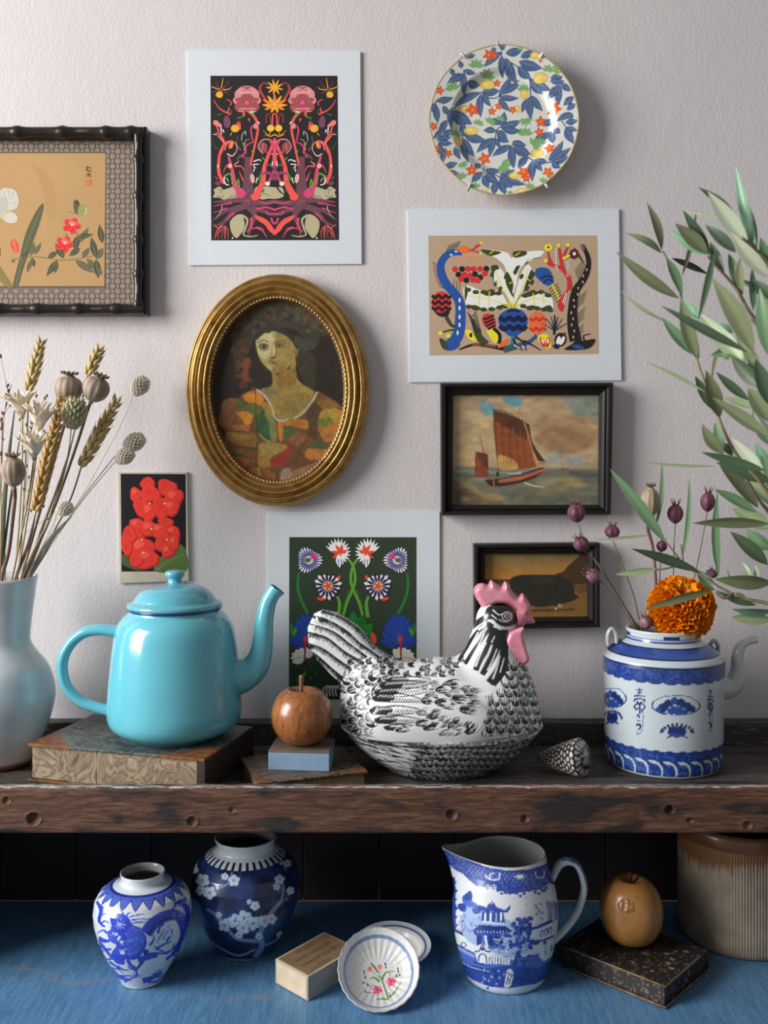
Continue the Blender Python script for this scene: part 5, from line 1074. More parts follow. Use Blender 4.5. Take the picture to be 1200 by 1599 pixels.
# pouring beak at the mouth
n_ = 24; base_i = len(V)-n_*1
for i in range(len(sp)):
    f = max(0, (i-len(sp)+7)/6)
    for k_ in range(n_):
        p = V[i*n_+k_]; 
        if f > 0 and p[0] > sp[i][0]: V[i*n_+k_] = p+np.array([14, 0, -12])*kt*f*((p[0]-sp[i][0])/(30*kt))**2
Fc = Fc[:-1]; V2, F2 = tube(sp[::-1][:14], [24*kt, 26*kt, 30*kt], 24, cap=False); F2 = [q[::-1] for q in F2]
ring = [(len(sp)-1)*n_+k_ for k_ in range(n_)]
Vj, Fj = join([(V, Fc), (V2, F2)])
mk('spout', Vj, Fj, MAT_TQ, t)
hp = cat([tp(500, 328), tp(470, 325), tp(400, 320), tp(335, 336), tp(280, 388), tp(254, 462), tp(270, 548), tp(328, 610), tp(400, 638), tp(470, 655)], 6)
V, Fc = tube(hp, [25*kt, 24*kt, 23*kt, 22.5*kt, 22*kt, 22*kt, 22*kt, 22*kt], 16, flat=1.25); mk('handle', V, Fc, MAT_TQ, t)

# ---------------------------------------------------------------- hen tureen
hd = 1.265; hg = hd/(3*F); hc = Vector((P(690, 1126, hd).x, hd, SHELF))
t = thing('hen_tureen', 'black and white ceramic hen tureen with pink comb', 'tureen', hc)
def hx(u): return (460+u/3-CXP)/F*hd
def hz(v): return CAMZ-(880+v/3-CYP)/F*hd
SEAM = hz(742)
h = 3.4
U = np.arange(30, 1180, h); Wd = np.arange(-350, 351, h); Zv = np.arange(-752, -186, h)   # up = -v
u, w, v = np.meshgrid(U, Wd, -Zv, indexing='ij'); u = u.astype(np.float32); w = w.astype(np.float32); v = v.astype(np.float32)
def ell(cu, cv, cw, a, b, c):
    q = np.sqrt(((u-cu)/a)**2+((w-cw)/c)**2+((v-cv)/b)**2)
    return (q-1)*min(a, b, c)
def cone(a, b, ra, rb, fl=1.0):
    a, b = np.array(a, float), np.array(b, float); dv = b-a; L2 = dv@dv
    tt = np.clip(((u-a[0])*dv[0]+(v-a[1])*dv[1])/L2, 0, 1)
    return np.sqrt((u-a[0]-dv[0]*tt)**2+(v-a[1]-dv[1]*tt)**2+(w*fl)**2)-(ra+(rb-ra)*tt)
S = ell(692, 760, 0, 452, 318, 322)
S = smin(S, ell(395, 650, 0, 182, 205, 215), 60)
S = smin(S, ell(945, 660, 0, 190, 250, 230), 60)
S = smin(S, cone((915, 540), (938, 262), 165, 82), 70)
S = smin(S, ell(955, 258, 0, 88, 74, 72), 30)
tailp = [(62, 300), (92, 234), (135, 214), (205, 228), (300, 290), (380, 380), (470, 450), (520, 560), (330, 680), (215, 565), (110, 460), (66, 385)]
T2 = sd_poly(u[:, 0, :], v[:, 0, :], tailp)[:, None, :]
hw = 34+44*np.clip((u-80)/330, 0, 1)
tail = np.where(T2 < 0, np.maximum(np.abs(w)-hw*np.sqrt(np.clip(1-(1-np.clip(-T2/46, 0, 1))**2, 0, 1)), T2), np.hypot(T2, np.maximum(np.abs(w)-4, 0)))
S = smin(S, tail.astype(np.float32), 42)
for sgn in (-1, 1): S = smin(S, ell(628, 668, sgn*296, 285, 132, 52), 16)
S = np.maximum(S, v-742)
Vh, Qh = nets(S, (30, -350, Zv[0]), h)
del S, u, w, v, tail
V = np.stack([(460+Vh[:, 0]/3-CXP)/F*hd, hd+Vh[:, 1]*hg, CAMZ-(880-Vh[:, 2]/3-CYP)/F*hd], 1)
# feathers painted in black
HW = (226, 231, 229); HB = (26, 28, 32); HG = (96, 104, 110)
D = Draw(460, 880, 3.0, 1.2); hr = random.Random(11)
def feather(x, y, ang, ln, wd, dark=HB, n=5, fill=0.5, lite=HW, tipf=0.52):
    a = math.radians(ang); ca, sa = math.cos(a), math.sin(a); j = lambda: hr.uniform(-0.06, 0.06)
    T_ = lambda p, q: (x+p*ca-q*sa, y+p*sa+q*ca)
    o = [T_(-0.1*ln, 0), T_(0.15*ln, wd*(0.42+j())), T_((0.6+j())*ln, wd*(0.50+j())), T_(0.92*ln, wd*(0.28+j())), T_((1+j())*ln, 0), T_(0.92*ln, -wd*(0.28+j())), T_((0.6+j())*ln, -wd*(0.50+j())), T_(0.15*ln, -wd*0.42)]
    D.blob([(p+(p-x)*0.06, q+(q-y)*0.06) for p, q in o], lite, 3); D.blob(o, dark, 3)
    k = tipf
    D.blob([T_(-0.1*ln, 0), T_(0.12*ln, wd*0.36), T_(k*0.8*ln, wd*0.38), T_(k*ln, wd*0.12), T_((k+0.10)*ln, 0), T_(k*ln, -wd*0.14), T_(k*0.8*ln, -wd*0.38), T_(0.12*ln, -wd*0.36)], lite, 3)
    for k_ in range(n):
        q = (k_-(n-1)/2)/max(1, n-1)*wd*0.78
        if hr.random() < fill: D.line([T_((0.05+0.25*hr.random())*ln, q*0.6), T_(0.8*ln, q)], wd*0.03+1, wd*0.09+1.2, dark, n=1)
        if hr.random() < 0.65: D.line([T_(0.5*ln, q*0.9+2), T_((0.78+0.14*hr.random())*ln, q*0.95+2)], wd*0.05+0.8, 0.8, lite, n=1)
def bodyfeathers():
    # back: dark patches pointing to the tail, larger ones over the rump
    for row in range(4, -1, -1):
        for i in range(14, -1, -1):
            x = 800-i*42-row*16+hr.uniform(-10, 10); y = 446+row*32+8*math.sin(i*0.7)+hr.uniform(-6, 6)
            if x < 260 or (row > 2 and x > 520): continue
            feather(x, y, 170+hr.uniform(-14, 14), 44, 30, HB if hr.random() < 0.7 else HG, 4, 0.4, HW, 0.36)
    for row in range(7, -1, -1):
        for i in range(4, -1, -1):
            x = 400-i*46+hr.uniform(-10, 10)-(20 if row % 2 else 0); y = 500+row*38+hr.uniform(-6, 6)
            if x > 225+max(0, row-5)*26: feather(x, y, 140+hr.uniform(-22, 22)+row*3, 62, 48, HB if hr.random() < 0.8 else HG, 7, 0.6, HW, 0.50)
    # breast
    for row in range(8, -1, -1):
        for i in range(7):
            x = 905+i*43+(21 if row % 2 else 0); y = 440+row*42
            if x < 990-row*12 and row < 4: continue
            feather(x, y, 90+hr.uniform(-12, 12)-(x-1010)*0.03, 64, 50, HB, 6, 0.5, (222, 226, 222), 0.58)
bodyfeathers()
# wing: long primaries at the left, dark coverts at the right
D.blob([(352, 720), (360, 640), (420, 565), (520, 540), (640, 530), (780, 545), (870, 590), (908, 660), (890, 740), (830, 800), (740, 790), (640, 770), (520, 760), (420, 760)], HW)
for x0, y0, x1, y1, wd in [(640, 545, 430, 548, 40), (620, 560, 400, 572, 46), (640, 590, 375, 605, 44), (600, 640, 365, 630, 46), (600, 690, 352, 690, 48), (590, 735, 375, 735, 42), (560, 765, 420, 770, 30)]:
    D.blob([(x1, y1), (x1+30, y1-wd*0.45), (x1+90, y1-wd*0.42), (x1+110, y1), (x1+70, y1+wd*0.35), (x1+14, y1+wd*0.3)], HB)
    D.line([(x1, y1-4), ((x0+x1)/2, y1-wd*0.5), (x0, y0-6)], 8, 4, HB); D.line([(x1+10, y1+wd*0.3), ((x0+x1)/2, y1+wd*0.4), (x0, y0+8)], 6, 3, HB)
    for i in range(17):
        f = i/16; x = x1+30+(x0-x1-30)*f; y = y1+(y0-y1)*f
        D.line([(x, y-wd*0.1), (x-16, y+wd*0.36)], 5.2, 3.2, HB if i < 13 else HG, n=1)
        if i < 8: D.line([(x+10, y-wd*0.35), (x-4, y-wd*0.08)], 4, 2, HW, n=1)
for x, y, a, ln, wd, dk in [(700, 560, 170, 88, 46, HG), (780, 560, 172, 90, 44, HB), (860, 590, 175, 90, 46, HB), (690, 620, 178, 80, 42, HB), (790, 610, 190, 95, 50, HB), (880, 640, 186, 96, 50, HB), (770, 665, 188, 90, 50, HB), (870, 690, 184, 96, 44, HB), (700, 690, 160, 90, 46, HB), (740, 720, 150, 80, 50, HG), (690, 750, 165, 90, 44, HB), (790, 735, 150, 80, 56, HB), (850, 740, 130, 74, 56, HB), (800, 775, 165, 84, 40, HB), (880, 610, 200, 60, 40, HG), (640, 575, 175, 50, 26, HG), (660, 640, 178, 70, 36, HB), (640, 690, 172, 70, 36, HG), (640, 740, 170, 76, 36, HB), (560, 770, 172, 90, 30, HB), (760, 790, 172, 80, 34, HG), (730, 585, 174, 70, 34, HB), (820, 640, 188, 80, 44, HB), (730, 650, 180, 70, 40, HB)]:
    feather(x, y, a, ln, wd, dk, 9, 0.6)
D.line([(905, 640), (915, 700), (880, 770), (840, 800)], 4, 3, (170, 176, 176))
# tail feathers
for p, w0 in [([(455, 440), (360, 360), (250, 270), (130, 220)], 8), ([(400, 440), (300, 370), (200, 290), (95, 260)], 9), ([(340, 440), (260, 380), (180, 320), (82, 290)], 8), ([(330, 470), (240, 420), (150, 350), (70, 330)], 10), ([(270, 500), (200, 450), (130, 400), (68, 380)], 9), ([(230, 540), (180, 500), (120, 445), (80, 415)], 9), ([(215, 565), (170, 530), (110, 460)], 10), ([(330, 400), (250, 320), (150, 262), (100, 255)], 6)]:
    D.line(p, w0*1.5, w0*0.9, HB)
    c_ = cat(p, 13)
    for i in range(2, len(c_)-1):
        x, y = c_[i]; ln = hr.uniform(18, 32); D.line([(x, y), (x-ln*0.75, y-ln*0.5+2)], 6.5, 3, HB if hr.random() < 0.85 else HG, n=1); D.line([(x, y), (x-ln*0.2, y+ln*0.75)], 6.5, 3, HB if hr.random() < 0.8 else HG, n=1)
for x, y in [(c[0], c[1]) for c in cat([(140, 216), (220, 235), (310, 300), (385, 385)], 8)]: D.line([(x-16, y+16), (x+2, y-2)], 7, 4, HB, n=1)
# neck hackles
D.blob([(905, 205), (960, 185), (1020, 200), (1046, 250), (1035, 285), (990, 296), (955, 285), (930, 262), (905, 270), (880, 300), (890, 250)], HB)
for p, w0, w1 in [([(900, 250), (840, 290), (780, 360), (735, 425)], 30, 10), ([(905, 270), (850, 330), (800, 400), (770, 455)], 26, 14), ([(925, 280), (880, 350), (830, 420), (800, 470)], 30, 16), ([(940, 300), (910, 380), (870, 450), (850, 500)], 36, 26), ([(960, 310), (945, 400), (910, 470), (880, 520)], 44, 26), ([(985, 310), (985, 400), (965, 490), (915, 560)], 40, 40), ([(975, 330), (990, 420), (980, 500), (930, 565)], 30, 34)]: D.line(p, w0, w1, HB)
for p, w0 in [([(830, 320), (800, 370), (775, 420)], 12), ([(860, 320), (820, 390), (795, 440)], 9), ([(890, 330), (850, 410), (825, 460)], 14), ([(900, 370), (870, 430), (850, 480)], 10), ([(925, 380), (900, 440), (870, 500)], 9), ([(880, 290), (860, 310)], 10), ([(950, 400), (930, 450), (905, 500)], 8), ([(965, 430), (950, 490), (930, 540)], 10), ([(985, 440), (965, 510)], 6), ([(940, 340), (925, 370)], 8), ([(905, 300), (885, 330)], 7)]:
    D.line(p, w0*0.5, w0, HW); 
    for o_ in (-3, 3): D.line([(a+o_, b) for a, b in p], 1.8, 1.2, HG)
D.line([(930, 215), (960, 240), (990, 232), (1016, 250)], 5, 4, HW); D.ell(998, 248, 25, 24, HW); D.ell(996, 248, 19, 18, HB); D.ell(997, 246, 12, 12, HW); D.ell(997, 246, 7, 7, HB); D.line([(960, 262), (978, 272), (1005, 275)], 4, 4, HW); D.line([(925, 240), (950, 262)], 6, 4, HW)
img = D.raster(455, 915, 850, 1150, 2.6)
img = blur(premul(img), 1)
base = np.tile(np.array(L(HW, 1.0)), (len(V), 1))
C = decorate(V, hc, img, 455, 915, 2.6, base)
lum = C.mean(1)/np.mean(L(HW, 1.0))
# relief: dark strokes cut a little into the glaze
nrm = np.zeros_like(V); e1 = V[Qh[:, 1]]-V[Qh[:, 0]]; e2 = V[Qh[:, 3]]-V[Qh[:, 0]]; fn_ = np.cross(e1, e2)
for k_ in range(4): np.add.at(nrm, Qh[:, k_], fn_)
nrm /= np.linalg.norm(nrm, axis=1)[:, None]+1e-12
V = V-nrm*(0.0006*np.clip(1-lum, 0, 1))[:, None]*(V[:, 2] > SEAM+0.002)[:, None]
mk('hen_lid', V, Qh, MAT_GLAZE, t, cols=C, label='hen shaped lid with black feather painting')
# dish
dp = [(0.50, 0.0), (0.545, 0.001), (0.60, 0.006), (0.74, 0.019), (0.87, 0.034), (0.955, 0.047), (1.0, 0.0555), (1.03, 0.0575), (1.035, 0.0605), (1.02, 0.0622)]
sm = SEAM-SHELF; g = resample([(r, z*sm/0.0624) for r, z in dp], 130)
V, Q, th = pot_grid(g, hc, 250, 40, 0.1275, 0.094)
D = Draw(460, 880, 3.0, 1.05)
for row in range(7, -1, -1):
    y = 822+row*28
    for i in range(22):
        x = 540+i*30+(15 if row % 2 else 0)+row*2
        if x < 600-row*12 and row < 8: continue
        if y > 1060-abs(x-760)*0.25: continue
        feather(x, y-14+ (0 if x < 1000 else -(x-1000)*0.35), 88+hr.uniform(-12, 12)+(850-x)*0.03, 38, 33, HB, 5, 0.55, (205, 210, 206), 0.50)
for i in range(190):
    x, y = hr.uniform(250, 600), hr.uniform(790, 1000)
    if y > 800+(x-230)*0.85: continue
    D.line([(x, y), (x+hr.uniform(20, 40), y+hr.uniform(4, 14)), (x+hr.uniform(50, 90), y+hr.uniform(8, 26))], 4.5, 2.5, HB if hr.random() < 0.7 else HG, n=2)
D.line([(235, 745), (330, 795), (480, 835), (680, 850), (860, 842), (1020, 812), (1140, 765)], 5, 4, HG)
D.line([(245, 775), (340, 820), (480, 856), (620, 866)], 8, 3, HB); D.line([(700, 866), (900, 858), (1050, 820), (1140, 785)], 4, 3, HG)
for i in range(26): x = 260+i*14; y = 785+30*math.sin(i/26*1.4)+i*1.3; D.line([(x, y), (x+10, y+12)], 3, 2, HB, n=1)
img = blur(premul(D.raster(535, 1110, 850, 1235, 2.6)), 1)
Vd = V.reshape(-1, 3); C = decorate(Vd, hc, img, 535, 1110, 2.6, np.tile(np.array(L((214, 219, 215), 1.05)), (len(Vd), 1)))
Vd, Fd = pot_caps(V, Q); mk('dish', Vd, Fd, MAT_GLAZE, t, cols=C, label='oval dish below the hen lid')
# comb, wattles, beak
def puff(poly, d, y_c, ht, res, R_):
    """rounded slab from a photo outline: half thickness ht, edge rounding R_ (pixels)"""
    p = np.array(poly); lo = p.min(0)-3; hi = p.max(0)+3
    X = np.arange(lo[0], hi[0], res); Y = np.arange(-hi[1], -lo[1], res); Wn = np.arange(-ht-2*res, ht+2.1*res, res)
    x2, y2 = np.meshgrid(X, -Y, indexing='ij'); s2 = sd_poly(x2, y2, p)[:, None, :]
    w_ = Wn[None, :, None]
    e = np.clip(-s2/R_, 0, 1); hh = ht*np.sqrt(np.clip(1-(1-e)**2, 0, 1))
    vol = np.where(s2 < 0, np.maximum(np.abs(w_)-hh, s2), np.sqrt(s2**2+w_**2*0.04))
    V, Q = nets(vol, (X[0], Wn[0], Y[0]), res)
    kk = d/F
    return np.stack([(V[:, 0]-CXP)*kk, y_c+V[:, 1]*kk, CAMZ-(-V[:, 2]-CYP)*kk], 1), Q
Z6 = lambda a: [(680+x/7.06, 900+y/7.06) for x, y in a]
MAT_PINK = M_plain('pink_glaze', (0.70, 0.20, 0.29), (0.82, 0.36, 0.44), 0.25, 70, coat=0.5)
comb = cat(Z6([(535, 372), (425, 190), (450, 100), (520, 72), (582, 92), (612, 36), (680, 82), (730, 112), (765, 55), (812, 82), (850, 165), (905, 228), (960, 180), (1010, 240), (1052, 315), (1035, 400), (960, 440), (900, 370), (820, 315), (720, 300), (640, 320), (560, 365)]), 3, True)
V, Q = puff(comb, hd, hd, 12.5, 1.0, 9); mk('comb', V, Q, MAT_PINK, t, label='pink comb')
wat = cat(Z6([(770, 640), (800, 585), (880, 545), (952, 530), (945, 610), (980, 760), (1012, 872), (965, 932), (880, 922), (805, 825), (757, 705)]), 3, True)
for sgn in (-1, 1):
    V, Q = puff(wat, hd, hd+sgn*0.0215, 7, 1.0, 6); mk('wattle', V, Q, MAT_PINK, t, label='pink wattle')
b0, b1 = P(680+900/7.06, 900+470/7.06, hd), P(680+1100/7.06, 900+508/7.06, hd)
V, Fc = tube(cat([b0, b0.lerp(b1, 0.5)+Vector((0, 0, 0.0035)), b1], 6), [0.0125, 0.0115, 0.008, 0.0045, 0.001], 14); mk('beak', V, Fc, MAT_PINK, t, label='pink beak')

# ---------------------------------------------------------------- cone shell
t_ax0 = Vector((P(842, 1183, 1.265).x, 1.268, SHELF+0.011)); t_ax1 = Vector((P(919, 1192, 1.225).x, 1.226, SHELF+0.0245))
t = thing('cone_shell', 'black and white mottled cone shell lying beside the hen', 'shell', Vector(((t_ax0.x+t_ax1.x)/2, 1.25, SHELF)))
ax = (t_ax1-t_ax0); ln = ax.length; axn = np.array(ax.normalized()); uu = np.cross(axn, (0, 0, 1)); uu /= np.linalg.norm(uu); ww = np.cross(uu, axn)
NS, NTh = 120, 130
fs = np.linspace(0, 1.0, NS); rad = np.interp(fs, [0, 0.02, 0.12, 0.4, 0.7, 0.80, 0.845, 0.87, 0.90, 0.925, 0.95, 0.975, 1.0], np.array([0.001, 0.0055, 0.009, 0.0165, 0.0225, 0.0242, 0.0236, 0.0215, 0.0165, 0.013, 0.0085, 0.0045, 0.0004]))
pos = np.interp(fs, [0, 0.84, 0.90, 1.0], [0, 0.87, 0.93, 1.0])*ln
th = np.linspace(0, 2*PI, NTh, endpoint=False)
Rr = rad[:, None]*(1+0.03*np.sin(th[None, :]+fs[:, None]*26)*(fs[:, None] > 0.83))
V = np.array(t_ax0)+axn*pos[:, None, None]+uu*(Rr*np.cos(th))[:, :, None]+ww*(Rr*np.sin(th))[:, :, None]
uvx = (th[None, :]*rad[:, None]**0.0*0.019+0*fs[:, None]); uvy = np.broadcast_to(pos[:, None], uvx.shape)
cells = np.array([(i*0.0066+(0.0033 if j % 2 else 0)+RNG.uniform(-.0016, .0016), j*0.0050+RNG.uniform(-.0014, .0014)) for j in range(-1, 20) for i in range(-2, 21)])
dx = uvx.reshape(-1, 1)-cells[:, 0]; dy = (uvy.reshape(-1, 1)-cells[:, 1])*1.15; dd = np.sort(np.sqrt(dx*dx+dy*dy), 1)[:, :2]
m_ = (dd[:, 1]-dd[:, 0]) > 0.0021
C = np.where(m_[:, None], np.array((0.68, 0.64, 0.58)), np.array((0.022, 0.017, 0.015)))
i = np.arange(NS-1)[:, None]*NTh; j = np.arange(NTh)[None, :]; j2 = (j+1) % NTh
Q = np.stack([(i+j).ravel(), (i+j2).ravel(), (i+NTh+j2).ravel(), (i+NTh+j).ravel()], 1)
V = V.reshape(-1, 3); V[:, 2] -= V[:, 2].min()-SHELF
mk('shell_body', V, Q, M_attr('shell_gloss', 0.35, coat=0.3), t, cols=C, recalc=True)

# ---------------------------------------------------------------- blue and white teapot
pc2 = Vector((P(1036, 1190, 1.29).x, 1.29, SHELF)); k2 = 1.29/F
t = thing('porcelain_teapot', 'cylindrical blue and white porcelain teapot holding the marigold', 'teapot', pc2)
m2 = lambda r, z: (r*k2, z*k2)
pp2 = [m2(78, 0), m2(84, 1), m2(88, 8), m2(89.5, 40), m2(90, 90), m2(91, 140), m2(92, 160), m2(91, 168), m2(87, 173), m2(75, 183), m2(62, 191), m2(57, 194), m2(56, 200), m2(56.5, 207), m2(57, 210), m2(54, 211.5), m2(51.5, 208), m2(51, 195), m2(60, 186), m2(80, 165), m2(82, 100), m2(80, 20), m2(4, 12)]
g = resample(pp2, 330, False); ro = int(np.argmax(g[:, 1]))
V, Q, th = pot_grid(g, pc2, 250, 44)
f0 = math.atan2(-pc2.y, -pc2.x); TH = np.broadcast_to(th-f0, V.shape[:2]); Zr = np.broadcast_to((g[:, 1]/k2)[:, None], TH.shape); Rr = np.broadcast_to((g[:, 0]/k2)[:, None], TH.shape)
CW = np.array(L((186, 198, 204), 1.15)); CB = np.array(L((30, 58, 130), 1.1)); CB2 = np.array(L((54, 88, 162), 1.1)); CK = np.array(L((22, 34, 82), 1.1))
C = np.tile(CW, TH.shape+(1,)).reshape(TH.shape+(3,)); outer = np.broadcast_to((np.arange(len(g)) < ro)[:, None], TH.shape)
def put(mask, col): C[mask & outer] = col
nz_ = fbm(TH*22, Zr/5.0, 3.3); sw = fbm(TH*40, Zr/3.0, 8.1)
sc1 = 143.5-3.0*np.abs(np.sin(TH*13)); put((Zr < 166) & (Zr > sc1) & (Rr > 87), CB); put((Zr < 164) & (Zr > sc1+3) & (Rr > 87) & (sw > 0.55), CB2); put((Zr < 166) & (Zr > 163.5) & (Rr > 87), CK)
put((Zr > 176) & (Zr < 189) & (Rr > 60), CB2); put((Zr > 176) & (Zr < 189) & (Rr > 60) & (np.sin(TH*150) > 0.1), CB); put((Zr > 188) & (Zr < 189.6), CK); put((Zr > 174.6) & (Zr < 176.4) & (Rr > 60), CK)
put((np.abs(Zr-200) < 1.2) & (Rr < 60), CB2); put((np.abs(Zr-196) < 1.0) & (Rr < 60), CB); put((np.abs(Zr-203.5) < 2.4) & (Rr < 60) & (np.sin(TH*4.2+0.6) > 0.62), CK)
sc2 = 41+2.2*np.abs(np.sin(TH*15)); put((Zr < sc2) & (Zr > 27), CB); put((Zr < sc2-2) & (Zr > 28) & (sw > 0.60), CB2)
cell = (TH*13.5/PI) % 1.0
put((Zr <= 27) & (Zr > 5), CB); put((Zr <= 27) & (Zr > 5) & (nz_ > 0.55), CB2)
arc = np.abs(np.hypot((cell-0.38)/0.62, (Zr-11)/15.5)-0.92); put((Zr <= 28) & (Zr > 4.5) & (arc < 0.12) & (cell > 0.30), CW); put((Zr > 22) & (Zr <= 27.4) & (cell < 0.30) & (Zr > 26-cell*12), CW); put(Zr <= 5.2, CW)
D = Draw(860, 720, 2.962, 1.1)
K1 = (26, 44, 104); K2 = (40, 70, 148)
def shou(x, y, s_=1.0, sq=1.0):
    S_ = lambda a: [(x+p*s_*sq, y+q*s_) for p, q in a]
    for a, w0 in [([(-16, -95), (0, -88), (18, -95)], 6), ([(-10, -78), (12, -80)], 7), ([(0, -100), (0, -60)], 6), ([(-26, -62), (0, -66), (28, -60)], 8), ([(-24, -46), (0, -52), (24, -44)], 9), ([(-26, -50), (-22, -34)], 6), ([(26, -48), (22, -32)], 6), ([(-14, -36), (0, -30), (14, -36)], 10), ([(-24, -10), (-18, -24), (0, -26), (20, -22), (26, -6)], 8), ([(-22, -10), (-14, 0), (-6, -10)], 7), ([(24, -6), (14, 4), (8, -6)], 7), ([(0, -26), (2, 20)], 9), ([(2, 10), (16, 14), (14, 80), (4, 108), (-10, 112), (-10, 100)], 4), ([(-14, 30), (-4, 24), (-2, 40)], 8), ([(-16, 72), (0, 66), (4, 84), (-8, 92)], 10), ([(-12, 48), (4, 52)], 6)]: D.line(S_(a), w0*s_, w0*0.8*s_, K1 if w0 > 6 else K2)
shou(412, 1150); shou(740, 1148, 0.92, 0.55)
def bat(x, y, sq=1.0):
    D.line([(x-105*sq, y-20), (x-60*sq, y-42), (x, y-46), (x+60*sq, y-42), (x+105*sq, y-14)], 4, 4, K2); D.line([(x-105*sq, y-22), (x-110*sq, y+8), (x-70*sq, y+34), (x-40*sq, y+36)], 7, 6, K1); D.line([(x+105*sq, y-16), (x+108*sq, y+10), (x+70*sq, y+34), (x+40*sq, y+36)], 7, 6, K1)
    for dx_, dy_, r_ in [(-62, 10, 22), (-36, -8, 22), (-8, -22, 18), (22, -12, 22), (50, 6, 24), (74, 14, 16), (-20, 20, 22), (14, 22, 24), (40, 26, 18), (-82, 16, 12)]: D.ell(x+dx_*sq, y+dy_, r_*sq, r_, K1 if (dx_+dy_) % 3 else K2)
    for dx_ in (-20, 0, 18): D.line([(x+dx_*sq, y+30), (x+dx_*0.7*sq, y+48)], 5, 3, K2)
    for dx_, dy_ in ((-30, 8), (10, 2), (34, 14)): D.ell(x+dx_*sq, y+dy_, 6*sq, 5, (120, 144, 186))
bat(582, 1132); bat(282, 1098, 0.62)
def lotus(x, y, sq=1.0):
    D.ell(x, y+4, 44*sq, 24, K2); D.ell(x-16*sq, y-6, 26*sq, 18, K1); D.ell(x+18*sq, y-4, 24*sq, 20, K1)
    for a in range(11):
        q = math.radians(-175+a*17 if a < 11 else 0); D.ell(x+72*sq*math.cos(q), y+6+36*math.sin(q), 10*sq, 6, K1, math.degrees(q))
    for dx_ in (-50, 0, 52): D.line([(x+dx_*0.5*sq, y+20), (x+dx_*sq, y+32)], 9, 4, K1)
lotus(586, 1250); lotus(286, 1186, 0.6)
img = premul(D.raster(940, 1000, 1130, 1180, 3.0)); Vt = V.reshape(-1, 3)
Cd = decorate(Vt, pc2, img, 940, 1000, 3.0, C.reshape(-1, 3)); om = (outer & (Rr > 80)).reshape(-1, 1)
C = np.where(om, Cd, C.reshape(-1, 3)); inn = (~outer).reshape(-1, 1); C = np.where(inn, np.array((0.42, 0.42, 0.40)), C)
Vt, Ft = pot_caps(V, Q); mk('body', Vt, Ft, MAT_GLAZE, t, cols=C)
MAT_CEL = M_plain('pale_celadon', (0.56, 0.60, 0.60), (0.47, 0.51, 0.52), 0.25, 40, coat=0.5)
def t2(cx, cy, dy=0.0): 
    x, y = 860+cx/2.962, 720+cy/2.962; return Vector((pc2.x+(x-1036)*k2, pc2.y+dy, SHELF+(1190-y)*k2))
sp = cat([t2(750, 1035), t2(800, 1052), t2(848, 1030), t2(868, 970), t2(866, 905), t2(880, 858), t2(912, 834), t2(955, 824)], 6)
V, Fc = tube(sp, [46*k2/2.962*x for x in (1.1, 1.1, 1.02, 0.86, 0.68, 0.56, 0.46, 0.40, 0.36)], 18); Fc = Fc[:-1]
V2, F2 = tube(sp[::-1][:10], [46*k2/2.962*0.28]*2, 18, cap=False); V, Fc = join([(V, Fc), (V2, [q[::-1] for q in F2])])
mk('spout', V, Fc, MAT_CEL, t)
for cx, cy, s in ((285, 812, 1), (756, 866, -1)):
    pth = cat([t2(cx-18*s, cy+42), t2(cx-20*s, cy-10), t2(cx-2*s, cy-38), t2(cx+16*s, cy-14), t2(cx+20*s, cy+30)], 5)
    V, Fc = tube(pth, 8.5*k2/2.962*1.1, 10, flat=1.8); mk('lug', V, Fc, MAT_CEL, t)
# ================================================================ things on the blue lower shelf
def dz(py): return (CAMZ-DECK)*F/(py-CYP)
GW = np.array(L((196, 204, 210), 1.15))
# ---------------------------------------------------------------- dragon jar
kd = 1.165/F/3.158; jc = Vector((P(223, 1527, 1.165).x, 1.165, DECK))
t = thing('ginger_jar', 'small white ginger jar painted with a blue dragon', 'jar', jc)
jp = [(96, 0), (104, 2), (112, 20), (140, 70), (180, 140), (212, 215), (232, 290), (237, 345), (230, 395), (208, 435), (172, 462), (130, 476), (112, 482), (104, 492), (103, 508), (106, 520), (109, 526), (106, 530), (100, 528), (96, 515), (96, 490), (120, 468), (200, 420), (222, 345), (190, 200), (100, 30), (5, 20)]
g = resample([(r*kd, z*kd) for r, z in jp], 330, False); ro = int(np.argmax(g[:, 1]))
V, Q, th = pot_grid(g, jc, 230, 44)
f0 = math.atan2(-jc.y, -jc.x); TH = np.broadcast_to(th-f0, V.shape[:2]); Zr = np.broadcast_to((g[:, 1]/kd)[:, None], TH.shape); Rr = np.broadcast_to((g[:, 0]/kd)[:, None], TH.shape)
outer = np.broadcast_to((np.arange(len(g)) < ro)[:, None], TH.shape)
C = np.tile(GW, TH.shape+(1,)).reshape(TH.shape+(3,))
DB = L((44, 66, 170), 1.2); DB2 = L((84, 108, 196), 1.1); DN = L((24, 34, 112), 1.2)
# lappets round the shoulder
cel = np.abs(((TH*10/PI) % 1.0)-0.5)*2        # 0 in the middle of a petal
low = 432-(-28)*0+np.where(True, 0, 0); edge_ = 424+cel*34
on = outer & (Zr > edge_) & (Zr < 472) & (Rr > 118)
C[on] = DB2; C[on & ((Zr < edge_+7) | (Zr > 467))] = DN; C[on & (np.abs((Zr-edge_) % 13-6) < 2.2) & (Zr > edge_+7)] = DB
D = Draw(120, 1280, 3.158, 1.25)
A1, A2, A3 = (38, 58, 176), (62, 84, 190), (26, 36, 120)
D.blob([(165, 480), (200, 460), (250, 475), (275, 515), (320, 540), (345, 590), (330, 650), (290, 690), (240, 690), (235, 715), (190, 705), (170, 660), (195, 620), (165, 600), (150, 560), (170, 530)], A1)
D.blob([(255, 540), (320, 545), (335, 600), (300, 660), (255, 670), (240, 600)], A2); D.line([(340, 560), (380, 510), (440, 475), (490, 470), (520, 500), (535, 560), (520, 610), (490, 650)], 62, 44, A1)
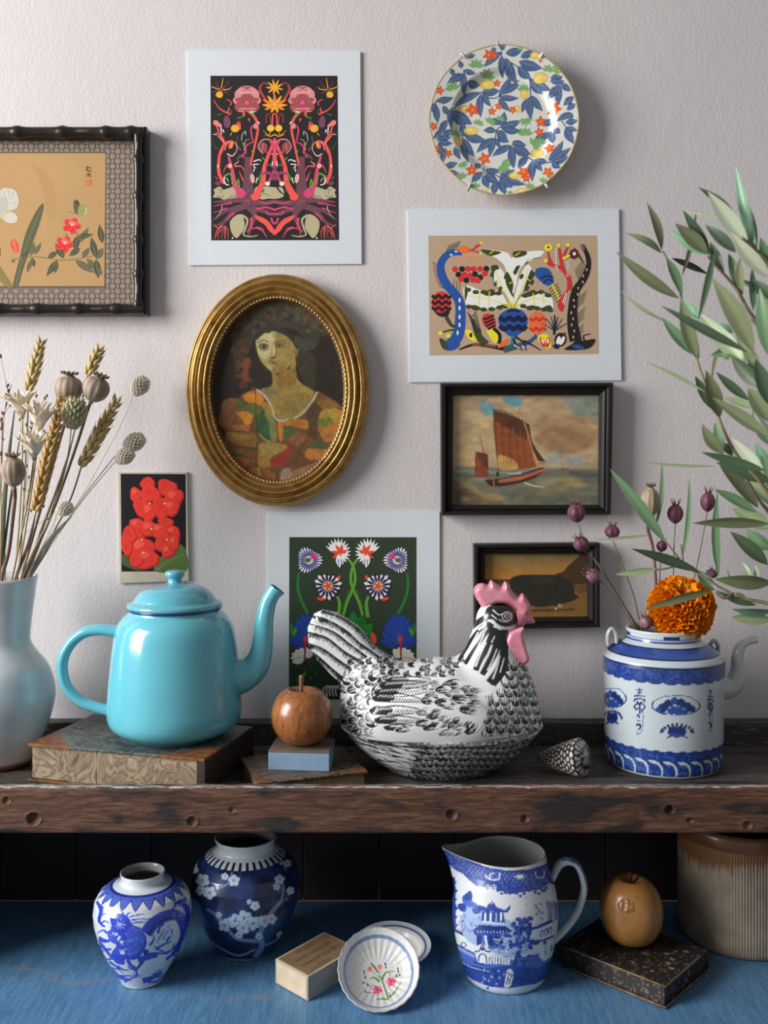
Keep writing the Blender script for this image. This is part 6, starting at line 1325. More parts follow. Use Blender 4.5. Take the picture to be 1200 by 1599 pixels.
D.line([(345, 640), (330, 690), (290, 745)], 26, 10, A3); D.line([(350, 570), (390, 520), (450, 485), (500, 490)], 14, 10, A3); D.line([(480, 400), (520, 410), (545, 450), (540, 500)], 34, 22, A1); D.line([(500, 420), (540, 380)], 20, 8, A1)
for p, w0, w1 in [([(245, 470), (290, 440), (330, 440)], 9, 3), ([(260, 480), (300, 470), (350, 465)], 9, 3), ([(270, 495), (310, 490), (375, 490)], 10, 3), ([(270, 510), (320, 505), (350, 512)], 8, 3), ([(330, 690), (360, 660), (440, 660), (455, 650)], 16, 5), ([(430, 650), (400, 640), (380, 620)], 12, 5), ([(430, 660), (470, 640), (480, 610)], 12, 5), ([(290, 740), (260, 730), (250, 715)], 12, 4), ([(290, 745), (300, 765), (280, 760)], 12, 4),
                    ([(105, 400), (120, 450), (110, 500), (140, 530)], 26, 10), ([(120, 440), (150, 420), (165, 430)], 10, 3), ([(120, 470), (150, 462), (170, 470)], 9, 3), ([(115, 405), (150, 400)], 10, 3), ([(110, 590), (140, 600), (170, 590)], 18, 12), ([(115, 610), (150, 650), (180, 690)], 20, 10), ([(110, 580), (120, 640), (140, 680)], 10, 4),
                    ([(165, 735), (200, 770), (250, 790)], 30, 14), ([(170, 730), (210, 740), (230, 760)], 9, 3), ([(210, 770), (260, 770), (320, 770)], 10, 3), ([(220, 785), (270, 795)], 9, 3), ([(325, 795), (370, 780), (420, 750)], 30, 12), ([(380, 780), (420, 770), (450, 755)], 9, 3), ([(370, 770), (400, 745), (425, 735)], 9, 3), ([(470, 660), (490, 640), (515, 600)], 16, 6), ([(470, 670), (500, 660), (530, 600)], 9, 4), ([(405, 590), (420, 560), (435, 540)], 9, 4), ([(425, 590), (440, 560), (455, 545)], 9, 4)]: D.line(p, w0, w1, A1 if w0 > 9 else A2)
for x, y in ((205, 520), (195, 505), (215, 510), (225, 515)): D.line([(210, 520), (x*1.0, y)], 4, 2, (170, 186, 226))
for i in range(9): a = i*0.7; D.line([(212, 518), (212+30*math.cos(a), 518+30*math.sin(a))], 3, 2, (150, 168, 220), n=1)
for x, y, r in [(195, 565, 7), (210, 580, 7), (222, 603, 9), (205, 590, 6), (225, 655, 9), (180, 560, 5)]: D.ell(x, y, r, r, (190, 200, 226))
for i in range(7): D.line([(208+i*5, 640), (218+i*3, 665)], 2.5, 2, (160, 176, 222), n=1)
for i in range(26):
    c_ = cat([(345, 560), (390, 512), (450, 478), (500, 474), (528, 520), (525, 590), (500, 640)], 5)[i+2] if i < 28 else None
    D.ell(c_[0]-8+(i % 3)*8, c_[1]+(i % 2)*10, 7, 5, A3 if i % 2 else A2)
for i in range(10): D.line([(352+i*14, 540-i*8+0.5*i*i*0.3), (345+i*14, 522-i*8+0.5*i*i*0.3)], 7, 2, A3, n=1)
for p, w0, w1 in [([(150, 560), (130, 545), (100, 560)], 14, 4), ([(160, 600), (130, 590), (112, 575)], 14, 4), ([(170, 640), (140, 640), (120, 655)], 14, 4), ([(180, 680), (150, 690), (135, 672)], 14, 4), ([(250, 690), (270, 720), (300, 735)], 22, 10), ([(300, 690), (350, 680), (400, 668)], 30, 16), ([(390, 640), (420, 620), (470, 600)], 16, 6), ([(440, 690), (470, 665), (505, 640)], 16, 6), ([(360, 620), (380, 590), (372, 560)], 12, 5), ([(400, 560), (410, 530), (430, 515)], 14, 6), ([(440, 600), (465, 570), (470, 540)], 14, 6), ([(120, 510), (140, 500), (160, 512)], 10, 4), ([(225, 465), (240, 440), (270, 432)], 10, 4), ([(530, 610), (515, 660), (480, 700)], 18, 6), ([(540, 540), (555, 480), (552, 420)], 14, 6), ([(530, 400), (548, 395)], 18, 8), ([(200, 720), (230, 740), (260, 740)], 12, 4), ([(350, 800), (390, 798), (430, 776)], 12, 4), ([(160, 700), (190, 720), (215, 742)], 14, 5), ([(235, 800), (275, 780), (300, 776)], 12, 4), ([(480, 430), (500, 395), (530, 372)], 10, 4), ([(455, 470), (470, 440), (495, 425)], 10, 4)]: D.line(p, w0, w1, A1)
for i in range(40):
    x, y = 250+hr.gauss(0, 34), 600+hr.gauss(0, 46); D.line([(x, y), (x+8, y+6), (x+15, y)], 3, 2, A3 if i % 2 else (118, 138, 214), n=2)
for i in range(10): D.line([(505+i*3, 420+i*18), (530+i*2, 412+i*20)], 4, 2, (120, 140, 214), n=1)
for x, y in ((430, 560), (455, 530), (470, 570), (400, 600)): D.ell(x, y, 9, 14, (150, 168, 216), 20)
img = premul(D.raster(140, 1395, 305, 1550, 3.2)); Vt = V.reshape(-1, 3)
Cd = decorate(Vt, jc, img, 140, 1395, 3.2, C.reshape(-1, 3))
C = np.where((outer & (Zr < 424)).reshape(-1, 1), Cd, C.reshape(-1, 3)); C = np.where((~outer).reshape(-1, 1), np.array((0.30, 0.31, 0.31)), C)
Vt, Ft = pot_caps(V, Q); mk('body', Vt, Ft, MAT_GLAZE, t, cols=C)

# ---------------------------------------------------------------- dark plum blossom jar
kp = 1.238/F/3.158; qc = Vector((P(384, 1480, 1.238).x, 1.238, DECK))
t = thing('ginger_jar', 'large dark blue ginger jar with white plum blossom, behind the dragon jar', 'jar', qc)
jp = [(128, 0), (138, 3), (150, 25), (190, 90), (232, 170), (258, 240), (268, 305), (264, 360), (246, 410), (214, 450), (175, 478), (150, 490), (142, 498), (140, 515), (145, 535), (152, 545), (150, 553), (140, 552), (132, 540), (130, 510), (140, 490), (200, 440), (250, 360), (245, 260), (180, 90), (110, 20), (5, 15)]
g = resample([(r*kp, z*kp) for r, z in jp], 320, False); ro = int(np.argmax(g[:, 1]))
V, Q, th = pot_grid(g, qc, 230, 44)
f0 = math.atan2(-qc.y, -qc.x); TH = np.broadcast_to(th-f0, V.shape[:2]); Zr = np.broadcast_to((g[:, 1]/kp)[:, None], TH.shape); Rr = np.broadcast_to((g[:, 0]/kp)[:, None], TH.shape)
outer = np.broadcast_to((np.arange(len(g)) < ro)[:, None], TH.shape)
nz_ = fbm(TH*3+5, Zr/70, 2.0); nz2 = fbm(TH*14, Zr/16, 6.0)
b1, b2, b3 = np.array((0.009, 0.016, 0.060)), np.array((0.016, 0.045, 0.17)), np.array((0.006, 0.009, 0.032))
C = b1+(b2-b1)*np.clip((nz_-0.42)*5, 0, 1)[..., None]; C = C+(b3-C)*np.clip((nz2-0.52)*3, 0, 1)[..., None]*0.8
C[outer & (Zr > 462)] = GW
bars = ((TH*17/PI) % 1.0) < 0.42
C[outer & (Zr > 463) & (Zr < 485) & bars & (Rr > 145)] = (0.012, 0.016, 0.055)
C[outer & (Zr < 8)] = GW*0.7
D = Draw(120, 1280, 3.158, 1.15)
PW, PG, PB = (186, 202, 216), (112, 138, 176), (60, 92, 150)
for p, w0, w1 in [([(1010, 400), (960, 460), (905, 560), (915, 620), (880, 680)], 20, 28), ([(640, 440), (700, 480), (760, 560), (800, 590), (900, 600)], 14, 16), ([(690, 340), (740, 320), (760, 280), (775, 220)], 8, 6), ([(1040, 370), (1070, 340)], 14, 8), ([(1010, 400), (1020, 330), (1000, 290)], 12, 6), ([(660, 600), (720, 640), (800, 670), (880, 640)], 9, 12), ([(1040, 540), (990, 590), (930, 620)], 7, 10), ([(700, 670), (780, 690), (900, 690)], 6, 8), ([(1030, 250), (1020, 210)], 9, 6)]: D.line(p, w0, w1, PG)
def plum(x, y, s_):
    for i in range(5): a = i*1.2566+x; D.ell(x+0.55*s_*math.cos(a), y+0.55*s_*math.sin(a), s_*0.46, s_*0.44, PB, n=12)
    for i in range(5): a = i*1.2566+x; D.ell(x+0.55*s_*math.cos(a), y+0.55*s_*math.sin(a), s_*0.39, s_*0.37, PW, n=12)
    D.ell(x, y, s_*0.2, s_*0.2, PG, n=8)
for x, y, s_ in [(620, 300, 38), (655, 360, 36), (610, 350, 26), (775, 300, 32), (730, 280, 20), (730, 520, 36), (780, 500, 40), (825, 485, 42), (870, 510, 40), (820, 535, 36), (925, 500, 34), (960, 490, 30), (880, 425, 26), (850, 405, 14), (775, 225, 18), (810, 240, 22), (1000, 295, 28), (985, 330, 20), (1055, 350, 22), (1005, 570, 22), (700, 470, 18), (600, 155, 18), (575, 220, 22), (585, 250, 18), (1040, 215, 22), (1010, 210, 14), (900, 575, 22), (800, 570, 22), (1045, 520, 12)]: plum(x, y, s_)
img = premul(D.raster(290, 1310, 475, 1505, 3.0)); Vt = V.reshape(-1, 3)
Cd = decorate(Vt, qc, img, 290, 1310, 3.0, C.reshape(-1, 3)); C = np.where((outer & (Zr < 460)).reshape(-1, 1), Cd, C.reshape(-1, 3)); C = np.where((~outer).reshape(-1, 1), np.array((0.20, 0.21, 0.22)), C)
Vt, Ft = pot_caps(V, Q); mk('body', Vt, Ft, MAT_GLAZE, t, cols=C)

# ---------------------------------------------------------------- box with printed lid
A = Vector((-0.0876, 1.115)); e1 = Vector((-0.0425, 0.0400)); e2 = Vector((0.0520, 0.0690))
e1 = e1.normalized()*0.0580; e2 = Vector((-e1.y, e1.x))*-1.0; e2 = e2.normalized()*0.0860
e2 = (e2*0.6+Vector((0.0476, 0.0722))*0.4).normalized()*0.0860
BH = 0.0284
t = thing('cardboard_box', 'small worn cream cardboard box with dark printed lettering on top', 'box', (A.x, 1.15, DECK))
bq = lambda a, b: tuple(A+e1*a+e2*b)
MAT_CRM = M_plain('cream_card', (0.62, 0.52, 0.37), (0.50, 0.40, 0.27), 0.7, 60, bmp=0.1)
MAT_GRY = M_plain('faded_card', (0.38, 0.37, 0.34), (0.30, 0.29, 0.26), 0.7, 70)
sh = [bq(0, 0), bq(0, 1), bq(1, 1), bq(1, 0)]
V, Fc = prism(sh, DECK, DECK+BH-0.0009, 0.0006); mk('sleeve', V, Fc, MAT_GRY, t, smooth=False)
V, Fc = prism([bq(0.04, -0.006), bq(0.04, 0.03), bq(0.96, 0.03), bq(0.96, -0.006)], DECK+0.001, DECK+BH-0.0025, 0.0004); mk('tray_end', V, Fc, MAT_CRM, t, smooth=False)
V, Fc = prism([bq(0.0, 0.0), bq(0.0, 1.0), bq(1.0, 1.0), bq(1.0, 0.0)], DECK+BH-0.0009, DECK+BH, 0.0002); mk('lid_edge', V, Fc, MAT_CRM, t, smooth=False)
V, Fc = prism([bq(0.05, 0.03), bq(0.05, 0.97), bq(0.95, 0.985), bq(0.95, 0.03)], DECK+BH, DECK+BH+0.0003, 0.0); lab = mk('printed_label', V, Fc, M_plain('brown_label', (0.26, 0.165, 0.085), (0.18, 0.11, 0.055), 0.7, 40), t, smooth=False)
MAT_INK = M_plain('brown_ink', (0.045, 0.028, 0.018), None, 0.7, 60)
rd = np.array((-e2.normalized()[0], -e2.normalized()[1], 0)); up_ = np.array((-e1.normalized()[0], -e1.normalized()[1], 0))
if True:
    cen = lambda a, b: np.array((*bq(a, b), DECK+BH+0.00034))
    for (txt, sz, wd), a, b in zip(LETTERING, (0.36, 0.60, 0.82, 0.14, 0.14), (0.50, 0.50, 0.44, 0.74, 0.34)):
        V, Fc = LETTERS[txt]; Wv = cen(a, b)+V[:, :1]*rd+V[:, 1:2]*up_-up_*sz*0.35
        mk('lettering', Wv, Fc, MAT_INK, lab, smooth=False, label='faded brown lettering')

# ---------------------------------------------------------------- saucer and bowl
def disc_frame(c, tilt, yaw=0.0):
    """unit axes for a dish tipped towards the room by tilt (degrees from lying flat)"""
    a = math.radians(tilt); b = math.radians(yaw)
    nz = np.array((math.sin(a)*math.sin(b), -math.sin(a)*math.cos(b), math.cos(a))); ux = np.array((math.cos(b), math.sin(b), 0.0)); uy = np.cross(nz, ux)
    return ux, uy, nz
def place(V, c, fr):
    ux, uy, nz = fr; V = np.asarray(V); return np.array(c)+V[:, :1]*ux+V[:, 1:2]*uy+V[:, 2:3]*nz
MAT_WH = M_plain('white_faience', (0.66, 0.66, 0.65), (0.58, 0.585, 0.58), 0.3, 50, coat=0.35)
sd = 1.205; ks = sd/F
def col_rings(R_, rings, base): 
    out = np.tile(np.array(base, float), (len(R_), 1))
    for r0, r1, c in rings: out[(R_ > r0) & (R_ < r1)] = c
    return out
Rs = 60*ks
prof = [(0, 0.0075), (0.60*Rs, 0.0075), (0.66*Rs, 0.009), (0.74*Rs, 0.0135), (0.80*Rs, 0.0150), (0.985*Rs, 0.0185), (1.0*Rs, 0.0180), (0.985*Rs, 0.0165), (0.80*Rs, 0.0115), (0.66*Rs, 0.004), (0.63*Rs, 0.0), (0.58*Rs, 0.0), (0.57*Rs, 0.0040), (0, 0.0045)]
gg = [prof[0]]+[tuple(q) for q in resample(prof[1:-1], 90, False)]+[prof[-1]]
V, Fc = lathe(gg[::-1], 90)
rr2 = np.hypot(V[:, 0], V[:, 1])/Rs; top = V[:, 2] > np.interp(rr2, [0, 0.6, 0.66, 0.8, 1.0], [0.006, 0.006, 0.0065, 0.0130, 0.0172])
C = col_rings(rr2, [], (0.66, 0.66, 0.65)); C[top & (rr2 > 0.82) & (rr2 < 0.885)] = (0.10, 0.15, 0.33); C[top & (rr2 > 0.90) & (rr2 < 0.93)] = (0.45, 0.50, 0.60); C[rr2 > 0.985] = (0.30, 0.30, 0.36)
sc_ = np.array((P(614, 1478, 1.2).x, 1.208, DECK+0.0065)); fr = disc_frame(sc_, 7.0, 8)
Vw = place(V, sc_, fr); Vw[:, 2] += DECK-Vw[:, 2].min()
t = thing('saucer', 'white saucer with blue rings lying behind the flowered bowl', 'saucer', (sc_[0], sc_[1], DECK))
mk('dish', Vw, Fc, M_attr('faience', 0.3, coat=0.35), t, cols=C)
Rb = 62.5*(1.15/F)
bowl = [(0.40, 0.0), (0.44, 0.0), (0.46, 0.006), (0.66, 0.020), (0.84, 0.041), (0.93, 0.060), (0.985, 0.078), (1.0, 0.082), (0.985, 0.086), (0.90, 0.068), (0.80, 0.050), (0.62, 0.032), (0.45, 0.022), (0.25, 0.017), (0.06, 0.015)]
g = resample([(r*Rb, z*Rb*6.0) for r, z in bowl], 190, False); ro = int(np.argmax(g[:, 1]))
NB2 = 230; th = np.linspace(0, 2*PI, NB2, endpoint=False)
r_ = g[:, 0][:, None]; z_ = g[:, 1][:, None]; rn = r_/Rb
lobe = 1+0.007*np.cos(26*th)*np.clip((rn-0.45)/0.4, 0, 1)
flu = 0.00045*np.cos(26*th)*np.clip((rn-0.30)/0.3, 0, 1)*np.clip((1.02-rn)/0.12, 0.3, 1)
V = np.stack([r_*lobe*np.cos(th), r_*lobe*np.sin(th), z_+flu+0*th], -1)
ii = np.arange(len(g)-1)[:, None]*NB2; jj = np.arange(NB2)[None, :]; j2 = (jj+1) % NB2
Q = np.stack([(ii+jj).ravel(), (ii+j2).ravel(), (ii+NB2+j2).ravel(), (ii+NB2+jj).ravel()], 1)
D = Draw(0, 0, 1.0, 1.15)   # unit: hundredths of the rim radius, centre of the crop at (737, 440)
f_ = lambda x, y: ((x-737)/2.70, (y-452)/2.47)
def bl(p, w0, w1, c): D.line([f_(*q) for q in p], w0/2.6, w1/2.6, c)
bl([(795, 610), (780, 540), (760, 480), (730, 430), (690, 380)], 9, 7, (70, 120, 60)); bl([(760, 480), (790, 440), (845, 435)], 18, 4, (96, 140, 66)); bl([(745, 490), (710, 465), (680, 475)], 18, 4, (96, 140, 66)); bl([(800, 590), (840, 560), (885, 505)], 14, 4, (90, 134, 62)); bl([(785, 600), (740, 595), (715, 600)], 16, 4, (110, 150, 80)); bl([(740, 440), (715, 400), (690, 380)], 14, 3, (96, 140, 66))
for x, y in ((822, 495), (728, 540)):
    for i in range(6): a = i*1.05+x; p = f_(x+38*math.cos(a), y+32*math.sin(a)); q = f_(x, y); D.leaf(q[0], q[1], p[0], p[1], 9, (206, 74, 104) if i % 2 else (228, 110, 134))
    D.ell(*f_(x, y), 2.4, 2.4, (150, 40, 70), n=8)
for x, y in ((685, 415), (752, 404)): D.ell(*f_(x, y), 6, 6, (224, 110, 126), n=10)
bl([(690, 425), (715, 440), (745, 470)], 4, 3, (150, 70, 80)); bl([(752, 415), (755, 450)], 4, 3, (150, 70, 80))
for p in ([(645, 430), (650, 470)], [(690, 530), (660, 500), (635, 495)], [(690, 555), (645, 552)], [(790, 380), (795, 410)], [(870, 420), (870, 450), (850, 470)], [(880, 460), (855, 475)], [(815, 440), (820, 470)], [(805, 560), (810, 580)], [(690, 510), (720, 520)]): bl(p, 5, 3, (46, 52, 48))
for x, y in ((645, 430), (652, 465), (635, 495), (665, 508), (788, 390), (792, 410), (870, 422), (872, 440), (858, 462), (880, 462), (650, 550)): D.ell(*f_(x, y), 2.0, 3.2, (40, 46, 46), n=8)
img = premul(D.raster(-100, -100, 100, 100, 2.4)); Vl = V.reshape(-1, 3)
inner = np.repeat(np.arange(len(g)) > ro, NB2)
s4 = sample(img, (Vl[:, 0]/Rb*100+100)*2.4, (-Vl[:, 1]/Rb*100+100)*2.4)
C = np.tile(np.array((0.70, 0.70, 0.68)), (len(Vl), 1)); rn2 = np.hypot(Vl[:, 0], Vl[:, 1])/Rb
C = np.where(inner[:, None], C*(1-s4[:, 3:])+s4[:, :3], C); C[inner & (rn2 > 0.80) & (rn2 < 0.865)] = (0.20, 0.28, 0.47); C[(rn2 > 0.972) & inner] = (0.28, 0.27, 0.29)
bcw = np.array((P(592, 1523, 1.15).x, 1.162, 0.0)); frb = disc_frame(bcw, 40.0, 4)
Vw = place(Vl-np.array((0, 0, g[:, 1].max())), (0, 0, 0), frb); Vw += np.array((bcw[0], 1.120, 0)); 
Vw[:, 2] += DECK+0.0005-Vw[:, 2].min()
FB_ = Q.tolist(); FB_.append(tuple(range(NB2-1, -1, -1))); FB_.append(tuple((len(g)-1)*NB2+k_ for k_ in range(NB2)))
t = thing('flowered_bowl', 'small fluted white bowl with pink flowers tilted against the saucer', 'bowl', (bcw[0], 1.15, DECK))
mk('dish', Vw, FB_, M_attr('bowl_glaze', 0.25, coat=0.45), t, cols=C)

# ---------------------------------------------------------------- willow pattern jug
kj = 1.176/F/4.444; gc = Vector((P(789, 1520, 1.176).x, 1.176, DECK))
t = thing('transferware_jug', 'blue and white jug printed with a pagoda landscape', 'jug', gc)
# profile in crop pixels, base centre at row 1075
jp = [(262, 0), (274, 4), (288, 30), (312, 110), (338, 220), (358, 330), (366, 420), (364, 500), (350, 590), (326, 680), (302, 750), (288, 800), (281, 835), (278, 850), (270, 850), (268, 830), (285, 780), (330, 620), (345, 420), (310, 160), (250, 25), (5, 20)]
g = resample([(r*kj, z*kj) for r, z in jp], 330, False); ro = int(np.argmax(g[:, 1]))
V, Q, th = pot_grid(g, gc, 270, 60)
TH = np.broadcast_to(th, V.shape[:2]); Zr = np.broadcast_to((g[:, 1]/kj)[:, None], TH.shape)
outer = np.broadcast_to((np.arange(len(g)) < ro)[:, None], TH.shape)
# pouring lip towards the left of the picture
ang = np.angle(np.exp(1j*(TH-(PI+0.06)))); hgt = np.clip((Zr-560)/290, 0, 1)
sp_ = np.exp(-(ang/0.46)**2)*hgt**1.5
V[:, :, 0] -= sp_*165*kj; V[:, :, 2] += np.exp(-(ang/0.40)**2)*hgt**2*40*kj; V[:, :, 1] -= 0
D = Draw(670, 1280, 4.444, 1.2)
W1, J1, J2, J3, JL = (206, 212, 216), (42, 66, 148), (30, 48, 116), (70, 100, 176), (128, 152, 202)
def U(p, o=0): return p
# sky stays white; border band under the rim
D.poly([(60, 205), (150, 215), (250, 250), (330, 300), (430, 335), (560, 352), (690, 345), (780, 320), (835, 290), (870, 280), (870, 450), (835, 440), (800, 470), (740, 490), (650, 505), (560, 520), (490, 490), (400, 470), (330, 460), (270, 410), (230, 370), (180, 345), (130, 300), (90, 240)], J1)
for i in range(20):
    x = 250+i*29; y = 250+ (i*5 if i < 20 else 100+(i-20)*-1); D.line([(x, y+50), (x+60, y+140)], 2.5, 2.5, JL, n=1); D.line([(x+60, y+60), (x, y+140)], 2.5, 2.5, JL, n=1)
for i in range(60): x = 100+hr.random()*160; y = 230+hr.random()*110; D.ell(x, y, 9, 7, J2 if i % 2 else J3, n=8)
for i in range(70): x = 470+hr.random()*350; y = 390+hr.random()*110; D.ell(x, y, 8, 8, (J2, J1, J3)[i % 3], n=8)
D.line([(392, 385), (425, 415), (488, 412), (490, 365)], 9, 9, W1, n=2); D.line([(425, 410), (428, 375), (460, 375)], 8, 8, W1, n=2); D.ell(625, 395, 14, 16, W1); D.ell(645, 395, 14, 16, W1); D.line([(590, 392), (680, 392)], 6, 4, W1); D.line([(740, 360), (750, 400), (800, 395), (800, 350)], 8, 8, W1, n=2)
for x in (410, 450): D.ell(x, 470, 20, 18, W1); D.ell(x, 470, 14, 13, J2); D.ell(x+2, 472, 7, 7, W1)
for i in range(14): x = 480+i*26; y = 492+18*math.sin(i*1.3)+(6-abs(i-6))*3; D.ell(x, y, 12, 10, J1)
D.line([(90, 222), (160, 232), (250, 262), (330, 312), (430, 346), (560, 362), (690, 356), (780, 330), (850, 296)], 7, 7, J2)
# water and ground
D.poly([(160, 900), (200, 870), (330, 940), (560, 970), (750, 930), (900, 880), (880, 1000), (830, 1090), (740, 1140), (560, 1170), (420, 1160), (300, 1110), (220, 1050), (180, 980)], J3)
D.poly([(180, 960), (260, 1000), (400, 1030), (560, 1010), (760, 1030), (880, 960), (850, 1080), (740, 1140), (560, 1170), (420, 1155), (300, 1105), (215, 1040)], J1)
D.poly([(185, 790), (240, 815), (330, 860), (330, 930), (250, 890), (190, 850)], W1); D.line([(165, 760), (250, 800), (350, 850), (440, 870)], 22, 18, J2); D.line([(190, 862), (260, 900), (330, 935)], 7, 7, J1)
D.line([(240, 850), (262, 870), (240, 885), (222, 866), (240, 850)], 7, 7, J2, n=2); D.line([(200, 885), (250, 915), (320, 950)], 22, 20, JL)
D.blob([(215, 690), (300, 600), (420, 620), (560, 700), (700, 760), (700, 900), (560, 960), (400, 900), (260, 830)], (150, 168, 204))
# tall tree at the left edge
for i, (x, y) in enumerate([(170, 420), (178, 480), (172, 540), (182, 600), (176, 660), (180, 720)]): D.leaf(x-40, y+30, x+26, y+10, 34, J2); D.ell(x-8, y, 18, 26, J1)
D.line([(172, 400), (172, 780)], 22, 34, J1)
# pagoda
D.blob([(235, 530), (265, 520), (285, 490), (305, 530), (300, 560), (340, 590), (330, 610), (260, 600), (235, 570)], J3); D.blob([(240, 530), (290, 495), (300, 550), (260, 560)], J1); D.blob([(200, 590), (235, 580), (262, 610), (250, 640), (215, 630)], J1); D.blob([(300, 620), (345, 610), (360, 640), (320, 655)], J1); D.line([(235, 640), (290, 600), (345, 640)], 8, 8, J3)
for i in range(60): x = 200+hr.random()*160; y = 660+hr.random()*130; D.line([(x, y), (x+hr.uniform(-16, 16), y-hr.uniform(6, 20))], 3.5, 2.5, J1 if i % 3 else J3, n=1)
D.poly([(335, 600), (350, 590), (400, 610), (410, 590), (425, 575), (440, 555), (455, 580), (470, 605), (530, 628), (565, 592), (566, 620), (545, 645), (480, 640), (360, 630)], J1); D.ell(438, 572, 12, 12, W1); D.ell(438, 574, 7, 7, J2)
D.poly([(370, 632), (520, 645), (530, 720), (362, 708)], J1)
for x in (392, 430, 470, 502): D.line([(x, 645), (x-2, 705)], 13, 13, W1 if x != 470 else JL, n=1); D.line([(x+10, 640), (x+8, 712)], 5, 5, J2, n=1)
D.poly([(360, 700), (535, 716), (530, 738), (360, 726)], JL)
for i in range(8): D.ell(378+i*20, 712+i*1.6, 7, 9, W1, n=8)
D.poly([(350, 728), (540, 742), (580, 775), (540, 790), (310, 765)], J2); D.poly([(300, 762), (560, 790), (590, 820), (320, 800)], J1); D.poly([(335, 800), (520, 815), (520, 900), (430, 900), (340, 860)], J3)
for x in (350, 430, 470): D.poly([(x-18, 800), (x+18, 804), (x+18, 880), (x-18, 870)], J2)
D.line([(392, 805), (398, 850), (408, 885)], 16, 12, W1); D.line([(450, 830), (520, 836)], 9, 7, W1)
for i in range(10): D.line([(340+i*22, 770), (344+i*22, 786)], 4, 4, W1, n=1)
# gate and fence
D.poly([(318, 915), (345, 870), (372, 860), (400, 880), (430, 920), (410, 1000), (340, 990)], W1); D.line([(318, 915), (350, 910), (372, 868), (395, 910), (432, 915)], 9, 9, J2); D.ell(372, 898, 11, 11, J2); D.line([(345, 985), (350, 945), (375, 930), (398, 950), (402, 995)], 9, 9, J2); D.poly([(415, 955), (560, 970), (560, 1005), (415, 1000)], W1)
for i in range(7): D.line([(422+i*20, 955), (420+i*20, 1002)], 6, 6, J2, n=1)
D.line([(310, 985), (400, 1010), (430, 1015)], 10, 8, J2); D.line([(215, 985), (300, 1030), (430, 1060)], 28, 24, J2); D.line([(225, 985), (300, 1025), (425, 1055)], 12, 12, JL)
for i in range(7): D.line([(232+i*28, 978+i*11), (228+i*28, 1010+i*11)], 5, 5, J2, n=1)
# big tree on the right
for i in range(80):
    a = hr.random(); x = 655+hr.gauss(0, 46)*(0.5+a); y = 680+a*210; D.ell(x, y, 15, 15, J1 if i % 3 else J2, n=10)
for i in range(60):
    a = hr.random(); x = 655+hr.gauss(0, 44)*(0.5+a); y = 680+a*210; D.ell(x, y, 6, 6, J3, n=6)
D.line([(640, 880), (610, 960), (590, 1030)], 26, 34, J1)
for i in range(90):
    x = 520+hr.gauss(0, 46); y = 900+hr.gauss(0, 46); D.line([(x, y), (x+hr.uniform(14, 34), y+hr.uniform(-12, 12))], 3.5, 2, (JL, J1, W1)[i % 3], n=1)
for i in range(40):
    x = 440+hr.gauss(0, 40); y = 1085+hr.gauss(0, 40); D.ell(x, y, 9, 9, (J2, J1, JL)[i % 3], n=8)
D.blob([(520, 1150), (540, 1050), (575, 1040), (590, 1100), (560, 1160)], W1)
for i in range(6): D.line([(520+i*18, 1150-i*4), (545+i*20, 1060+i*10), (620+i*26, 1130)], 7, 4, J2)
for i in range(40): x = 690+hr.gauss(0, 60); y = 1090+hr.gauss(0, 26); D.ell(x, y, 10, 7, J2 if i % 2 else J1, n=8)
for i in range(16): D.ell(660+hr.gauss(0, 26), 975+hr.gauss(0, 18), 10, 10, J2 if i % 2 else J3, n=8)
# bridge house and willow
D.poly([(720, 760), (770, 740), (850, 710), (870, 720), (862, 800), (780, 830), (700, 830)], W1); D.line([(715, 760), (780, 735), (860, 700)], 18, 22, J1)
for x, y in ((785, 790), (815, 780), (842, 768)): D.ell(x, y, 13, 28, J2, 8); D.ell(x, y+4, 7, 20, W1, 8)
D.line([(690, 840), (780, 840), (870, 805)], 18, 14, J1); D.poly([(770, 900), (830, 850), (880, 830), (880, 930), (800, 985), (765, 950)], W1)
for p in ([(805, 890), (820, 880)], [(810, 905), (812, 940)], [(845, 870), (858, 890), (840, 900)], [(850, 895), (852, 915)]): D.line(p, 9, 6, J2)
for i in range(16): x = 815+i*5; D.line([(x, 560+hr.random()*20), (x+hr.uniform(8, 22), 700)], 4, 3, J2 if i % 2 else J1, n=1)
for x, y in ((740, 620), (765, 590), (775, 650), (740, 660), (730, 600), (770, 690), (755, 640)): D.line([(x, y), (x+14, y-10), (x+22, y+6)], 8, 5, J2)
D.line([(675, 520), (680, 690)], 2.5, 2, (150, 130, 110), n=1)
img = premul(D.raster(680, 1315, 880, 1550, 3.2)); Vt = V.reshape(-1, 3)
C = decorate(Vt, gc, img, 680, 1315, 3.2, np.tile(np.array(L(W1, 1.12)), (len(Vt), 1)))
C = np.where((outer & (Zr < 846)).reshape(-1, 1), C, np.array((0.40, 0.41, 0.41)))
Vt, Ft = pot_caps(V, Q); mk('body', Vt, Ft, MAT_DULLGLAZE, t, cols=C)
def jpt(cx, cy): return Vector((gc.x+(cx-528)*kj, gc.y+0.0, DECK+(1075-cy)*kj))
hpth = cat([jpt(835, 440), jpt(865, 390), jpt(905, 320), jpt(970, 296), jpt(1035, 330), jpt(1075, 440), jpt(1070, 540), jpt(1030, 650), jpt(960, 750), jpt(865, 850)], 7)
V, Fc = tube(hpth, [26*kj, 27*kj, 27*kj, 26*kj, 25*kj, 24*kj, 24*kj, 24*kj, 22*kj], 14, flat=1.6)
hcol = np.tile(np.array((0.55, 0.57, 0.58)), (len(V), 1)); nn = len(hpth)
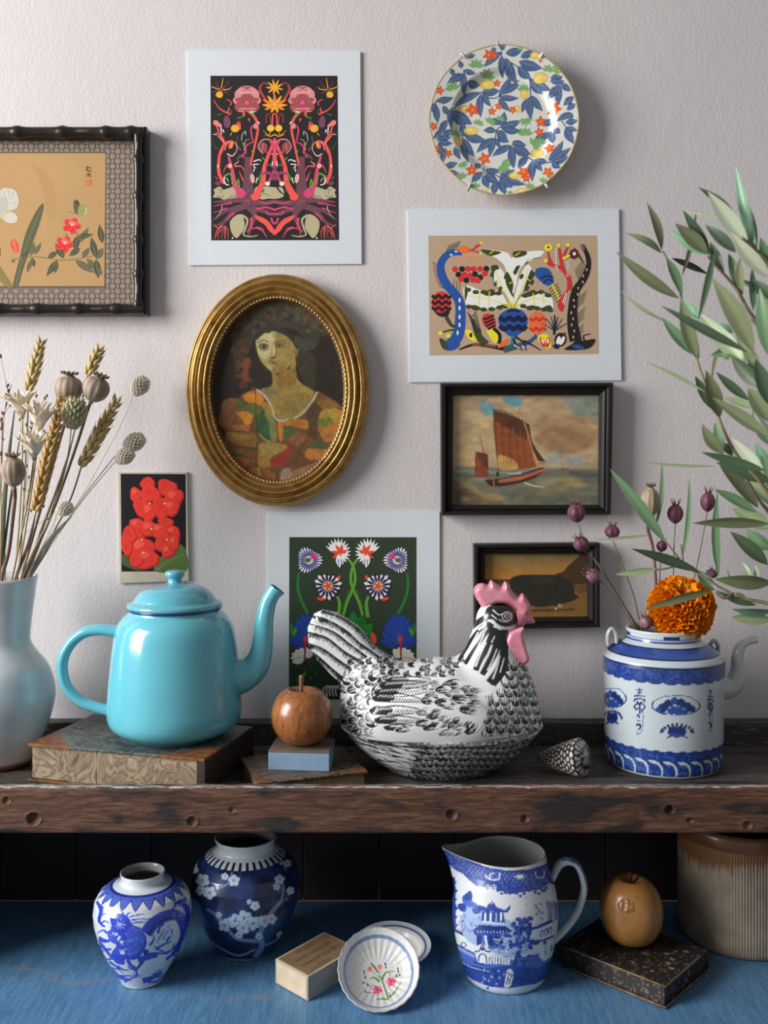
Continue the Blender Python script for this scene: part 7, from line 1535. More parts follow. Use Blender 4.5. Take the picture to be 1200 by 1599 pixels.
for i in range(nn):
    for k_ in range(14):
        q = V[i*14+k_]-np.array(hpth[i]); out_ = q[0]*0.75+q[2]*0.66
        if out_ > 8*kj and i > 8: hcol[i*14+k_] = (0.05, 0.09, 0.26) if vn(i*0.6, k_*1.7) > 0.42 else (0.22, 0.29, 0.48)
mk('handle', V, Fc, MAT_DULLGLAZE, t, cols=hcol)

# ---------------------------------------------------------------- speckled book with carved fruit
t = thing('speckled_book', 'old speckled brown book lying under the carved fruit on the blue shelf', 'book', (0.30, 1.19, DECK))
def mat_speck():
    m, nt, b = _new('speckled_cover')
    vs = []
    wn = noise(nt, 60, 2); tc = nd(nt, 'ShaderNodeTexCoord')
    mv = nd(nt, 'ShaderNodeVectorMath', operation='SCALE'); nt.links.new(tc.outputs['Object'], mv.inputs[0]); mv.inputs['Scale'].default_value = 1.0
    for sc_ in (70, 190):
        vo = nd(nt, 'ShaderNodeTexVoronoi'); vo.inputs['Scale'].default_value = sc_; nt.links.new(mv.outputs[0], vo.inputs['Vector'])
        ad = nd(nt, 'ShaderNodeMath', operation='ADD'); nt.links.new(vo.outputs['Distance'], ad.inputs[0])
        ml = nd(nt, 'ShaderNodeMath', operation='MULTIPLY'); nt.links.new(wn, ml.inputs[0]); ml.inputs[1].default_value = 0.35; nt.links.new(ml.outputs[0], ad.inputs[1]); vs.append(ad.outputs[0])
    patch = noise(nt, 16, 3)
    c = ramp(nt, vs[1], [(0.30, (0.17, 0.12, 0.075)), (0.46, (0.075, 0.055, 0.04)), (0.56, (0.020, 0.017, 0.017))])
    big = ramp(nt, vs[0], [(0.36, 1.0), (0.44, 0.0)]); mulf = nd(nt, 'ShaderNodeMath', operation='MULTIPLY'); nt.links.new(big, mulf.inputs[0]); nt.links.new(ramp(nt, patch, [(0.42, 0.0), (0.58, 0.85)]), mulf.inputs[1])
    c = mixc(nt, mulf.outputs[0], c, (0.27, 0.205, 0.13))
    nt.links.new(c, b.inputs['Base Color']); b.inputs['Roughness'].default_value = 0.5; return m
ms = mat_speck()
book(t, (0.2166, 1.1935), (0.3200, 1.0985), 0.112, DECK, 0.0262, ms, ms, corner=None, ct=0.0022, inset=0.0022)
MAT_WEAR = M_plain('worn_board_edge', (0.26, 0.16, 0.085), (0.10, 0.06, 0.035), 0.7, 120)
A_, B_ = np.array((0.2166, 1.1935)), np.array((0.3200, 1.0985)); u_ = (B_-A_)/np.linalg.norm(B_-A_); v_ = np.array((-u_[1], u_[0])); Ln = np.linalg.norm(B_-A_)
for zz in (DECK+0.0262, DECK+0.0024):
    pth = [(*(A_+u_*Ln*f-v_*0.0001), zz-0.0004) for f in np.linspace(0.05, 1, 12)]+[(*(B_+v_*0.11*f+u_*0.0001), zz-0.0004) for f in np.linspace(0.05, 0.9, 10)]
    V, Fc = tube(pth, [0.0003]+[0.0009+0.0006*fr0 for fr0 in RNG.random(20)]+[0.0003], 6); mk('worn_edge', V, Fc, MAT_WEAR, t)
qz = DECK+0.0263
qf = (P(986, 1446, 1.198).x, 1.198, qz)
t = thing('carved_fruit', 'golden brown carved wooden fruit on the speckled book', 'ornament', qf)
def mat_quince():
    m, nt, b = _new('golden_fruitwood')
    n = noise(nt, 22, 4, None, 0.6); c = ramp(nt, n, [(0.3, (0.30, 0.13, 0.030)), (0.6, (0.44, 0.21, 0.055)), (0.8, (0.20, 0.08, 0.02))])
    k_ = noise(nt, 120, 2); c = mixc(nt, ramp(nt, k_, [(0.66, 0.0), (0.72, 0.35)]), c, (0.12, 0.05, 0.02))
    nt.links.new(c, b.inputs['Base Color']); b.inputs['Roughness'].default_value = 0.34; b.inputs['Coat Weight'].default_value = 0.25; return m
apple(t, qf, 0.0385, 0.083, mat_quince(), M_plain('dark_stalk', (0.03, 0.015, 0.008), None, 0.6, 40), 0.016, dimple=0.14, belly=0.75)
# carved knot on the fruit's side
kd_ = np.array((-0.36, -0.80, 0.0)); kd_ /= np.linalg.norm(kd_); kn = np.array(qf)+kd_*0.0345+np.array((0, 0, 0.0605)); nk = np.array((kd_[0]*0.89, kd_[1]*0.89, 0.455)); R3 = np.array(Vector(nk).to_track_quat('Z', 'Y').to_matrix())
V, Fc = lathe([(0.0090, -0.0016), (0.0070, 0.0003), (0.0050, 0.0009), (0.0034, 0.0006), (0.0018, 0.0001), (0, 0.0)], 24); V[:, 0] *= 1.15; V = V+0.0005*np.sin(V[:, :1]*900)
mk('knot', V@R3.T+kn, Fc, M_plain('dark_knot', (0.40, 0.19, 0.05), (0.20, 0.08, 0.02), 0.32, 220, coat=0.3), t)

# ---------------------------------------------------------------- ribbed stoneware crock
cc = Vector((P(1156, 1456, 1.278).x, 1.278, DECK)); kc = 1.278/F
t = thing('stoneware_crock', 'ribbed grey stoneware crock with brown glazed rim at the right', 'crock', cc)
cp = [(86, 0), (90, 2), (92.5, 8), (93, 60), (93, 150), (92, 158), (95, 162), (96, 172), (93, 180), (89, 181.5), (85, 179), (83, 165), (84, 100), (83, 12), (4, 8)]
g = resample([(r*kc, z*kc) for r, z in cp], 150, False); ro = int(np.argmax(g[:, 1]))
V, Q, th = pot_grid(g, cc, 420, 160)
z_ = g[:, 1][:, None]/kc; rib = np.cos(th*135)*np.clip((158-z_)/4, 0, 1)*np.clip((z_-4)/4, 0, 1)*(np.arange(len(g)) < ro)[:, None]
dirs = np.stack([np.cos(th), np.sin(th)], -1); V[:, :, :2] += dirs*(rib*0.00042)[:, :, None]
TH = np.broadcast_to(th, V.shape[:2]); Zr = np.broadcast_to(z_, TH.shape); outer = np.broadcast_to((np.arange(len(g)) < ro)[:, None], TH.shape)
drip = 138-14*fbm(TH*18, TH*0, 3.0)-26*np.clip(fbm(TH*40, TH*0, 7.0)-0.62, 0, 1)*4+8*np.sin(TH*3)
n_ = fbm(TH*5, Zr/20); C = (np.array((0.30, 0.245, 0.18))[None, None]*(0.75+0.5*n_)[..., None])
f_b = np.clip((Zr-drip)/10, 0, 1)[..., None]; C = C*(1-f_b)+np.array((0.20, 0.085, 0.024))*f_b; C[Zr > 158] = (0.16, 0.068, 0.022)
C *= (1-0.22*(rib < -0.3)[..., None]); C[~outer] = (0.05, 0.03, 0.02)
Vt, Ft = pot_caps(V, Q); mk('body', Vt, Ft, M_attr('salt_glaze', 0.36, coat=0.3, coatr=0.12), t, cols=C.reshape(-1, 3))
# ================================================================ dried stems in the gourd vase
def stem_path(pts, n=6): return cat([tuple(P(*p)) for p in pts], n)
def stem(t, pts, r0, r1, mat, name='stem', n=6, seg=6):
    V, Fc = tube(stem_path(pts, n), [r0, r1], seg); return mk(name, V, Fc, mat, t)
def frame_to(v, roll=0.0):
    q = Vector(v).normalized().to_track_quat('Z', 'Y')
    return q @ Quaternion((0, 0, 1), roll)
def inst(name, me, parent, loc, quat, sc):
    o = bpy.data.objects.new(name, me); COL.objects.link(o); o.parent = parent
    o.rotation_mode = 'QUATERNION'; o.rotation_quaternion = quat; o.location = Vector(loc)-rootloc(parent); o.scale = sc if not np.isscalar(sc) else (sc, sc, sc)
    return o
def bare(name, V, Fc, mat, smooth=True):
    me = bpy.data.meshes.new(name); me.from_pydata(np.asarray(V).tolist(), [], Fc); me.materials.append(mat)
    if smooth: me.polygons.foreach_set('use_smooth', [True]*len(me.polygons))
    me.update(); return me
fr_ = random.Random(5)
MAT_STRAW = M_plain('straw_stem', (0.50, 0.39, 0.22), (0.36, 0.27, 0.14), 0.6, 60, (6, 6, 1))
MAT_GSTEM = M_plain('green_grey_stem', (0.26, 0.235, 0.13), (0.15, 0.14, 0.08), 0.6, 60, (6, 6, 1))
MAT_BSTEM = M_plain('brown_stem', (0.22, 0.13, 0.085), (0.14, 0.08, 0.055), 0.6, 60, (6, 6, 1))
MAT_WH1 = M_plain('wheat_green_gold', (0.60, 0.46, 0.20), (0.40, 0.31, 0.12), 0.55, 260)
MAT_WH2 = M_plain('wheat_orange_gold', (0.58, 0.37, 0.13), (0.42, 0.25, 0.08), 0.55, 260)
GV, GF = lathe([(0, 0), (0.16, 0.06), (0.27, 0.3), (0.25, 0.55), (0.12, 0.85), (0.03, 1.0), (0.015, 1.25), (0, 1.3)], 8)
grain_me = {m.name: bare('grain', GV, GF, m) for m in (MAT_WH1, MAT_WH2)}
# vase mouth: row 900, distance 1.285
def wheat(label, base, tip, d0, d1, path, width, levels, mat):
    b, e = P(*base, d0), P(*tip, d1); t = thing('wheat_ear', label, 'dried wheat', P(*path[-1]), 'wheat ears in the gourd vase')
    stem(t, [(*base, d0)]+path, 0.0011, 0.0013, MAT_STRAW if mat is MAT_WH2 else MAT_GSTEM)
    V, Fc = tube([b, e], [0.0012, 0.0006], 6); mk('rachis', V, Fc, mat, t)
    ax = (e-b); n = ax.normalized(); side = n.cross(Vector((0, 1, 0))).normalized(); back = n.cross(side)
    gl = ax.length/levels*2.5
    for i in range(levels):
        f = i/levels; s_ = 0.75+0.35*math.sin(PI*min(1, f*1.1+0.12))
        for k_ in range(3):
            a = (i % 2)*PI/3+k_*2*PI/3+0.25+fr_.uniform(-0.15, 0.15); rd_ = side*math.cos(a)+back*math.sin(a)
            q = b+ax*f+rd_*width*0.18; dr = (n*1.0+rd_*(0.40+0.1*fr_.random())).normalized()
            inst('grain', grain_me[mat.name], t, q, frame_to(dr, fr_.random()*6), (gl*0.84*s_*width/0.011, gl*0.84*s_*width/0.011, gl*s_))
wheat('upright green gold wheat ear at the back left of the vase', (45, 611), (65, 532), 1.30, 1.31, [(42, 680, 1.30), (36, 800, 1.295), (28, 900, 1.29), (14, 960, 1.287)], 0.0105, 12, MAT_WH1)
wheat('short green gold wheat ear standing above the pair of poppy heads', (137, 586), (157, 543), 1.31, 1.315, [(122, 650, 1.31), (88, 780, 1.30), (42, 898, 1.29), (16, 960, 1.287)], 0.0105, 7, MAT_WH1)
wheat('long bright orange gold wheat ear leaning in the middle of the bunch', (56, 798), (97, 622), 1.265, 1.26, [(48, 840, 1.268), (36, 896, 1.276), (16, 950, 1.283)], 0.0115, 24, MAT_WH2)
wheat('pale gold wheat ear leaning furthest right of the bunch', (127, 729), (184, 623), 1.285, 1.285, [(110, 780, 1.285), (84, 830, 1.285), (46, 898, 1.287), (18, 955, 1.287)], 0.0105, 15, MAT_WH1)

MAT_POD = M_plain('dry_poppy_pod', (0.42, 0.33, 0.245), (0.23, 0.165, 0.13), 0.6, 45, (3, 3, 0.8), bmp=0.25)
MAT_POD2 = M_plain('pale_poppy_pod', (0.50, 0.39, 0.27), (0.27, 0.19, 0.14), 0.6, 45, (3, 3, 0.8), bmp=0.2)
MAT_CROWN = M_plain('poppy_crown', (0.21, 0.14, 0.09), (0.11, 0.07, 0.05), 0.7, 120)
def poppy(label, c, d, r, hgt, axis, path, mat, smat, stem_r=0.0019, group='dried poppy heads', crown=1.0):
    p = P(*c, d); s = d/F; R_ = r*s; H = hgt*s; n = Vector(axis).normalized()
    t = thing('poppy_head', label, 'dried poppy', P(*path[-1]), group)
    prof = [(0.12, -0.62), (0.20, -0.56), (0.16, -0.50), (0.42, -0.46), (0.80, -0.28), (1.0, 0.0), (0.97, 0.20), (0.78, 0.38), (0.45, 0.47), (0.34, 0.52), (0, 0.52)]
    g = cat(prof, 3); nn = 44; V = []
    for r_, z in g:
        for i in range(nn):
            a = 2*PI*i/nn; w_ = 1+0.045*math.cos(a*11)*min(1, max(0, r_-0.2)*2); V.append((r_*R_*w_*math.cos(a), r_*R_*w_*math.sin(a), z*H))
    Fc = [(j*nn+i, j*nn+(i+1) % nn, (j+1)*nn+(i+1) % nn, (j+1)*nn+i) for j in range(len(g)-1) for i in range(nn)]
    Fc.append(tuple(range(nn-1, -1, -1)))
    M_ = frame_to(n).to_matrix(); R3 = np.array(M_)
    V = np.array(V)@R3.T+np.array(p); mk('pod', V, Fc, mat, t)
    cv = []; 
    for i in range(11):
        a = 2*PI*i/11
        v, f = tube([(0, 0, 0.52*H), (0.30*R_*math.cos(a)*crown, 0.30*R_*math.sin(a)*crown, 0.60*H), (0.58*R_*math.cos(a)*crown, 0.58*R_*math.sin(a)*crown, 0.58*H), (0.66*R_*math.cos(a)*crown, 0.66*R_*math.sin(a)*crown, 0.66*H)], [R_*0.10, R_*0.10, R_*0.12, R_*0.06], 6, flat=0.6, up=(0, 0, 1)); cv.append((v, f))
    cv.append(lathe([(0, 0.50*H), (0.34*R_*crown, 0.54*H), (0.36*R_*crown, 0.58*H), (0, 0.60*H)], 16))
    V, Fc = join(cv); mk('crown', V@R3.T+np.array(p), Fc, MAT_CROWN, t)
    b = p-n*0.58*H
    V, Fc = tube(cat([tuple(b), tuple(b-n*0.012)]+[tuple(P(*q)) for q in path], 6), [stem_r*1.3, stem_r, stem_r], 8); mk('stem', V, Fc, smat, t)
poppy('dried poppy head at the left of the touching pair', (107, 609), 1.285, 20.5, 44, (0.10, -0.1, 1), [(90, 700, 1.287), (62, 800, 1.288), (34, 898, 1.287), (14, 960, 1.286)], MAT_POD, MAT_BSTEM)
poppy('dried poppy head at the right of the touching pair, crown tilted right', (149, 608), 1.283, 20.5, 40, (0.42, -0.15, 1), [(118, 700, 1.287), (82, 800, 1.287), (38, 899, 1.287), (14, 962, 1.286)], MAT_POD, MAT_BSTEM)
poppy('dried poppy head low at the left edge on a thick brown stalk', (21, 737), 1.22, 17.5, 46, (0.02, -0.18, 1), [(21, 800, 1.222), (14, 860, 1.24), (4, 899, 1.262), (0, 950, 1.275)], MAT_POD, MAT_BSTEM, 0.0024)

MAT_CAN = M_plain('canary_grass_green', (0.54, 0.51, 0.32), (0.40, 0.39, 0.22), 0.6, 200)
MAT_CANW = M_plain('canary_grass_cream', (0.84, 0.77, 0.64), (0.68, 0.60, 0.46), 0.6, 200)
def canary(label, c, d, ln, r, ang, path, mat, spiky):
    s = d/F; n = Vector((math.cos(math.radians(ang)), -0.15, math.sin(math.radians(ang)))).normalized(); p = P(*c, d); R3 = np.array(frame_to(n).to_matrix())
    t = thing('canary_grass', label, 'dried grass', P(*path[-1]), 'canary grass heads')
    parts = [lathe([(0, -0.5*ln*s), (0.55*r*s, -0.42*ln*s), (0.8*r*s, -0.1*ln*s), (0.7*r*s, 0.2*ln*s), (0.3*r*s, 0.45*ln*s), (0, 0.5*ln*s)], 12)]
    lv = 9
    for i in range(lv):
        f = (i+0.3)/lv; rr_ = r*s*math.sin(PI*(0.12+0.80*f))*0.86; z = (-0.46+0.86*f)*ln*s
        for k_ in range(10):
            a = k_*2*PI/10+i*0.31; o = np.array((rr_*math.cos(a), rr_*math.sin(a), z)); out = np.array((math.cos(a)*0.5, math.sin(a)*0.5, 1.0)); out /= np.linalg.norm(out)
            L_ = ln*s*(0.24 if spiky else 0.22); parts.append(tube([o, o+out*L_*0.5, o+out*L_], [r*s*0.16, r*s*0.2, r*s*0.02], 5, up=(0.3, 0.2, 1)))
    V, Fc = join(parts); mk('seed_head', V@R3.T+np.array(p), Fc, mat, t)
    b = p-n*0.5*ln*s; V, Fc = tube(cat([tuple(b)]+[tuple(P(*q)) for q in path], 6), [0.0007, 0.0009], 6); mk('stem', V, Fc, MAT_GSTEM if mat is MAT_CAN else MAT_CANW, t)
canary('plump greenish canary grass head below the pair of poppies', (115.5, 647), 1.255, 50, 17, 77, [(104, 720, 1.262), (80, 800, 1.272), (44, 897, 1.28), (14, 960, 1.286)], MAT_CAN, True)
canary('highest cream canary grass head, on a thin bent stem near the wall', (218, 604), 1.355, 34, 12, 48, [(190, 660, 1.35), (130, 770, 1.33), (48, 899, 1.30), (20, 955, 1.29)], MAT_CANW, False)
canary('upper of two cream canary grass heads leaning right', (209, 691), 1.30, 36, 12.5, 28, [(180, 712, 1.30), (120, 790, 1.295), (50, 899, 1.29), (20, 955, 1.289)], MAT_CANW, False)
canary('lower of two cream canary grass heads leaning right', (194, 713), 1.285, 32, 11.5, 28, [(170, 732, 1.285), (118, 796, 1.287), (48, 900, 1.288), (20, 955, 1.289)], MAT_CANW, False)
canary('small cream canary grass head low beside the bare stems', (100, 795), 1.26, 28, 10, 18, [(86, 812, 1.262), (70, 845, 1.27), (44, 899, 1.28), (18, 955, 1.286)], MAT_CANW, False)

# star shaped cream everlasting flowers
MAT_CREAM = M_plain('cream_petal', (0.86, 0.74, 0.54), (0.90, 0.84, 0.72), 0.6, 160, (1, 1, 0.4))
V = []; Fc = []
for sgn in (1, -1):
    for i in range(9):
        f = i/8; w_ = 0.20*math.sin(PI*(0.10+0.88*f))*(1-0.25*f)+0.01
        for k_ in (-1, 0, 1): V.append((k_*w_, 0.05*(1-abs(k_))+0.10*f*f*f*2-sgn*0.006, f))
for s_ in (0, 27):
    for i in range(8):
        for k_ in range(2):
            q = (s_+i*3+k_, s_+i*3+k_+1, s_+i*3+k_+4, s_+i*3+k_+3); Fc.append(q if s_ == 0 else q[::-1])
petal_me = bare('petal', V, Fc, MAT_CREAM)
def strawflower(label, base, d, ln, path, lean):
    t = thing('everlasting_flower', label, 'dried flower', P(*path[-1]), 'cream everlasting flowers'); b = P(*base, d); L_ = ln*d/F
    n = Vector((lean, -0.25, 1)).normalized(); q0 = frame_to(n)
    for ring, (cnt, op, sc) in enumerate(((8, 0.42, 1.0), (6, 0.24, 1.0), (4, 0.10, 0.85))):
        for i in range(cnt):
            a = 2*PI*i/cnt+ring*0.5; q = q0 @ Quaternion((0, 0, 1), a) @ Quaternion((1, 0, 0), -op+fr_.uniform(-0.08, 0.08))
            inst('petal', petal_me, t, b+n*0.001, q, (L_*0.95*sc, L_*1.0*sc, L_*sc))
    V, Fc = lathe([(0, -0.003), (0.0022, -0.001), (0.0040, 0.004), (0.003, 0.008), (0, 0.009)], 12); mk('calyx', V@np.array(q0.to_matrix()).T+np.array(b), Fc, MAT_STRAW, t)
    V, Fc = tube(cat([tuple(b)]+[tuple(P(*q)) for q in path], 6), [0.0011, 0.0014], 6); mk('stem', V, Fc, MAT_STRAW, t)
strawflower('cream star shaped everlasting flower, topmost left of three', (35, 652), 1.25, 44, [(34, 740, 1.255), (28, 840, 1.27), (20, 899, 1.278), (6, 960, 1.285)], -0.05)
strawflower('cream star shaped everlasting flower, right of the three', (62, 672), 1.235, 46, [(50, 760, 1.245), (36, 850, 1.26), (26, 900, 1.272), (10, 958, 1.28)], 0.12)
strawflower('cream star shaped everlasting flower, lowest of three', (53, 717), 1.225, 46, [(44, 780, 1.235), (30, 850, 1.25), (20, 899, 1.27), (8, 958, 1.28)], 0.06)

# blades and bare stalks
MAT_BLADE = M_plain('dry_green_blade', (0.085, 0.105, 0.045), (0.055, 0.07, 0.035), 0.55, 50, (5, 5, 1))
MAT_GBLADE = M_plain('grey_dry_blade', (0.32, 0.30, 0.26), (0.20, 0.19, 0.16), 0.7, 50, (5, 5, 1))
def blade(label, pts, w0, mat, d_flat=0.25):
    t = thing('grass_blade', label, 'dried grass', P(*pts[-1])); V, Fc = tube(stem_path(pts, 7), [w0*0.15, w0*0.8, w0, w0*0.8, w0*0.5], 8, flat=d_flat); mk('blade', V, Fc, mat, t)
blade('dark green flat grass blade at the left of the bunch', [(24, 632, 1.27), (15, 700, 1.272), (8, 770, 1.275), (2, 860, 1.28), (-2, 900, 1.282), (-4, 955, 1.285)], 0.0034, MAT_BLADE)
blade('thin dark green grass blade beside the flat blade', [(33, 668, 1.275), (24, 730, 1.277), (10, 830, 1.28), (4, 899, 1.282), (2, 955, 1.285)], 0.0018, MAT_BLADE)
blade('broad grey twisted dry blade rising right from the vase rim', [(112, 806, 1.28), (82, 838, 1.28), (66, 865, 1.28), (46, 898, 1.281), (26, 950, 1.284)], 0.0042, MAT_GBLADE)
blade('green grey stalk bundle blade behind the poppies', [(112, 690, 1.30), (90, 760, 1.298), (64, 830, 1.295), (40, 899, 1.291), (20, 955, 1.288)], 0.0020, MAT_GSTEM, 0.7)
blade('pale straw stalk crossing in the middle of the vase', [(84, 800, 1.272), (60, 845, 1.275), (34, 899, 1.28), (14, 955, 1.285)], 0.0018, MAT_STRAW, 0.7)
blade('brown stalk leaning over the middle of the vase', [(56, 800, 1.256), (44, 850, 1.262), (26, 899, 1.274), (10, 955, 1.282)], 0.0024, MAT_BSTEM, 0.8)
blade('thin pale stalk standing at the left of the vase', [(8, 720, 1.30), (6, 800, 1.298), (8, 899, 1.292), (4, 955, 1.288)], 0.0012, MAT_STRAW, 0.8)
# sprig with small seed pods
MAT_FLAX = M_plain('small_tan_pod', (0.30, 0.19, 0.085), (0.20, 0.12, 0.05), 0.6, 90)
MAT_PURP = M_plain('faded_purple_bloom', (0.20, 0.095, 0.17), (0.12, 0.06, 0.10), 0.7, 90)
def sprig(label, cat_, main, pods, mat, rad, n='seed_sprig'):
    t = thing(n, label, cat_, P(*main[-1])); V, Fc = tube(stem_path(main, 6), [0.0005, 0.0009], 5); mk('stem', V, Fc, MAT_STRAW if mat is MAT_FLAX else MAT_BSTEM, t)
    sp_ = stem_path(main, 6)
    pv, pf = lathe([(0, -1.0), (0.55, -0.75), (0.8, 0.0), (0.55, 0.7), (0, 1.0)], 8); me = bare('pod', pv, pf, mat)
    for x, y, d in pods:
        p = np.array(P(x, y, d)); i = int(np.argmin(np.linalg.norm((sp_-p)*np.array((1, 1, 0.6)), axis=1)))
        V, Fc = tube([p, sp_[min(len(sp_)-1, i+3)]], 0.0003, 4); mk('stalk', V, Fc, MAT_STRAW if mat is MAT_FLAX else MAT_BSTEM, t)
        inst('pod', me, t, p, frame_to((fr_.uniform(-0.6, 0.6), 0.1, 1)), (rad, rad, rad*1.35))
sprig('fine sprig of tiny tan seed pods between the cream flowers', 'dried sprig', [(60, 628, 1.27), (48, 680, 1.272), (40, 760, 1.276), (30, 850, 1.28), (20, 899, 1.283), (8, 955, 1.286)], [(57, 618, 1.27), (73, 618, 1.268), (70, 622, 1.27), (31, 655, 1.27), (41, 663, 1.268), (49, 660, 1.268), (48, 668, 1.27), (69, 673, 1.27), (41, 727, 1.274), (38, 705, 1.272), (64, 722, 1.272), (37, 764, 1.274), (45, 766, 1.274), (48, 760, 1.276), (42, 795, 1.276), (48, 797, 1.276), (74, 809, 1.268), (68, 790, 1.274), (45, 745, 1.27)], MAT_FLAX, 0.0020)
sprig('purple flowered sprig at the far left edge', 'dried sprig', [(18, 600, 1.29), (8, 640, 1.29), (3, 690, 1.288), (0, 780, 1.286), (-6, 899, 1.286), (-6, 955, 1.287)], [(12, 602, 1.29), (13, 610, 1.29), (10, 616, 1.289), (15, 620, 1.29), (16, 632, 1.29), (1, 556, 1.292), (4, 645, 1.288), (2, 655, 1.288), (12, 625, 1.29)], MAT_PURP, 0.0024)
sprig('fine sprig with brown pods at the left edge', 'dried sprig', [(6, 650, 1.25), (4, 700, 1.255), (2, 780, 1.265), (0, 899, 1.275), (-4, 955, 1.282)], [(2, 668, 1.25), (4, 685, 1.252), (1, 708, 1.255), (3, 662, 1.25), (10, 740, 1.26)], MAT_FLAX, 0.0024)

# ================================================================ stems in the porcelain teapot
MAT_NIG = M_plain('purple_nigella_pod', (0.20, 0.060, 0.115), (0.085, 0.028, 0.048), 0.5, 70, (4, 4, 0.6), bmp=0.3)
MAT_NIG2 = M_plain('pale_purple_pod', (0.32, 0.16, 0.22), (0.20, 0.09, 0.13), 0.5, 90, (3, 3, 1))
MAT_NST = M_plain('olive_thin_stem', (0.20, 0.17, 0.09), (0.12, 0.10, 0.055), 0.6, 60)
MOUTH = (1034, 983)
def nigella(label, c, d, r, hgt, axis, path, mat=MAT_NIG, horns=5):
    p = P(*c, d); s = d/F; R_ = r*s; H = hgt*s; n = Vector(axis).normalized(); R3 = np.array(frame_to(n, fr_.random()*3).to_matrix())
    t = thing('nigella_pod', label, 'dried flower', P(*path[-1]), 'purple seed pods in the porcelain teapot')
    g = cat([(0.08, -1.0), (0.30, -0.92), (0.78, -0.55), (1.0, 0.0), (0.88, 0.5), (0.55, 0.85), (0.2, 1.0), (0.02, 0.96)], 3); nn = 30; V = []
    for r_, z in g:
        for i in range(nn): a = 2*PI*i/nn; w_ = 1+0.16*abs(math.cos(a*2.5))-0.10; V.append((r_*R_*w_*math.cos(a), r_*R_*w_*math.sin(a), z*H))
    Fc = [(j*nn+i, j*nn+(i+1) % nn, (j+1)*nn+(i+1) % nn, (j+1)*nn+i) for j in range(len(g)-1) for i in range(nn)]+[tuple(range(nn-1, -1, -1)), tuple((len(g)-1)*nn+i for i in range(nn))]
    mk('pod', np.array(V)@R3.T+np.array(p), Fc, mat, t)
    hv = [tube([(0.3*R_*math.cos(a), 0.3*R_*math.sin(a), 0.9*H), (0.5*R_*math.cos(a), 0.5*R_*math.sin(a), 1.3*H), (0.75*R_*math.cos(a), 0.75*R_*math.sin(a), 1.62*H)], [R_*0.11, R_*0.03], 5, up=(0, 0, 1)) for a in [2*PI*i/horns+0.3 for i in range(horns)]]
    V, Fc = join(hv); mk('horns', V@R3.T+np.array(p), Fc, MAT_BSTEM, t)
    b = p-n*H; V, Fc = tube(cat([tuple(b)]+[tuple(P(*q)) for q in path], 6), [0.0006, 0.0010], 6); mk('stem', V, Fc, MAT_NST, t)
IN = [(1012, 1010, 1.285), (1016, 1040, 1.288)]
nigella('purple seed pod, topmost left beside the boat picture', (901, 801), 1.27, 13.5, 15, (-0.12, -0.1, 1), [(925, 868, 1.272), (960, 920, 1.274), (1000, 985, 1.278)]+IN)
nigella('purple seed pod below the topmost left one', (908.5, 850), 1.262, 12, 12, (-0.5, -0.2, 1), [(935, 880, 1.266), (962, 925, 1.27), (998, 985, 1.276)]+IN)
nigella('pale opened purple pod over the pig picture', (927, 899), 1.258, 10.5, 13, (-0.8, -0.5, 0.5), [(945, 915, 1.262), (965, 940, 1.268), (994, 985, 1.274)]+IN, MAT_NIG2, 7)
nigella('purple seed pod right of the pig picture frame', (957, 831), 1.275, 11.5, 10.5, (0.0, -0.1, 1), [(972, 880, 1.277), (990, 930, 1.279), (1003, 985, 1.282)]+IN)
nigella('small dark purple pod just above the olive leaf', (1034, 853), 1.30, 8, 9, (0.15, -0.1, 1), [(1031, 900, 1.298), (1026, 960, 1.294), (1024, 1000, 1.29), (1024, 1040, 1.29)])
nigella('purple seed pod on a straight stem behind the marigold', (1055.5, 803), 1.305, 12, 15, (0.0, -0.1, 1), [(1053, 860, 1.303), (1051, 930, 1.30), (1046, 985, 1.296), (1040, 1030, 1.292)])
nigella('purple seed pod at the upper right with short horns', (1106, 784), 1.30, 11, 15.5, (0.03, -0.1, 1), [(1096, 850, 1.30), (1084, 905, 1.298), (1064, 985, 1.294), (1050, 1030, 1.292)])
nigella('little dark pod at the marigold edge under the olive twig', (1112, 896), 1.31, 9, 7, (0.2, -0.1, 1), [(1100, 920, 1.308), (1080, 960, 1.302), (1066, 988, 1.297), (1050, 1030, 1.292)])
nigella('brownish pod resting in the teapot mouth', (1009, 972), 1.266, 10.5, 11, (-0.2, -0.4, 1), [(1012, 995, 1.27), (1014, 1012, 1.276), (1018, 1040, 1.284)], MAT_NIG2)
poppy('pale dried poppy head on a brown stalk behind the olive leaf', (1015, 786), 1.295, 14, 48, (0.03, -0.1, 1), [(1021, 860, 1.294), (1026, 930, 1.292), (1028, 990, 1.29), (1028, 1035, 1.289)], MAT_POD2, MAT_BSTEM, 0.0019, None, 0.8)

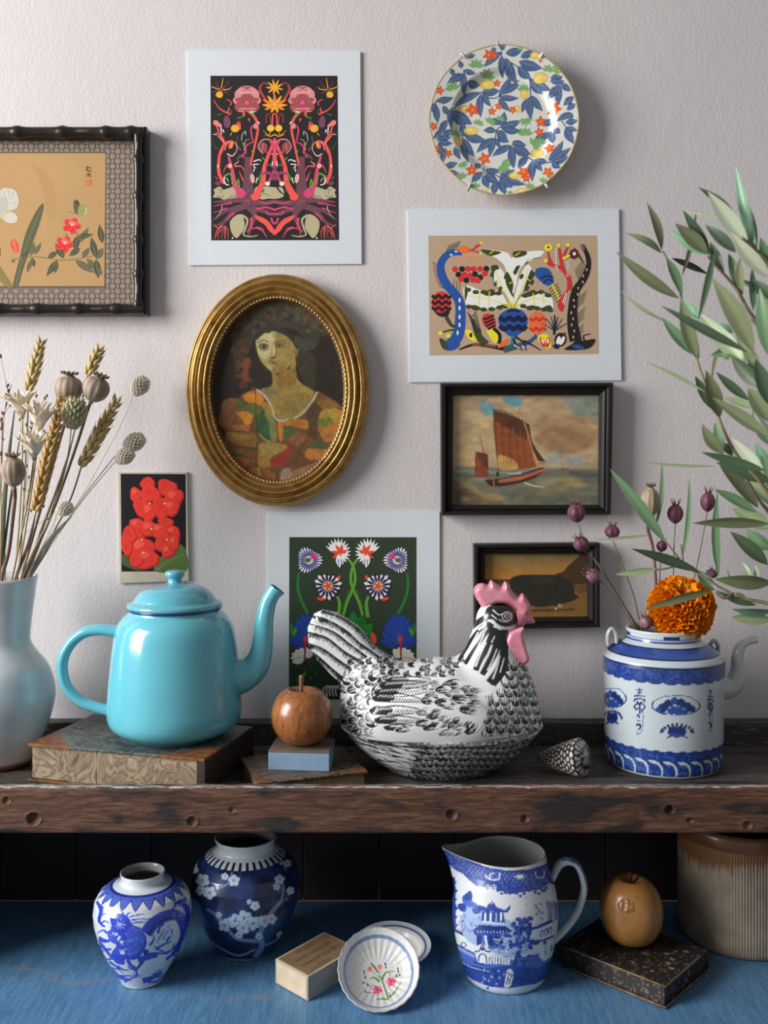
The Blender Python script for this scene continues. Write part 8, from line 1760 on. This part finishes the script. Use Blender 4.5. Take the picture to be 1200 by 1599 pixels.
# ---------------------------------------------------------------- marigold
mcn = P(1065, 949, 1.268); MR = 54*1.268/F
t = thing('marigold', 'bright orange ruffled marigold resting on the teapot rim', 'flower', mcn)
def mat_mar():
    m, nt, b = _new('marigold_petal')
    oi = nd(nt, 'ShaderNodeObjectInfo'); c = ramp(nt, oi.outputs['Random'], [(0.0, (1.0, 0.37, 0.0)), (0.5, (1.0, 0.45, 0.0)), (1.0, (1.0, 0.54, 0.008))])
    n = noise(nt, 3.0, 2); c = mixc(nt, 0.3, c, ramp(nt, n, [(0.3, (1.0, 0.30, 0.0)), (0.7, (1.0, 0.46, 0.0))]))
    nt.links.new(c, b.inputs['Base Color']); b.inputs['Roughness'].default_value = 0.6; tr = nd(nt, 'ShaderNodeBsdfTranslucent'); nt.links.new(c, tr.inputs['Color']); mx = nd(nt, 'ShaderNodeMixShader'); mx.inputs[0].default_value = 0.4
    nt.links.new(b.outputs[0], mx.inputs[1]); nt.links.new(tr.outputs[0], mx.inputs[2]); nt.links.new(mx.outputs[0], nt.nodes['Material Output'].inputs['Surface'])
    return m
MM = mat_mar(); pet = []
for v_ in range(4):
    V = []; Fc = []; nu, nv = 9, 5; ph = v_*1.7
    for sgn in (1, -1):
        for j in range(nv):
            f = j/(nv-1)
            for i in range(nu):
                g_ = i/(nu-1)*2-1; wdt = 0.10+0.55*f**0.8
                V.append((g_*wdt, (0.16*math.sin(g_*7+ph)+0.08*math.sin(g_*13+2*ph))*f*f+0.22*g_*g_*f*(1 if v_ % 2 else -1)+sgn*0.012, f*(1-0.16*g_*g_)+0.05*math.sin(g_*9+ph)*f))
    for s_ in (0, nu*nv):
        for j in range(nv-1):
            for i in range(nu-1):
                q = (s_+j*nu+i, s_+j*nu+i+1, s_+(j+1)*nu+i+1, s_+(j+1)*nu+i); Fc.append(q if s_ else q[::-1])
    pet.append(bare('petal', V, Fc, MM))
ma = Vector((-0.04, -0.70, 0.71)).normalized(); q0 = frame_to(ma); NP_ = 280
for i in range(NP_):
    z = 1-1.62*(i+0.5)/NP_; ph = i*2.39996; phi = math.acos(z)
    dn = Vector((math.sin(phi)*math.cos(ph), math.sin(phi)*math.sin(ph), math.cos(phi)))
    sink = 0.62*math.exp(-(phi/0.30)**2)
    rr_ = MR*(0.97-sink+fr_.uniform(-0.05, 0.04)); ln = MR*0.42
    dw = q0 @ dn; tip = mcn+Vector((dw.x*1.0, dw.y*0.85, dw.z*0.95))*rr_
    dr = (dw+ma*0.22*math.sin(phi)+Vector((fr_.uniform(-.25, .25), fr_.uniform(-.25, .25), fr_.uniform(-.25, .25)))).normalized()
    inst('petal', pet[i % 4], t, tip-dr*ln, frame_to(dr, fr_.random()*6.28), (ln*0.85, ln*0.85, ln))
V, Fc = lathe([(0, -0.62*MR), (0.45*MR, -0.45*MR), (0.66*MR, 0), (0.55*MR, 0.36*MR), (0.2*MR, 0.38*MR), (0, 0.32*MR)], 24); mk('flower_heart', V@np.array(q0.to_matrix()).T+np.array(mcn), Fc, M_plain('deep_orange', (0.9, 0.26, 0.004), (0.8, 0.18, 0.0), 0.7, 80), t)
V, Fc = tube(cat([tuple(mcn-ma*MR*0.5), tuple(P(1058, 985, 1.288)), tuple(P(1048, 1035, 1.293))], 5), [0.0035, 0.0025], 8); mk('stem', V, Fc, MAT_BLADE, t)

# ================================================================ olive branches
MAT_LEAF = M_attr('olive_leaf', 0.42, coat=0.08, bmp=0.05, bscale=200)
MAT_TWIG = M_plain('olive_twig', (0.30, 0.27, 0.14), (0.17, 0.14, 0.08), 0.6, 50)
MAT_BARK = M_plain('olive_bark', (0.16, 0.115, 0.075), (0.09, 0.065, 0.045), 0.7, 60)
LC = {'d': ((56, 74, 52), (104, 114, 90)), 'g': ((86, 114, 82), (126, 138, 112)), 'o': ((102, 110, 80), (136, 144, 112)), 'p': ((172, 182, 158), (84, 104, 72)), 'y': ((124, 140, 104), (150, 160, 128)), 'b': ((92, 130, 102), (132, 150, 124))}
def olive_leaf(parent, bx, by, tx, ty, w, c, d0, d1, curl=0.0):
    b, e = P(bx, by, d0), P(tx, ty, d1); ax = e-b; ln = ax.length; n = ax.normalized()
    view = ((b+e)/2-Vector((0, 0, CAMZ))).normalized(); side = n.cross(view).normalized(); up = side.cross(n).normalized()
    ro = math.radians(fr_.uniform(-28, 28)); s2 = side*math.cos(ro)+up*math.sin(ro); u2 = up*math.cos(ro)-side*math.sin(ro)
    if u2.dot(view) > 0: u2 = -u2; s2 = -s2
    wd = 0.82*w*(d0+d1)/2/F/2/max(0.8, abs(math.cos(ro))); bend = fr_.uniform(-0.03, 0.05)+curl; sw = fr_.uniform(-0.04, 0.04)
    V = []; C = []; Fc = []; m = 11; front, back_ = L(LC[c][0], 1.45), L(LC[c][1], 1.45)
    for lay, colr in ((1, front), (-1, back_)):
        for i in range(m):
            f = i/(m-1); h = wd*(math.sin(PI*f**0.88)**0.95 if 0 < f < 1 else 0.0)+0.0002
            cpt = b+ax*f+u2*(bend*ln*math.sin(PI*f))+s2*(sw*ln*math.sin(PI*f))
            for k_ in (-1, -0.5, 0, 0.5, 1):
                fold = abs(k_)*h*0.34
                V.append(tuple(cpt+s2*(k_*h)+u2*(fold+lay*0.00022*(1-abs(k_)*0.7)))); mid = 1.0 if k_ else 1.22
                C.append(tuple(min(0.9, q*mid) for q in colr))
    for s_ in (0, 5*m):
        for i in range(m-1):
            for k_ in range(4):
                q = (s_+i*5+k_, s_+i*5+k_+1, s_+(i+1)*5+k_+1, s_+(i+1)*5+k_); Fc.append(q[::-1] if s_ else q)
    mk('leaf', V, Fc, MAT_LEAF, parent, cols=np.array(C))
VX, VY = 0.52, 1.035   # vase outside the right edge of the picture
VTOP = DECK+0.235
def branch(label, twig, r0, r1, leaves, down, side_twigs=()):
    t = thing('olive_branch', label, 'branch', (VX, VY, DECK+0.02), 'olive branches at the right')
    pts = [tuple(P(*q)) for q in twig]+down
    V, Fc = tube(cat(pts, 6), [r0, r0*1.3, (r0+r1)/2, r1, r1], 8); mk('twig', V, Fc, MAT_TWIG if r1 < 0.003 else MAT_BARK, t)
    for st in side_twigs:
        V, Fc = tube(cat([tuple(P(*q)) for q in st], 5), [0.0008, 0.0015], 6); mk('twig', V, Fc, MAT_TWIG, t)
    for lf in leaves: olive_leaf(t, *lf)
dn = lambda i: [(0.47+0.01*i, 1.0+0.01*i, 1.10), (VX-0.012+0.006*i, VY-0.008+0.005*i, VTOP), (VX-0.008+0.004*i, VY-0.006+0.004*i, DECK+0.06)]
B1 = [(1034, 395, 12, 'p'), ]
branch('tall inner olive branch with narrow leaves reaching nearest the tan print',
       [(1036, 392, 1.0), (1059, 440, 1.0), (1066, 471, 1.0), (1088, 559, 0.99), (1119, 643, 0.98), (1150, 709, 0.98), (1215, 800, 0.99)], 0.0009, 0.0026,
       [(1034, 395, 978, 364, 13, 'y', 1.0, 0.99, 0.06), (1034, 390, 1011, 317, 15, 'o', 1.0, 1.0, 0.04), (1061, 466, 963, 393, 22, 'o', 1.0, 0.99), (1066, 430, 1088, 329, 8, 'o', 1.0, 0.98), (1050, 403, 1106, 428, 12, 'd', 1.0, 1.02), (1042, 403, 1066, 464, 17, 'g', 1.0, 0.99), (1040, 502, 970, 453, 6, 'y', 1.0, 1.0), (1081, 553, 1034, 496, 20, 'g', 0.99, 1.0), (1089, 560, 1064, 465, 26, 'o', 0.98, 0.97), (1094, 498, 1068, 468, 17, 'b', 1.0, 1.02), (1125, 540, 1112, 592, 6, 'o', 0.97, 0.96),
        (1125, 652, 1103, 578, 28, 'o', 0.97, 0.96), (1119, 643, 1086, 587, 20, 'd', 0.98, 0.99), (1102, 612, 1009, 565, 6, 'y', 0.98, 0.99), (1131, 709, 1097, 662, 22, 'o', 0.98, 0.97), (1131, 706, 1117, 660, 17, 'g', 0.98, 0.99), (1145, 712, 1128, 690, 14, 'd', 0.98, 0.99), (1119, 728, 1008, 722, 5, 'y', 0.98, 0.99), (1196, 735, 1096, 706, 19, 'g', 0.95, 0.94), (1092, 560, 1075, 500, 14, 'g', 0.99, 1.0)], dn(0))
branch('middle olive branch with dense dark leaves crossing in front',
       [(1106, 400, 0.93), (1119, 415, 0.93), (1150, 450, 0.93), (1169, 484, 0.92), (1190, 515, 0.92), (1225, 590, 0.94)], 0.0012, 0.003,
       [(1106, 396, 1055, 349, 26, 'o', 0.93, 0.92), (1112, 398, 1045, 357, 17, 'b', 0.935, 0.95), (1110, 398, 1067, 328, 19, 'd', 0.93, 0.92), (1131, 428, 1110, 378, 19, 'd', 0.93, 0.94), (1157, 456, 1138, 396, 20, 'g', 0.93, 0.94), (1160, 460, 1157, 400, 15, 'o', 0.93, 0.92), (1169, 550, 1034, 478, 17, 'd', 0.86, 0.88), (1166, 570, 1094, 490, 32, 'y', 0.92, 0.95), (1116, 393, 1091, 500, 12, 'g', 0.90, 0.89), (1178, 550, 1113, 434, 36, 'o', 0.86, 0.86), (1150, 470, 1120, 455, 14, 'd', 0.92, 0.93), (1191, 459, 1150, 434, 15, 'd', 0.93, 0.95), (1177, 486, 1175, 418, 13, 'b', 0.93, 0.94), (1202, 556, 1187, 450, 30, 'g', 0.91, 0.90),
        (1197, 609, 1141, 553, 27, 'd', 0.90, 0.92), (1192, 602, 1169, 559, 24, 'g', 0.91, 0.92), (1170, 625, 1119, 581, 17, 'd', 0.92, 0.93), (1178, 637, 1131, 621, 13, 'y', 0.94, 0.95), (1204, 684, 1113, 621, 24, 'o', 0.90, 0.92), (1204, 660, 1169, 606, 36, 'o', 0.88, 0.9), (1150, 545, 1110, 555, 16, 'g', 0.94, 0.95), (1210, 640, 1180, 560, 30, 'd', 0.87, 0.88), (1140, 560, 1128, 552, 10, 'y', 0.93, 0.93), (1215, 700, 1176, 640, 26, 'd', 0.93, 0.95), (1145, 520, 1118, 505, 14, 'b', 0.95, 0.96), (1165, 515, 1130, 478, 18, 'd', 0.95, 0.96), (1206, 520, 1172, 498, 16, 'y', 0.95, 0.96), (1190, 580, 1150, 520, 22, 'y', 0.95, 0.96)], dn(1))
branch('top right olive branch with pale undersides against the wall',
       [(1152, 362, 0.9), (1181, 390, 0.9), (1205, 415, 0.9), (1245, 480, 0.92)], 0.0012, 0.003,
       [(1169, 380, 1106, 299, 30, 'p', 0.9, 0.89), (1151, 343, 1092, 293, 15, 'd', 0.9, 0.91), (1182, 389, 1150, 259, 19, 'b', 0.9, 0.91), (1182, 389, 1164, 310, 24, 'g', 0.9, 0.92), (1204, 434, 1142, 363, 27, 'p', 0.89, 0.88), (1150, 394, 1102, 351, 21, 'd', 0.9, 0.91), (1204, 430, 1188, 371, 22, 'g', 0.9, 0.9), (1126, 342, 1063, 327, 4, 'y', 0.92, 0.94), (1185, 395, 1150, 372, 16, 'o', 0.9, 0.89), (1210, 470, 1176, 436, 20, 'd', 0.91, 0.92), (1215, 500, 1196, 440, 26, 'b', 0.92, 0.93)], dn(2))
branch('lower right olive branch with a cluster of leaves above the teapot spout',
       [(1160, 735, 1.04), (1168, 750, 1.04), (1184, 778, 1.04), (1206, 806, 1.04), (1250, 870, 1.04)], 0.0012, 0.0034,
       [(1194, 742, 1144, 684, 24, 'p', 1.03, 1.03), (1204, 752, 1119, 722, 26, 'g', 1.03, 1.02), (1185, 793, 1125, 728, 24, 'o', 1.02, 1.01), (1182, 800, 1116, 764, 19, 'g', 1.03, 1.04), (1204, 826, 1144, 794, 32, 'y', 1.05, 1.06), (1202, 818, 1083, 817, 20, 'o', 1.02, 1.02), (1200, 882, 1141, 830, 26, 'd', 1.03, 1.04), (1206, 858, 1166, 826, 26, 'g', 1.05, 1.06), (1123, 900, 1121, 768, 15, 'g', 1.09, 1.07), (1206, 790, 1165, 748, 22, 'y', 1.05, 1.06), (1208, 770, 1190, 700, 26, 'g', 1.04, 1.05), (1208, 740, 1180, 690, 20, 'b', 1.05, 1.05), (1196, 872, 1158, 852, 14, 'y', 1.05, 1.05), (1172, 790, 1150, 768, 14, 'p', 1.05, 1.05)], [(0.49, 1.04, 1.06), (VX+0.008, VY+0.01, VTOP), (VX+0.004, VY+0.006, DECK+0.06)])
branch('lowest olive branch reaching left across the marigold',
       [(1030, 838, 1.13), (1042, 848, 1.13), (1068, 880, 1.13), (1093, 897, 1.125), (1130, 920, 1.12), (1165, 935, 1.11), (1210, 946, 1.10), (1280, 985, 1.09)], 0.0009, 0.0026,
       [(1040, 847, 953, 732, 23, 'g', 1.13, 1.12), (1094, 893, 987, 857, 19, 'd', 1.125, 1.12), (1024, 888, 961, 897, 13, 'y', 1.13, 1.13), (1111, 922, 1009, 951, 15, 'o', 1.11, 1.10), (1012, 836, 929, 843, 5, 'y', 1.13, 1.13), (1118, 922, 1088, 890, 21, 'd', 1.12, 1.14), (1182, 945, 1119, 922, 13, 'd', 1.11, 1.12), (1206, 910, 1116, 904, 27, 'o', 1.10, 1.09), (1206, 954, 1143, 951, 15, 'b', 1.09, 1.08), (1206, 968, 1142, 964, 23, 'y', 1.09, 1.09), (1176, 908, 1160, 878, 10, 'y', 1.11, 1.12), (1184, 906, 1180, 882, 9, 'y', 1.11, 1.12), (1146, 908, 1136, 889, 8, 'g', 1.12, 1.13), (1066, 873, 1077, 747, 9, 'g', 1.13, 1.12), (1025, 821, 1034, 720, 8, 'g', 1.13, 1.12), (1000, 797, 989, 768, 6, 'y', 1.14, 1.14), (1165, 938, 1150, 925, 10, 'o', 1.1, 1.1)], [(VX-0.01, VY+0.012, VTOP+0.01), (VX-0.008, VY+0.008, DECK+0.06)],
       side_twigs=[[(1068, 880, 1.13), (1040, 888, 1.13), (1022, 889, 1.13)], [(1068, 880, 1.13), (1064, 850, 1.13)], [(1042, 848, 1.13), (1026, 830, 1.13), (1024, 815, 1.13)], [(1145, 926, 1.115), (1132, 935, 1.11), (1118, 925, 1.11)]])
# the plain vase they stand in, beyond the right edge of the picture
t = thing('stoneware_vase', 'plain grey stoneware vase holding the olive branches beyond the right edge', 'vase', (VX, VY, DECK))
V, Fc = lathe([(0, 0), (0.040, 0), (0.045, 0.004), (0.052, 0.05), (0.055, 0.11), (0.048, 0.18), (0.040, 0.215), (0.043, 0.238), (0.040, 0.239), (0.037, 0.215), (0.044, 0.18), (0.050, 0.11), (0.046, 0.03), (0, 0.012)], 48, (VX, VY, DECK+0.0002))
mk('body', V, Fc, M_plain('grey_stoneware', (0.30, 0.29, 0.27), (0.22, 0.21, 0.20), 0.5, 40), t)
